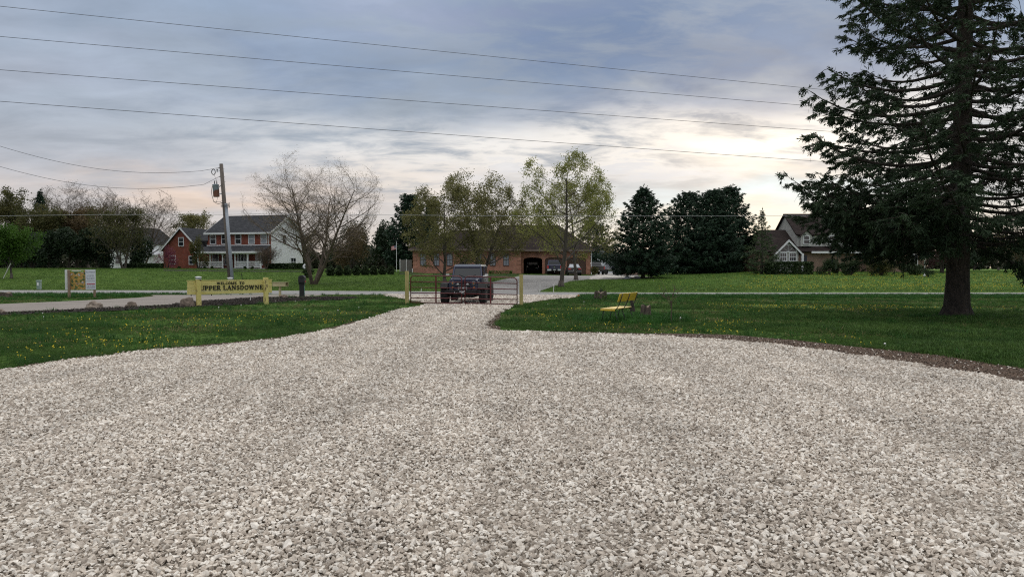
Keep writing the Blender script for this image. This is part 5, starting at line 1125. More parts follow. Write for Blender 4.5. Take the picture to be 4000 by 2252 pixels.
T = thing('welcome_sign', 'long weathered yellow board sign reading WELCOME TO UPPER LANSDOWNE between two yellow posts', 'sign', a_, ang)
def loc2(px, py, D=None):   # picture point -> local x,z on the sign plane
    d = ray(px, py); nrm = Vector((-math.sin(ang), math.cos(ang), 0)); tt = (nrm.dot(a_ - Vector((0, 0, CAMZ)))) / nrm.dot(d); q = d * tt + Vector((0, 0, CAMZ)) - a_
    return q.x * math.cos(ang) + q.y * math.sin(ang), q.z
xl, zt = loc2(733, 1097); xr, zb1 = loc2(1065, 1148); zb0 = zt - .56
for k in range(4):
    b = MB(); z0 = zb0 + (zt - zb0) * k / 4; b.box(xl + .004 * k, xr - .003 * k, .07, .11 - .004 * (k % 2), z0 + .003, z0 + (zt - zb0) / 4 - .003); b.build('board', M_ysign, T, bevel=.004)
b = MB(); b.box(xl - .01, xr + .01, .06, .12, zt, zt + .025); b.build('top_rail', M_ysign, T)
for px in (775, 1038):
    x, _ = loc2(px, 1130); zp, = [loc2(px, 1090 if px < 900 else 1083)[1]]
    b = MB(); b.box(x - .085, x + .085, -.10, .065, -.25, zp); ps = b.build('post', M_ypost, T, bevel=.006)
    if px < 900:
        b = MB(); b.lathe([(.11, 0), (.12, .02), (.09, .03), (.085, .06), (.14, .07), (.13, .095), (.04, .115)], (x, -.018, zp), 14); b.build('post_cap', M_white, ps, smooth=True)
x, zc = loc2(905, 1092); b = MB(); b.box(x - .07, x + .07, .13, .25, zb0 + .03, zt + .02); ps = b.build('rear_post', M_ypost, T, bevel=.006); b = MB(); b.lathe([(.10, 0), (.11, .02), (.08, .03), (.075, .06), (.13, .07), (.12, .095), (.04, .112)], (x, .19, zt + .02), 14); b.build('post_cap', M_white, ps, smooth=True)
M_blkl = mat('black_lettering', (.010, .010, .010), .6)
z1 = loc2(900, 1110)[1]; xa, xb = loc2(849, 1100)[0], loc2(958, 1100)[0]
serif_text('WELCOME  TO', xa, xb, z1 - .0, .105, .045, .068).build('lettering', M_blkl, T)
xa, xb = loc2(783, 1120)[0], loc2(1030, 1120)[0]; z2 = loc2(900, 1131)[1]
serif_text('UPPER LANSDOWNE', xa, xb, z2, .185, .04, .068).build('lettering', M_blkl, T)
for px in (749, 829, 905, 979, 1050):
    x, _ = loc2(px, 1130); b = MB(); b.tube([(x, .09, zb0 - .06), (x, .09, zt + .035)], .012, 6); b.lathe([(.022, 0), (.022, .03)], (x, .09, zb0 - .05), 6); b.build('bolt', M_black, T)
# ------------------------------------------------------------------ real estate sign
L0, R0 = gp(275, 1163), gp(370, 1162); an2 = math.atan2(R0.y - L0.y, R0.x - L0.x); T = thing('map_sign', 'wooden-posted land sale board with coloured site map on left and white text panel', 'sign', L0, an2)
Ls = (R0 - L0).length; k = Ls / 95.0; Zs = lambda py: (1163 - py) * k; Xs = lambda px: (px - 275) * k
M_post = mat('weathered_post', (.20, .13, .09), .85, (.30, .21, .15), scale=4, sv=(3, 3, .6))
for px in (271, 368):
    b = MB(); b.box(Xs(px) - .05, Xs(px) + .05, (-.09 if px < 300 else .055), (.045 if px < 300 else .15), -.2, Zs(1042) if px < 300 else Zs(1060)); b.build('post', M_post, T, bevel=.004)
b = MB(); b.box(Xs(254), Xs(372), .048, .053, Zs(1127), Zs(1039)); b.build('backing_board', M_white, T)
mm_ = bpy.data.materials.new('printed_site_map'); mm_.use_nodes = True; t = mm_.node_tree; p = t.nodes['Principled BSDF']; p.inputs['Roughness'].default_value = .5
tcn = t.nodes.new('ShaderNodeTexCoord'); nn = t.nodes.new('ShaderNodeTexNoise'); nn.inputs['Scale'].default_value = 7; nn.inputs['Detail'].default_value = 5; nn.inputs['Distortion'].default_value = .6; t.links.new(tcn.outputs['Object'], nn.inputs[0])
r = t.nodes.new('ShaderNodeValToRGB'); t.links.new(nn.outputs['Fac'], r.inputs[0]); r.color_ramp.interpolation = 'CONSTANT'
for i, (pz, cc) in enumerate([(0, (.04, .07, .03)), (.40, (.12, .17, .04)), (.45, (.42, .24, .05)), (.53, (.50, .30, .08)), (.58, (.34, .12, .06)), (.61, (.10, .11, .07)), (.64, (.6, .6, .58))]):
    if i < 2: e = r.color_ramp.elements[i]; e.position = pz
    else: e = r.color_ramp.elements.new(pz)
    e.color = (*cc, 1)
t.links.new(r.outputs[0], p.inputs['Base Color'])
b = MB(); b.box(Xs(264), Xs(334), .040, .0475, Zs(1127), Zs(1040)); pm = b.build('site_map_panel', mm_, T)
b = MB(); b.box(Xs(265), Xs(273), .034, .039, Zs(1105), Zs(1042)); b.box(Xs(273.2), Xs(328), .034, .039, Zs(1049), Zs(1041)); b.build('green_border', mat('map_green', (.22, .36, .05), .5), pm)
b = MB(); b.box(Xs(281), Xs(317), .028, .033, Zs(1047), Zs(1043)); b.build('title_strip', mat('title_grey', (.55, .57, .5), .5), pm)
b = MB(); b.box(Xs(334.6), Xs(374), .036, .0475, Zs(1127), Zs(1039)); tp_ = b.build('text_panel', mat('white_sign_panel', (.62, .64, .70), .5), T)
M_ink = mat('dark_ink', (.03, .035, .06), .6); M_red = mat('red_ink', (.42, .02, .06), .5)
cxm = Xs(354); y_ = .033
text_mesh('WALNUT MEADOWS', .06, 'heading', M_ink, tp_, (cxm, y_, Zs(1052)), .42)
for py, tx, w_ in ((1061.5, '5 - 10 Acre Tracts', .30), (1068, 'Upper Valley Estates', .34), (1074, 'Four Private Sites', .38), (1078.3, 'Phone Appointments', .38), (1082.5, 'Scenic Views', .34)): text_mesh(tx, .035, 'printed_line', M_ink, tp_, (cxm, y_, Zs(py)), w_)
b = MB(); b.box(Xs(337), Xs(371), .032, .0355, Zs(1089), Zs(1088.4)); b.build('rule', M_ink, tp_)
b = MB(); b.box(Xs(339), Xs(371), .030, .0355, Zs(1105), Zs(1099.5)); b.build('red_banner', M_red, tp_); text_mesh('LAND FOR SALE', .04, 'banner_text', M_white, tp_, (cxm, .027, Zs(1104)), .36)
text_mesh('1-888-213-8360', .055, 'phone_number', M_ink, tp_, (cxm, y_, Zs(1114)), .40)
for py in (1118, 1122): b = MB(); b.box(Xs(338), Xs(371), .032, .0355, Zs(py), Zs(py - 1)); b.build('printed_rule', M_ink, tp_)
# ------------------------------------------------------------------ mailbox, paper box, pedestal
g = gp(1180, 1158); T = thing('mailbox', 'black post mailbox with red flag and teal number strip by the road', 'mailbox', g, R(8)); s = g.y / F
M_blkp = mat('black_plastic', (.010, .010, .012), .45, (.018, .018, .02), scale=6)
b = MB(); b.box(-.13, .13, -.11, .11, -.1, .73); b.box(-.15, .15, -.13, .13, -.08, .05); b.box(-.16, .16, -.15, .2, .70, .76); b.build('post', M_blkp, T, bevel=.008)
b = MB(); w = .17; pr_ = [(-w, .76), (w, .76), (w, 1.02)] + [(w * math.cos(R(q)), 1.02 + w * math.sin(R(q))) for q in range(15, 166, 15)] + [(-w, 1.02)]
b.prxz(pr_, -.22, .38); bx_ = b.build('box', M_blkp, T, bevel=.006); b = MB(); b.prxz([(x * .88, .975 + (z - .975) * .88) for x, z in pr_], -.24, -.222); dd = b.build('door', M_blkp, bx_); b = MB(); b.box(-.07, .07, -.262, -.242, 1.04, 1.10); b.build('handle', M_black, dd)
b = MB(); b.box(-.12, .12, -.238 - .02, -.222 - .02, .80, .84); b.build('lock_slot', M_black, bx_)
b = MB(); b.box(.172, .19, -.12, .20, .80, .88); b.build('flag', mat('red_flag', (.35, .03, .015), .5), T)
b = MB(); b.box(.131, .137, -.06, .02, .12, .64); b.build('number_strip', mat('teal_strip', (.02, .30, .26), .5), T)
b = MB()
for i in range(5): z = .17 + i * .095; b.box(.138, .141, -.045, .005, z, z + .012); b.box(.138, .141, -.045, -.033, z + .0121, z + .05)
b.build('strip_marks', M_white, T)
g = gp(1094, 1159); T = thing('paper_box', 'pale wooden paper box on a thin post between the sign and the mailbox', 'paper box', g, R(-12))
M_wd = mat('faded_yellow_wood', (.42, .36, .20), .8, (.52, .46, .28), scale=4, sv=(1, 1, 3)); z0 = (1159 - 1118) / F * g.y
b = MB(); b.box(-.05, .05, -.05, .05, -.2, z0); b.build('post', M_wd, T, bevel=.004)
b = MB(); z1 = z0 + .21; b.box(-.36, .42, -.16, -.14, z0 + .002, z1); b.box(-.36, .42, .14, .16, z0 + .002, z1); b.box(-.36, -.34, -.139, .139, z0 + .022, z1); b.box(-.36, .42, -.139, .139, z0 + .002, z0 + .02); b.box(-.39, .44, -.18, .18, z1 + .002, z1 + .022); b.build('box', M_wd, T)
b = MB(); b.box(.25, .26, -.138, .138, z0 + .022, z1); b.build('shade_panel', M_darkin, T)  # dark sheet standing in for shade in the open box
g = gp(153, 1131); T = thing('utility_pedestal', 'short grey-green utility pedestal on the far side of the road', 'utility box', g, R(10))
M_ped = mat('pedestal_green', (.20, .27, .25), .6, (.27, .34, .32), scale=3); b = MB(); b.box(-.12, .12, -.12, .12, -.1, .58); b.build('body', M_ped, T, bevel=.01); b = MB(); b.box(-.145, .145, -.145, .145, .58, .70); b.build('cap', M_ped, T, bevel=.012); b = MB(); b.box(-.09, .03, -.128, -.1205, .30, .54); b.build('label_plate', M_white, T)
# ------------------------------------------------------------------ boulders and stumps
M_rock = mat('tan_boulder', (.15, .115, .09), .9, (.30, .25, .20), scale=5, bump=.8, bscale=12, bdist=.03); M_rock2 = mat('brown_boulder', (.10, .075, .058), .9, (.20, .155, .12), scale=6, bump=.8, bscale=12, bdist=.03)
def boulder(px, py, wpx, hpx, lab, m, sd):
    g = gp(px, py); s = g.y / F; nr = np.random.default_rng(sd); bm = bmesh.new(); bmesh.ops.create_icosphere(bm, subdivisions=4, radius=1)
    for v in bm.verts:
        q = v.co.copy(); k = 1 + .35 * mnoise.noise(q * 1.3 + Vector((sd, 0, 0))) + .14 * mnoise.noise(q * 3.3 + Vector((sd, 4, 0))) + .05 * mnoise.noise(q * 9); q = q * k; q.z = max(q.z, -.5)
        q = Vector((round(q.x * 3.2) / 3.2 * .25 + q.x * .75, q.y, q.z)); v.co = Vector((q.x * wpx * s / 2, q.y * wpx * s * .38, (q.z + .32) * hpx * s / 1.3))
    me = bpy.data.meshes.new('boulder'); bm.to_mesh(me); bm.free(); o = link('boulder', me, m, None, True); o.location = g; tag(o, lab, 'boulder', 'boulders along the mulch bed')
boulder(365, 1207, 62, 30, 'tan flat-topped boulder, second from the left along the side street', M_rock, 1)
boulder(513, 1199, 40, 24, 'small brown boulder between the tan one and the welcome sign', M_rock2, 2)
boulder(733, 1198, 60, 36, 'largest brown boulder, just left of the welcome sign post', M_rock2, 3)
boulder(1, 1226, 32, 20, 'pale boulder cut off by the left edge of the photo', M_rock, 4)
boulder(1106, 1164, 34, 13, 'low brown stone under the pale wooden paper box', M_rock2, 5)
boulder(1185, 1110, 9, 5, 'tiny pale stone left of the birch trunk', M_rock, 6)
def stump(px, py, wpx, hpx, lab, sd, name='tree_stump'):
    g = gp(px, py); s = g.y / F; T = thing(name, lab, 'stump', g); rg = random.Random(sd); W, H = wpx * s / 2, hpx * s; b = MB(); n = 26; rings = [(1.15, -.1), (1.05, .08 * H), (.92, .5 * H), (.88, .85 * H), (.80, H)]
    for q, z in rings:
        for k in range(n):
            a = 2 * math.pi * k / n; f = q * (1 + .12 * math.sin(5 * a + sd) + .07 * math.sin(11 * a)); zz = z + (z > .5 * H) * H * .14 * math.sin(3 * a + sd); b.v.append((W * f * math.cos(a), W * f * .8 * math.sin(a), zz))
    for i in range(4):
        for k in range(n): b.f.append((i * n + k, i * n + (k + 1) % n, (i + 1) * n + (k + 1) % n, (i + 1) * n + k))
    b.build('bark', mat('stump_bark', (.04, .032, .026), .95, (.13, .10, .08), scale=4, sv=(4, 4, .6), bump=1, bscale=14, bdist=.03), T)
    b = MB(); b.v = [(W * .80 * (1 + .12 * math.sin(5 * a + sd)) * math.cos(a), W * .64 * (1 + .12 * math.sin(5 * a + sd)) * math.sin(a), H * (.99 + .13 * math.sin(3 * a + sd))) for a in [2 * math.pi * k / n for k in range(n)]] + [(0, 0, H * .93)]
    b.f = [(k, (k + 1) % n, n) for k in range(n)]; b.build('cut_top', mat('stump_top', (.16, .12, .09), .95, (.28, .22, .17), scale=6), T); return T, W, H
T, W, H = stump(2345, 1173, 52, 34, 'ragged broad tree stump beside the road left of the bench', 3)
nr = np.random.default_rng(4); C = np.stack([nr.normal(.1, .25, 260), nr.normal(-.28, .12, 260), np.abs(nr.normal(.1, .12, 260))], -1); link('ivy', leafmesh(C, .035, nr), L_green, T); C = np.stack([nr.normal(.03, .05, 90), nr.normal(0, .04, 90), H + np.abs(nr.normal(.05, .07, 90))], -1); link('sprout', leafmesh(C, .03, nr), L_dark, T)
stump(12, 1162, 62, 20, 'grey tree stump cut off by the left edge on the grass island', 5)
T, W, H = stump(2521, 1238, 42, 44, 'small dark stump with grey bark slab on top, right of the bench', 8)
g = gp(2474, 1222); T = thing('wooden_post', 'short leaning weathered wooden post behind the yellow bench', 'post', g); b = MB(); b.tube([(0, 0, -.1), (-.03, 0, .22), (-.07, 0, .46)], [.10, .07, .045], 8); b.build('wood', M_barkd, T)
# ------------------------------------------------------------------ bench
T = thing('bench', 'yellow two-seat metal-framed bench in long grass seen from behind', 'bench', (2.95, 20.4, 0), R(60))
M_yb = mat('yellow_bench_paint', (.66, .44, .03), .45, (.74, .52, .07), scale=3); M_ybs = mat('worn_yellow_seat', (.68, .50, .14), .5, (.76, .58, .20), scale=5)
Lb = 1.42; sd_ = 1     # local x along the bench, +y away from the viewer is the seat's front
b = MB(); b.prxy([(0, .0), (Lb, .0), (Lb - .05, .42), (.0, .44)], .395, .425); b.build('seat', M_ybs, T, bevel=.008)
b = MB(); b.box(-.004, .02, .0, .44, .36, .394); b.box(.02, Lb, .42, .44, .36, .394); b.build('seat_edge', M_yb, T)
for x0, x1 in ((.0, Lb / 2 - .003), (Lb / 2 + .003, Lb)):
    b = MB(); b.add([(x, y, z) for x in (x0, x1) for (y, z) in ((-.10, .62), (-.075, .625), (-.175, .86), (-.15, .865))], [(0, 1, 3, 2), (4, 6, 7, 5), (0, 4, 5, 1), (2, 3, 7, 6), (0, 2, 6, 4), (1, 5, 7, 3)]); b.build('backrest', M_yb, T, bevel=.006)
for x in (.12, Lb / 2, Lb - .06):
    b = MB(); b.tube([(x, .02, .38), (x, -.045, .46), (x, -.112, .60), (x, -.195, .84)], .013, 8); b.tube([(x, .40, .385), (x, .02, .38)], .013, 8); b.build('back_support', M_black, T, smooth=True)
    for y0, y1 in ((.38, .47), (.06, -.08)):
        b = MB(); b.tube([(x, y0, .385), (x + (.03 if y0 > .2 else -.02), y1, -.02)], .013, 8); b.build('leg', M_black, T, smooth=True)
# ------------------------------------------------------------------ sapling
g = gp(2622, 1258); T = thing('sapling', 'leafless young sapling with one long leaning shoot right of the bench', 'sapling', g); rg = random.Random(9); tubes, tips = [], []
tubes.append(([Vector((0, 0, -.1)), Vector((.0, 0, .3)), Vector((.01, 0, .62))], [.016, .013, .010], 5))
for a, L_, tl in ((2.9, .62, .5), (.4, .55, .5), (1.9, .4, .3), (3.4, .55, .7), (5.2, .45, .45), (.9, .5, .55)):
    d = Vector((math.cos(a) * tl, math.sin(a) * tl * .5, .75)).normalized(); grow(tubes, tips, Vector((0, 0, .35 + .25 * rg.random())), d, L_, .007, 0, [dict(seg=4, wob=.08, up=.03, taper=.3, sides=4), dict(n=(3, 4), len=.45, ang=35, up=.05, wob=.08, start=.3, rr=.6, seg=3, sides=3)], rg)
tubes.append(([Vector((.0, 0, .55)), Vector((-.12, 0, .85)), Vector((-.22, 0, 1.08)), Vector((-.36, 0, 1.30))], [.008, .006, .005, .003], 4))
link('branches', tubemesh(tubes), M_twig, T)
# ------------------------------------------------------------------ gate
M_gred = mat('dark_red_gate_paint', (.085, .009, .011), .45, (.115, .013, .015), scale=6); M_gpost = mat('treated_pine', (.34, .28, .10), .8, (.46, .39, .17), scale=4, sv=(2, 2, .5)); M_chr = mat('chrome', (.65, .66, .68), .2, metal=1); M_steel = mat('galvanised', (.42, .43, .44), .45, metal=.7)
PL, PR_ = gp(1590, 1188), gp(2036, 1196); zl, zr_ = 0, 0
for P_, top, lab in ((PL, 1058, 'tall treated pine post at the left end of the red gate'), (PR_, 1071, 'treated pine post at the right end of the red gate')):
    h = at(2000, top, P_.y).z; b = MB(); b.box(-.075, .075, -.075, .075, -.3, h); o = b.build('gate_post', M_gpost, None, bevel=.006); o.location = P_; tag(o, lab, 'post', 'gate posts')
gv = PR_ - PL; Lg = gv.length; u_ = gv.normalized(); cx_ = PL + gv * .507
def leaf_gate(A_, B_, lab, topz0, topz1, flip):
    T = thing('farm_gate', lab, 'gate', A_, math.atan2((B_ - A_).y, (B_ - A_).x), 'red tube gate leaves'); W = (B_ - A_).length; r = .021
    z = lambda x, f: .09 + (topz0 + (topz1 - topz0) * x / W - .09) * f
    rad = .17; pts = [(r, 0, z(0, 0) - .03)]
    pts += [(r, 0, z(0, 1) - rad)] + [(r + rad - rad * math.cos(R(q)), 0, z(0, 1) - rad + rad * math.sin(R(q))) for q in (18, 36, 54, 72, 90)]
    pts += [(W - r - rad + rad * math.sin(R(q)), 0, z(W, 1) - rad + rad * math.cos(R(q))) for q in (0, 18, 36, 54, 72, 90)] + [(W - r, 0, z(W, 0) - .03)]
    b = MB(); b.tube(pts, r + .003, 8); b.build('outer_frame', M_gred, T, smooth=True)
    for f in (0.0, .175, .36, .56, .775):
        b = MB(); b.tube([(2 * r, 0, z(0, f)), (W - 2 * r, 0, z(W, f))], .020, 8); b.build('rail', M_gred, T, smooth=True)
    b = MB(); b.box(W * .5 - .025, W * .5 + .025, -.022, .022, z(W / 2, 0) - .01, z(W / 2, 1) - .01); b.build('upright', M_gred, T)
    for f in (.08, .72):
        x = -.06 if not flip else W + .06; b = MB(); b.tube([(x - .05, 0, z(0, f)), (x + .05, 0, z(0, f))], .013, 6); b.build('hinge', M_steel, T)
    return T, z
zt0 = at(2000, 1076, PL.y).z; zt1 = at(2000, 1084, PR_.y).z; zc0 = at(2000, 1078, cx_.y).z
T, _ = leaf_gate(PL + u_ * .16, cx_ - u_ * .05, 'left leaf of the dark red tube gate', zt0, zc0, False)
T, _ = leaf_gate(cx_ + u_ * .05, PR_ - u_ * .16, 'right leaf of the dark red tube gate', zc0 - .01, zt1, True)
b = MB(); b.box(.85, 1.02, -.03, .03, zc0 - .012, zc0 + .028); b.build('paper_tag', M_white, T)
b = MB(); b.tube([(-.10, -.03, .60), (-.03, -.05, .57), (.03, -.05, .57), (.06, -.03, .62)], .014, 6); b.tube([(-.10, -.03, .52), (.06, -.03, .50)], .012, 6); ch = b.build('gate_chain', M_steel, None); ch.location = cx_; tag(ch, 'steel chain joining the two red gate leaves in the middle', 'chain')
# ------------------------------------------------------------------ vehicles
M_navy = mat('navy_car_paint', (.012, .019, .060), .3, coat=.6, metal=.2); M_blkc = mat('black_car_paint', (.007, .007, .009), .22, coat=1.0); M_trimb = mat('black_trim', (.010, .010, .011), .6)
M_tyre = mat('tyre_rubber', (.012, .012, .012), .85, (.03, .03, .03), scale=20, bump=.8, bscale=30); M_rim = mat('dark_rim', (.05, .05, .055), .3, metal=.8); M_glass = mat('car_glass', (.018, .022, .026), .12, spec=.5)
M_lens = mat('lamp_lens', (.55, .57, .58), .15, coat=1); M_amber = mat('amber_lens', (.55, .16, .02), .3); M_redl = mat('red_lens', (.42, .015, .02), .25, coat=1); M_plate = mat('plate_white', (.6, .62, .65), .5)
M_hood = mat('tinted_grey_roof', (.04, .06, .10), .35, coat=.5)
def wheel(T, x, y, r, w, tread=True):
    b = MB(); n = 28; pf = [(r * .62, -w / 2), (r * .9, -w / 2), (r * .985, -w * .42), (r, -w * .3), (r, w * .3), (r * .985, w * .42), (r * .9, w / 2), (r * .62, w / 2)]
    for rr, xx in pf:
        for k in range(n): a = 2 * math.pi * k / n; b.v.append((x + xx, y + rr * math.cos(a), r + rr * math.sin(a)))
    for i in range(len(pf) - 1):
        for k in range(n): b.f.append((i * n + k, i * n + (k + 1) % n, (i + 1) * n + (k + 1) % n, (i + 1) * n + k))
    if tread:
        for k in range(0, 36):
            a = 2 * math.pi * k / 36; q = Vector((0, math.cos(a), math.sin(a))); 
            for s in (-1, 0, 1):
                aa = a + (.09 if s else 0); q = Vector((0, math.cos(aa), math.sin(aa))); c = Vector((x + s * w * .32, y, r)) + q * (r + .004); b.bar(c - Vector((w * .12, 0, 0)), c + Vector((w * .12, 0, 0)), .035, .022, q)
    wo_ = b.build('wheel', M_tyre, T); b = MB()
    for s in (-1, 1):
        xx = x + s * w * .36; b.tube([(xx, y, r), (xx + s * w * .08, y, r)], [r * .63, r * .55], 20)
        for k in range(5): a = 2 * math.pi * k / 5; b.bar((xx + s * w * .1, y, r), (xx + s * w * .1, y + r * .5 * math.cos(a), r + r * .5 * math.sin(a)), .05, .03, Vector((1, 0, 0)))
    b.build('rim', M_rim, wo_); return wo_
# -- jeep-like off-roader facing the gate
T = thing('parked_jeep', 'dark navy boxy off-road vehicle with chrome mirrors parked facing the red gate', 'jeep', (xat(1813, 31.2), 31.2, 0), R(-4)); Jr = .43; hw = .80
for x in (-.84, .84):
    for y in (0, 2.75): wheel(T, x, y, Jr, .31)
b = MB(); b.box(-.72, .72, .55, 3.35, .55, 1.14); b.box(-.52, .52, -.05, .55, .52, .66); b.build('tub', M_navy, T, bevel=.03)
b = MB(); b.prism([(-.60, .02), (.60, .02), (.68, 1.02), (-.68, 1.02)], lambda a_, c_: (a_, -.28 + c_ * .9, 0.94), lambda a_, c_: (a_ * .96, -.28 + c_ * .9, 1.10 + c_ * .06)); hd = b.build('hood', M_navy, T, bevel=.045)
b = MB()
for s in (-1, 1): b.box(s * .28 - .12, s * .28 + .12, .12, .34, 1.118, 1.135); b.box(s * .48 - .02, s * .48 + .02, -.1, -.02, 1.06, 1.14)
b.build('hood_vents', M_trimb, hd)
# grille with seven slots between round lamps
b = MB(); b.prxz([(-.60, .62), (.60, .62), (.66, .80), (.62, 1.04), (.50, 1.10), (-.50, 1.10), (-.62, 1.04), (-.66, .80)], -.30, -.22); gr2 = b.build('grille', M_navy, T, bevel=.015)
b = MB()
for k in range(7): x = (k - 3) * .088; b.box(x - .026, x + .026, -.309, -.302, .70, 1.02)
b.build('grille_slots', M_darkin, gr2)
for s in (-1, 1):
    b = MB(); b.tube([(s * .455, -.30, .93), (s * .455, -.335, .93)], [.105, .100], 22); hl = b.build('headlight', M_trimb, T); b = MB(); b.tube([(s * .455, -.336, .93), (s * .455, -.345, .93)], [.085, .07], 22); b.build('lens', mat('smoked_lens', (.10, .11, .12), .15, coat=1), hl)
    b = MB(); b.tube([(s * .455, -.346, .92), (s * .455, -.349, .92)], [.028, .02], 12); b.build('bulb', M_amber, hl)
    b = MB(); b.tube([(s * .47, -.302, .73), (s * .47, -.325, .73)], [.045, .04], 14); b.build('turn_signal', M_amber, T)
    # flat fender
    b = MB(); y0 = -.42; pf = [(-.40, .93), (.48, .93), (.62, .72), (.60, .66), (.44, .86), (-.34, .86), (-.46, .70), (-.50, .70)]
    b.pryz([(y, z) for y, z in pf], s * .66, s * .985) if s > 0 else b.pryz([(y, z) for y, z in pf], -.985, -.66); b.build('fender', M_trimb, T, bevel=.02)
    b = MB(); b.pryz([(2.27, .72), (2.42, .93), (3.1, .93), (3.25, .72), (3.2, .7), (3.06, .87), (2.46, .87), (2.32, .7)], min(s * .72, s * .98), max(s * .72, s * .98)); b.build('fender', M_trimb, T, bevel=.015)
    b = MB(); b.box(min(s * .80, s * .97), max(s * .80, s * .97), .92, 1.0, 1.20, 1.31); mr_ = b.build('mirror', M_chr, T, bevel=.02); b = MB(); b.tube([(s * .70, 1.0, 1.18), (s * .82, .98, 1.24)], .015, 6); b.build('arm', M_trimb, mr_)
    b = MB(); b.box(min(s * .725, s * .745), max(s * .725, s * .745), .98, 1.9, .62, 1.12); dj = b.build('door', M_navy, T, bevel=.01); b = MB(); b.box(min(s * .746, s * .765), max(s * .746, s * .765), 1.6, 1.76, 1.02, 1.06); b.build('handle', M_trimb, dj)
    b = MB(); b.add([(s * .72, 1.05, 1.15), (s * .72, 1.95, 1.15), (s * .66, 1.22, 1.60), (s * .66, 1.95, 1.60)], [(0, 1, 3, 2)]); b.add([(s * .70, 2.05, 1.15), (s * .70, 3.25, 1.15), (s * .65, 2.05, 1.60), (s * .65, 3.2, 1.60)], [(0, 1, 3, 2)]); b.build('side_window', M_glass, T)
    b = MB(); b.tube([(s * .21, -.46, .88), (s * .21, -.50, .88)], [.055, .05], 14); b.build('fog_lamp', M_lens, T)
# windscreen frame, glass, roof
b = MB(); fr_ = [((-.66, 1.02, 1.12), (-.60, 1.22, 1.62)), ((.66, 1.02, 1.12), (.60, 1.22, 1.62)), ((-.66, 1.02, 1.13), (.66, 1.02, 1.13)), ((-.62, 1.22, 1.62), (.62, 1.22, 1.62))]
for p_, q_ in fr_: b.bar(p_, q_, .07, .07)
b.build('windshield_frame', M_navy, T, bevel=.012)
b = MB(); b.add([(-.63, 1.02, 1.16), (.63, 1.02, 1.16), (.58, 1.21, 1.60), (-.58, 1.21, 1.60), (-.63, 1.035, 1.16), (.63, 1.035, 1.16), (.58, 1.225, 1.60), (-.58, 1.225, 1.60)], [(0, 1, 2, 3), (4, 7, 6, 5), (0, 4, 5, 1), (2, 6, 7, 3), (0, 3, 7, 4), (1, 5, 6, 2)]); ws = b.build('windshield', M_glass, T)
b = MB()
for s in (-1, 1): b.bar((s * .05, 1.0, 1.165), (s * .38, 1.05, 1.28), .012, .012)
b.build('wiper', M_trimb, ws)
b = MB(); b.prism([(-.64, 1.2), (.64, 1.2), (.64, 3.3), (-.64, 3.3)], lambda a_, c_: (a_, c_, 1.645), lambda a_, c_: (a_ * .93, 1.28 + (c_ - 1.2) * .96, 1.745)); rf_ = b.build('roof', M_hood, T, bevel=.03)
b = MB()
for k in range(5): x = -.44 + k * .22; b.box(x - .02, x + .02, 1.32, 3.1, 1.747, 1.765)
b.build('roof_ribs', M_hood, rf_)
b = MB(); b.box(-.66, .66, 3.2, 3.32, 1.15, 1.64); b.box(-.70, -.62, 1.93, 2.06, 1.15, 1.64); b.box(.62, .70, 1.93, 2.06, 1.15, 1.64); b.build('rear_body', M_navy, T, bevel=.02)
b = MB(); b.box(-.62, .62, -.56, -.36, .46, .64); b.prxz([(-.8, .50), (-.62, .46), (-.62, .64), (-.8, .62)], -.50, -.36); b.prxz([(.62, .46), (.8, .50), (.8, .62), (.62, .64)], -.50, -.36); bu = b.build('bumper', M_trimb, T, bevel=.02)
b = MB(); b.tube([(-.42, -.48, .64), (-.30, -.50, .84), (.30, -.50, .84), (.42, -.48, .64)], .025, 8); b.build('bull_bar', M_trimb, bu, smooth=True)
b = MB(); b.tube([(-.16, -.46, .71), (.16, -.46, .71)], .05, 12); b.box(-.2, -.16, -.52, -.40, .65, .77); b.box(.16, .2, -.52, -.40, .65, .77); wi = b.build('winch', M_steel, bu); b = MB(); b.box(-.13, .13, -.58, -.562, .54, .60); b.tube([(-.33, -.57, .56), (-.33, -.60, .52), (-.27, -.60, .48), (-.24, -.58, .52)], .012, 6); b.build('hook', M_steel, bu)
b = MB(); b.box(-.45, .45, -.2, 2.9, .30, .50); b.tube([(-.78, 0, .40), (.78, 0, .40)], .05, 8); b.tube([(-.78, 2.75, .40), (.78, 2.75, .40)], .05, 8); b.build('chassis', M_trimb, T)
b = MB(); b.tube([(0, 3.33, 1.0), (0, 3.55, 1.0)], [.40, .40], 24); b.build('spare_wheel', M_tyre, T)
# -- generic body built from cross sections along y
def carbody(T, secs, m, name='body', smooth=False):
    """secs: (y, half width, z low, z belt, half width top, z top)"""
    b = MB(); n = 8
    for y, w, zl_, zb_, wt_, zt_ in secs: b.v += [(-w * .96, y, zl_), (w * .96, y, zl_), (w, y, (zl_ + zb_) / 2), (w * .97, y, zb_), (wt_, y, zt_), (-wt_, y, zt_), (-w * .97, y, zb_), (-w, y, (zl_ + zb_) / 2)]
    for i in range(len(secs) - 1):
        for k in range(n): b.f.append((i * n + k, i * n + (k + 1) % n, (i + 1) * n + (k + 1) % n, (i + 1) * n + k))
    b.f.append(tuple(reversed(range(n)))); e = (len(secs) - 1) * n; b.f.append(tuple(e + k for k in range(n))); return b.build(name, m, T, bevel=.035)
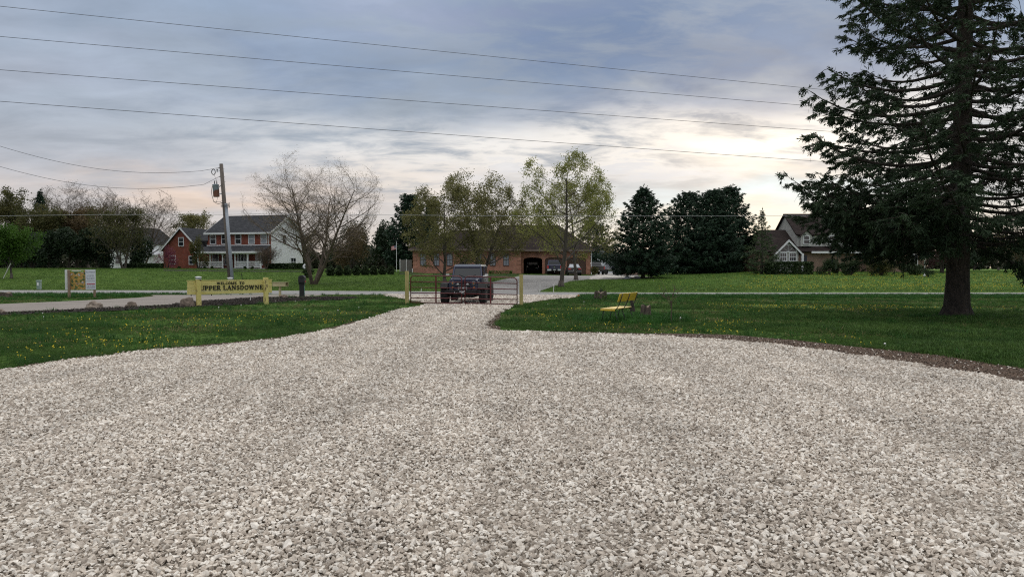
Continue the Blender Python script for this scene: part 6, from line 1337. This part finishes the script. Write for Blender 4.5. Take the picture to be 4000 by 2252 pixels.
# -- pickup in front of the middle garage door, tail towards us
D = 91.0; g = Vector((xat(2166, D), D, hz(xat(2166, D), D))); T = thing('pickup_truck', 'dark navy pickup parked tail-out before the middle garage door', 'pickup', g, R(-2)); 
carbody(T, [(0, .98, .55, 1.05, .93, 1.28), (.05, 1.0, .5, 1.05, .95, 1.30), (2.0, 1.0, .5, 1.05, .95, 1.30), (5.4, .98, .5, 1.0, .9, 1.15), (5.6, .9, .6, .9, .8, 1.0)], M_navy)
b = MB(); b.prism([(-.88, 1.9), (.88, 1.9), (.86, 4.1), (-.86, 4.1)], lambda a_, c_: (a_, c_, 1.25), lambda a_, c_: (a_ * .84, 2.1 + (c_ - 1.9) * .75, 1.92)); b.build('cab', M_navy, T, bevel=.06)
b = MB(); b.add([(-.72, 1.90, 1.36), (.72, 1.90, 1.36), (.62, 2.05, 1.82), (-.62, 2.05, 1.82)], [(0, 1, 2, 3)]); b.build('rear_window', M_glass, T)
b = MB(); b.box(-.72, .72, -.035, -.002, .75, 1.26); tg = b.build('tailgate', M_navy, T, bevel=.012); b = MB(); b.box(-.14, .14, -.05, -.037, 1.1, 1.18); b.build('handle', M_trimb, tg)
b = MB(); b.tube([(0, -.05, .96), (0, -.04, .965)], [.10, .12], 12); b.build('badge', M_chr, tg)
for s in (-1, 1):
    b = MB(); b.box(min(s * .74, s * .97), max(s * .74, s * .97), -.04, -.003, .82, 1.2); b.build('tail_light', M_redl, T); b = MB(); b.box(min(s * .42, s * .92), max(s * .42, s * .92), -.19, -.14, .56, .76); b.build('bumper_pad', M_plate, T)
    for y in (1.1, 4.6): wheel(T, s * .84, y, .42, .28, False)
b = MB(); b.box(-.96, .96, -.138, -.045, .52, .74); b.build('bumper', M_trimb, T); b = MB(); b.box(-.15, .15, -.155, -.141, .62, .74); b.build('number_plate', M_plate, T); b = MB(); b.box(-.04, .04, -.3, -.14, .38, .50); b.build('tow_hitch', M_steel, T)
# -- sedan
D = 88.0; g = Vector((xat(2245, D), D, hz(xat(2245, D), D))); T = thing('sedan_car', 'dark sedan with red tail lights parked beside the navy pickup', 'car', g, R(0))
carbody(T, [(0, .80, .42, .78, .74, .98), (.10, .86, .30, .82, .78, 1.02), (.9, .9, .28, .85, .80, 1.04), (3.4, .9, .28, .85, .82, 1.0), (4.3, .86, .3, .7, .74, .82), (4.5, .74, .35, .6, .6, .7)], M_blkc)
b = MB(); b.prism([(-.76, .55), (.76, .55), (.78, 3.2), (-.78, 3.2)], lambda a_, c_: (a_, c_, .98), lambda a_, c_: (a_ * .74, 1.15 + (c_ - .55) * .5, 1.44)); b.build('cabin', M_blkc, T, bevel=.05)
b = MB(); b.add([(-.66, .60, 1.04), (.66, .60, 1.04), (.53, 1.04, 1.40), (-.53, 1.04, 1.40)], [(0, 1, 2, 3)]); b.build('rear_window', mat('painted_sky_glass', (.25, .28, .32), .08, coat=1), T)  # rear window's pale sky reflection is painted into its base colour
for s in (-1, 1):
    b = MB(); b.box(min(s * .46, s * .80), max(s * .46, s * .80), -.02, .05, .76, .90); b.build('tail_light', M_redl, T); b = MB(); b.box(min(s * .91, s * 1.05), max(s * .91, s * 1.05), 2.75, 2.85, 1.0, 1.12); b.build('mirror', M_blkc, T)
    for y in (.85, 3.55): wheel(T, s * .78, y, .33, .22, False)
b = MB(); b.box(-.16, .16, -.03, -.006, .62, .74); b.build('number_plate', M_plate, T); b = MB(); b.box(-.8, .8, -.03, -.004, .50, .55); b.build('chrome_strip', M_steel, T); b = MB(); b.box(-.7, .7, -.01, .2, .26, .38); b.build('bumper', M_trimb, T)
# -- dark off-roader inside the open garage
T = thing('garaged_suv', 'dark vehicle standing inside the open left garage bay', 'car', (xat(2082, 101.3), 101.3, .74), 0)
M_mb = mat('unlit_black_paint', (.006, .006, .007), .6); carbody(T, [(0, .88, .5, 1.0, .82, 1.2), (.05, .9, .4, 1.0, .84, 1.25), (3.9, .9, .4, 1.0, .84, 1.15), (4.0, .8, .5, .9, .7, 1.0)], M_mb); b = MB(); b.prism([(-.82, .1), (.82, .1), (.8, 3.0), (-.8, 3.0)], lambda a_, c_: (a_, c_, 1.2), lambda a_, c_: (a_ * .88, c_, 1.75)); b.build('cabin', M_mb, T, bevel=.05)
b = MB(); b.box(-.62, .62, .05, .09, 1.28, 1.62); b.build('rear_window', M_glass, T); b = MB(); b.tube([(0, -.2, 1.0), (0, -.01, 1.0)], [.33, .33], 18); b.build('spare_wheel', M_tyre, T); b = MB(); b.box(.42, .70, -.03, -.002, .75, .88); b.build('number_plate', M_plate, T)
for s in (-1, 1):
    b = MB(); b.box(min(s * .72, s * .84), max(s * .72, s * .84), -.03, -.002, .95, 1.1); b.build('tail_light', M_redl, T)
    for y in (.7, 3.3): wheel(T, s * .78, y, .38, .25, False)
# -- dark pickup beyond the garage corner
D = 101; g = Vector((xat(2338, D), D, hz(xat(2338, D), D))); T = thing('pickup_truck', 'black pickup parked beyond the right end of the ranch garage', 'pickup', g, R(3))
carbody(T, [(0, .92, .5, 1.0, .88, 1.26), (.05, .95, .45, 1.0, .9, 1.28), (2.0, .95, .45, 1.0, .9, 1.28), (5.2, .93, .45, .98, .85, 1.12), (5.4, .85, .6, .9, .75, 1.0)], M_blkc); b = MB(); b.prism([(-.84, 1.9), (.84, 1.9), (.82, 3.9), (-.82, 3.9)], lambda a_, c_: (a_, c_, 1.24), lambda a_, c_: (a_ * .85, 2.1 + (c_ - 1.9) * .75, 1.8)); b.build('cab', M_blkc, T, bevel=.06)
b = MB(); b.add([(-.68, 1.89, 1.34), (.68, 1.89, 1.34), (.6, 2.04, 1.72), (-.6, 2.04, 1.72)], [(0, 1, 2, 3)]); b.build('rear_window', M_glass, T)
b = MB(); b.box(-.90, .90, -.14, -.02, .45, .66); b.build('bumper', M_trimb, T); b = MB(); b.box(-.15, .15, -.155, -.142, .5, .62); b.build('number_plate', M_plate, T)
for s in (-1, 1):
    b = MB(); b.box(min(s * .76, s * .92), max(s * .76, s * .92), -.03, -.003, .8, 1.15); b.build('tail_light', M_redl, T)
    for y in (1.0, 4.4): wheel(T, s * .80, y, .40, .26, False)
# -- black truck facing us at the end of the drive
D = 104; g = Vector((xat(2425, D), D, hz(xat(2425, D), D))); T = thing('off_road_vehicle', 'black off-road vehicle facing the camera with sky reflection painted on its windscreen, beside the white outbuilding', 'jeep', g, R(18))
carbody(T, [(0, .78, .55, .95, .70, 1.08), (.06, .82, .5, .98, .74, 1.12), (1.3, .85, .5, 1.0, .8, 1.16), (3.9, .85, .5, 1.0, .8, 1.16), (4.0, .8, .55, .95, .7, 1.1)], M_blkc)
b = MB(); b.prism([(-.76, 1.2), (.76, 1.2), (.76, 3.6), (-.76, 3.6)], lambda a_, c_: (a_, c_, 1.14), lambda a_, c_: (a_ * .88, 1.45 + (c_ - 1.2) * .88, 1.72)); b.build('cabin', M_blkc, T, bevel=.04)
b = MB(); b.add([(-.66, 1.20, 1.20), (.66, 1.20, 1.20), (.60, 1.40, 1.64), (-.60, 1.40, 1.64)], [(0, 1, 2, 3)]); b.build('windshield', mat('painted_reflection_glass', (.40, .46, .50), .08, coat=1), T)  # bright base colour paints the reflected sky onto the windscreen
for s in (-1, 1):
    b = MB(); b.tube([(s * .48, -.02, .88), (s * .48, -.06, .88)], [.11, .10], 14); b.build('headlight', M_lens, T); b = MB(); b.box(min(s * .70, s * 1.02), max(s * .70, s * 1.02), -.2, .95, .82, .90); b.build('fender', M_trimb, T); b = MB(); b.box(min(s * .86, s * 1.02), max(s * .86, s * 1.02), 1.25, 1.33, 1.2, 1.34); b.build('mirror', M_chr if s > 0 else M_trimb, T)
    for y in (.35, 3.2): wheel(T, s * .84, y, .43, .30, False)
b = MB(); b.box(-.75, .75, -.36, -.2, .48, .68); b.build('bumper', M_trimb, T)
b = MB()
for k in range(7): x = (k - 3) * .08; b.box(x - .024, x + .024, -.012, -.003, .68, 1.0)
b.build('grille', M_steel, T)
# ------------------------------------------------------------------ mound, tarps, stakes
def blob(name, lab, cat, px, py, wpx, hpx, m, D=None, depth=1.5, sd=1):
    g = gp(px, py) if D is None else onground(px, D); s = g.y / F; bm = bmesh.new(); bmesh.ops.create_icosphere(bm, subdivisions=4, radius=1)
    for v in bm.verts:
        q = v.co.copy(); k = 1 + .3 * mnoise.noise(q * 1.6 + Vector((sd, 0, 0))) + .12 * mnoise.noise(q * 5 + Vector((sd, 0, 0))); q *= k; v.co = Vector((q.x * wpx * s / 2, q.y * depth / 2, max(q.z, -.15) * hpx * s))
    me = bpy.data.meshes.new(name); bm.to_mesh(me); bm.free(); o = link(name, me, m, None, True); o.location = g; return tag(o, lab, cat)
blob('soil_mound', 'low mound of brown soil and brush left of the dark spruce group', 'mound', 2500, 1074, 110, 22, M_dirt, D=98, depth=5, sd=2)
M_tarp = mat('pale_grey_tarp', (.36, .39, .43), .5, (.5, .53, .57), scale=4)
blob('tarp', 'crumpled pale grey tarp heap left of the spruce trunk', 'tarp', 2451, 1088, 28, 10, M_tarp, depth=.9, sd=4)
g = gp(2492, 1086); T = thing('stone_slabs', 'flat grey slabs stacked right beside the spruce trunk', 'slabs', g, R(8))
for k in range(3): b = MB(); b.box(-.42 + .05 * k, .42 - .04 * k, -.3, .3, .02 + k * .075, .085 + k * .075); b.build('slab', M_tarp, T, bevel=.012)
M_stake = mat('white_stake', (.6, .6, .56), .7)
for px, py, top, lab, m_ in ((2108, 1141, 1112, 'white stake at the driveway mouth', M_stake), (2162, 1141, 1105, 'thin green and white stake on the lawn right of the driveway', M_stake), (1645, 1138, 1128, 'short white stake at the lawn edge behind the left gate leaf', M_stake), (978, 1176, 1156, 'short white stake in the mulch under the sign', M_stake)):
    g = gp(px, py); b = MB(); h = (py - top) / F * g.y; b.box(-.022, .022, -.01, .01, -.1, h); b.prxz([(-.022, h), (.022, h), (0, h + .05)], -.01, .01); o = b.build('marker_stake', m_, None); o.location = g; o.rotation_euler = (0, R(3), 0); tag(o, lab, 'stake')
g = gp(2256, 1163); b = MB(); b.tube([(0, 0, -.05), (.01, 0, .16)], .006, 5); b.box(.01, .10, -.003, .003, .09, .16); o = b.build('marker_flag', mat('orange_flag', (.75, .16, .03), .6), None); o.location = g; tag(o, 'tiny orange marker flag on the gravel right of the gate', 'flag')
g = gp(45, 1087); T = thing('support_stake', 'leaning pale stake propping the small green tree', 'stake', g + Vector((-.25, -.3, 0))); b = MB(); b.bar((-.35, 0, -.05), (.35, .1, 1.45), .08, .05); b.build('timber', M_stake, T)
g = gp(3612, 1063); g = onground(3612, 74); T = thing('lamp_post', 'white garden lamp post before the right house', 'lamp post', g); h = at(3612, 1004, 74).z - g.z
b = MB(); b.lathe([(.12, 0), (.12, .12), (.06, .16), (.05, .5), (.042, h - .42), (.07, h - .40), (.05, h - .36)], n=12); b.build('post', M_white, T, smooth=True); b = MB(); b.tube([(-.16, 0, h - .62), (.16, 0, h - .62)], .015, 6); b.build('ladder_bar', M_white, T)
b = MB(); b.lathe([(.06, h - .36), (.11, h - .3), (.13, h - .12), (.10, h - .10)], n=8); b.build('lantern_glass', mat('lantern_glass', (.65, .62, .55), .3), T); b = MB(); b.lathe([(.15, h - .10), (.10, h - .02), (.03, h + .04), (.02, h + .10)], n=8); b.build('lantern_cap', M_white, T)
# -- flagpole
D = 97; g = onground(1549, D); T = thing('flagpole', 'white flagpole standing on the lawn left of the ranch house', 'flagpole', g); h = at(1549, 945, D).z - g.z
b = MB(); b.tube([(0, 0, -.1), (0, 0, h)], [.045, .035], 8); b.build('pole', M_white, T); b = MB(); b.lathe([(.02, h), (.06, h + .03), (.06, h + .08), (.02, h + .11)], n=8); b.build('finial', M_steel, T)
fm = bpy.data.materials.new('flag_cloth'); fm.use_nodes = True; t = fm.node_tree; p = t.nodes['Principled BSDF']; p.inputs['Roughness'].default_value = .8; uv = t.nodes.new('ShaderNodeUVMap'); s_ = t.nodes.new('ShaderNodeSeparateXYZ'); t.links.new(uv.outputs[0], s_.inputs[0])
def nm(op, a, b=None):
    n = t.nodes.new('ShaderNodeMath'); n.operation = op
    for i, v in enumerate((a, b)):
        if v is None: continue
        if isinstance(v, (int, float)): n.inputs[i].default_value = v
        else: t.links.new(v, n.inputs[i])
    return n.outputs[0]
st = nm('LESS_THAN', nm('MODULO', nm('MULTIPLY', s_.outputs[1], 13), 2), 1); ca = nm('MULTIPLY', nm('LESS_THAN', s_.outputs[0], .4), nm('GREATER_THAN', s_.outputs[1], 6 / 13))
fx = nm('SUBTRACT', nm('FRACT', nm('MULTIPLY', s_.outputs[0], 6 / .4)), .5); fy = nm('SUBTRACT', nm('FRACT', nm('MULTIPLY', s_.outputs[1], 9 / (7 / 13))), .5); star = nm('LESS_THAN', nm('ADD', nm('MULTIPLY', fx, fx), nm('MULTIPLY', fy, fy)), .07)
def mxc(f, a, b):
    x = t.nodes.new('ShaderNodeMix'); x.data_type = 'RGBA'; t.links.new(f, x.inputs[0])
    for i, v in ((6, a), (7, b)):
        if isinstance(v, tuple): x.inputs[i].default_value = (*v, 1)
        else: t.links.new(v, x.inputs[i])
    return x.outputs[2]
c = mxc(ca, mxc(st, (.6, .58, .58), (.42, .02, .035)), mxc(star, (.02, .03, .12), (.6, .6, .62))); t.links.new(c, p.inputs['Base Color'])
nu, nv = 22, 12; V, UVs, Fc_ = [], [], []
for j in range(nv + 1):
    for i in range(nu + 1):
        u, v = i / nu, j / nv; V.append((-u * .72, .10 * math.sin(u * 9 + v) * u ** .5, (v - 1) * .52 + h - .45 - .16 * u + .02 * math.sin(u * 12))); UVs.append((u, v))
for j in range(nv):
    for i in range(nu): a = j * (nu + 1) + i; Fc_.append((a, a + 1, a + nu + 2, a + nu + 1))
me = bpy.data.meshes.new('flag'); me.from_pydata(V, [], Fc_); me.update(); ul = me.uv_layers.new(name='UVMap')
for lp in me.loops: ul.data[lp.index].uv = UVs[lp.vertex_index]
fo = link('flag', me, fm, None, True); fo.location = g; tag(fo, 'small american flag hanging from the white pole', 'flag')
# ------------------------------------------------------------------ utility pole and wires
Dp_ = 50.6; base = Vector((xat(902, Dp_), Dp_, 0)); top = at(864, 640, Dp_); T = thing('utility_pole', 'leaning wooden utility pole braced by a grey steel column across the road', 'utility pole', base)
tp = top - base; M_pole = mat('weathered_pole_wood', (.075, .06, .052), .9, (.17, .145, .125), scale=5, sv=(5, 5, .5), bump=.5, bscale=20)
b = MB(); b.tube([(0, 0, -.2), tp * .5, tp], [.165, .15, .125], 12); b.build('wooden_pole', M_pole, T, smooth=True)
lp_ = lambda f: tp * f
b = MB(); s0 = Vector((.20, -.12, -.1)); s1 = lp_(.685) + Vector((.16, -.12, 0)); b.tube([s0, s1], [.12, .105], 12); b.build('steel_brace', mat('brace_grey', (.22, .25, .29), .55, (.28, .31, .35), scale=3), T, smooth=True)
b = MB()
for f in (.655, .665, .675, .685): b.tube([lp_(f) + Vector((.30 * math.cos(a) + .07, -.27 * math.sin(a) - .04, .01 * a)) for a in [2 * math.pi * i / 12 for i in range(13)]], .016, 5, False)
b.build('cable_wrap', M_black, T)
tc_ = lp_(.885) * 0 + Vector((at(845, 745, Dp_).x - base.x, -.05, at(845, 745, Dp_).z)); hh = .86; ax = tp.normalized()
b = MB(); c0 = tc_ - ax * hh / 2; c1 = tc_ + ax * hh / 2; b.tube([c0, c0 + ax * hh * .02, c1 - ax * .06, c1 - ax * .05, c1, c1 + ax * .04], [.20, .21, .21, .235, .235, .12], 20)
tmat = bpy.data.materials.new('rusted_transformer'); tmat.use_nodes = True; t = tmat.node_tree; p = t.nodes['Principled BSDF']; p.inputs['Roughness'].default_value = .65
tcn = t.nodes.new('ShaderNodeTexCoord'); s_ = t.nodes.new('ShaderNodeSeparateXYZ'); t.links.new(tcn.outputs['Generated'], s_.inputs[0]); nn = t.nodes.new('ShaderNodeTexNoise'); nn.inputs['Scale'].default_value = 4; nn.inputs['Detail'].default_value = 6; t.links.new(tcn.outputs['Generated'], nn.inputs[0])
v = nm('SUBTRACT', nm('ADD', s_.outputs[2], nm('MULTIPLY', nm('SUBTRACT', nn.outputs['Fac'], .5), .5)), nm('MULTIPLY', s_.outputs[0], .35)); r = t.nodes.new('ShaderNodeMapRange'); r.inputs[1].default_value = .22; r.inputs[2].default_value = .32; t.links.new(v, r.inputs[0]); t.links.new(mxc(r.outputs[0], (.20, .085, .055), (.26, .31, .35)), p.inputs['Base Color'])
tr_ = b.build('transformer', tmat, T, smooth=True)
b = MB()
for s in (-.07, .09): b.lathe([(.03, 0), (.05, .04), (.03, .06), (.045, .10), (.025, .13), (.035, .17), (.015, .26)], c1 + Vector((s, 0, .02)), 8)
b.build('bushing', M_black, tr_)
b = MB(); b.bar(c1 - ax * .18 + Vector((.2, 0, 0)), lp_(.84), .06, .06); b.bar(c0 + ax * .2 + Vector((.2, 0, 0)), lp_(.765), .06, .06); b.build('bracket', M_steel, T)
b = MB(); b.tube([c1 - ax * .1 + Vector((-.24, 0, 0)), c1 + Vector((-.3, 0, -.5)), c0 + Vector((-.32, 0, .1)), c0 + Vector((-.2, 0, -.35)), c0 + Vector((.1, 0, -.52)), lp_(.70)], .018, 6, False); b.tube([c0 + Vector((-.2, 0, -.33)), c0 + Vector((.2, 0, -.38)), lp_(.715)], .014, 6, False); b.tube([c0 + Vector((.1, 0, 0)), c0 + Vector((-.05, 0, -.48))], .010, 5, False); b.build('service_cable', M_black, T)
q = lp_(.955) + Vector((-.1, 0, 0)); b = MB(); b.lathe([(.03, -.16), (.04, -.1), (.02, -.05), (.05, 0), (.09, .02), (.02, .05)], q + Vector((-.22, 0, .0)), 8); b.tube([lp_(.95), q + Vector((-.22, 0, -.14))], .01, 5); b.tube([lp_(.965), q + Vector((-.22, 0, 0))], .01, 5); b.build('lightning_arrester', M_black, T)
b = MB(); cc = q + Vector((-.48, 0, -.17)); b.tube([cc + Vector((.13 * math.cos(a), 0, .19 * math.sin(a))) for a in [2 * math.pi * i / 14 for i in range(15)]], .028, 6, False); b.tube([cc + Vector((.05, 0, -.2)), cc + Vector((.22, 0, -.6)), c1 + Vector((-.07, 0, .26))], .009, 5, False); b.build('fuse_cutout', M_black, T)
b = MB()
for f in (.975, .905): b.tube([lp_(f), lp_(f) + Vector((-.20, 0, -.05))], [.04, .03], 8)
b.build('insulator', M_black, T)
b = MB()
for f in (.96, .90, .86, .80): b.tube([lp_(f), lp_(f) + Vector((.22, 0, .0))], .012, 5)
b.build('through_bolt', M_steel, T)
M_wire = mat('dark_wire', (.05, .05, .055), .6); M_wirel = mat('pale_cable', (.30, .31, .32), .6)
def wire(name, lab, P, r, m, group=None, sag=0.0):
    P = [Vector(p) for p in P]; pts = []
    if len(P) == 2:
        for i in range(41): t_ = i / 40; q = P[0].lerp(P[1], t_); q.z -= sag * 4 * t_ * (1 - t_); pts.append(q)
    else: pts = P
    b = MB(); b.tube(pts, r, 5, False); o = b.build(name, m, None, smooth=True); return tag(o, lab, 'wire', group)
for (ya, yb, lab) in ((25, 347, 'topmost of the four long overhead wires'), (143, 415, 'second overhead wire from the top'), (273, 509, 'third overhead wire from the top'), (396, 629, 'lowest of the four long overhead wires')):
    A_, B_ = at(0, ya, 30), at(3180, yb, 40); M_ = at(1600, ya + (yb - ya) * {25: .56, 143: .56, 273: .555, 396: .55}[ya], 35.0)
    d = B_ - A_; Ae, Be = A_ - d * .6, B_ + d * .7; pts = []
    sag = (A_.lerp(B_, (M_ - A_).dot(d) / d.length_squared).z - M_.z) * 4 / 1.0
    for i in range(61):
        t_ = -.6 + 2.3 * i / 60; q = A_ + d * t_; q.z -= max(.02, sag * .25) * 4 * t_ * (1 - t_) ; pts.append(q)
    wire('overhead_wire', lab, pts, .0105, M_wire, 'four overhead wires crossing the sky')
P1 = base + lp_(.975) + Vector((-.2, 0, -.05)); P2 = base + lp_(.905) + Vector((-.2, 0, -.05))
def pw(name, lab, end, cpx, r, m):
    # wire through picture points at gently changing depth
    pts = []; n = len(cpx)
    for i, (px, py) in enumerate(cpx): pts.append(at(px, py, end.y - (n - 1 - i) * .25 if end else 50))
    if end: pts[-1] = end
    return wire(name, lab, pts, r, m)
def curve(P0, P1, P2, P3, n=24): return [tuple((1 - t) ** 3 * a + 3 * (1 - t) ** 2 * t * b + 3 * (1 - t) * t * t * c + t ** 3 * d for a, b, c, d in zip(P0, P1, P2, P3)) for t in [i / n for i in range(n + 1)]]
pw('pole_wire', 'sagging wire from the left to the top of the leaning pole', P1, curve((-700, 330), (40, 590), (330, 720), (851, 661)), .012, M_wire)
pw('pole_wire', 'lower sagging wire from the left to the transformer on the leaning pole', P2, curve((-700, 420), (60, 680), (330, 790), (861, 712)), .012, M_wire)
Pc = base + lp_(.60)
wire('telephone_cable', 'pale cable running level along the road in front of the dark spruces', [at(-700, 845, 50.6), at(0, 843, 50.6), at(400, 838, 50.6), Pc] + [at(px, 834 + 10 * 4 * ((px - 880) / 3600) * (1 - (px - 880) / 3600) , 50.6) for px in range(1000, 4700, 150)], .013, M_wirel)
b = MB(); g1 = base + lp_(.45); g = gp(955, 1140); b.tube([at(942, 1065, Dp_), at(956, 1135, Dp_)], .02, 5); o = b.build('guy_wire_marker', M_trimb, None); tag(o, 'thin dark leaning rod behind the welcome sign', 'rod')
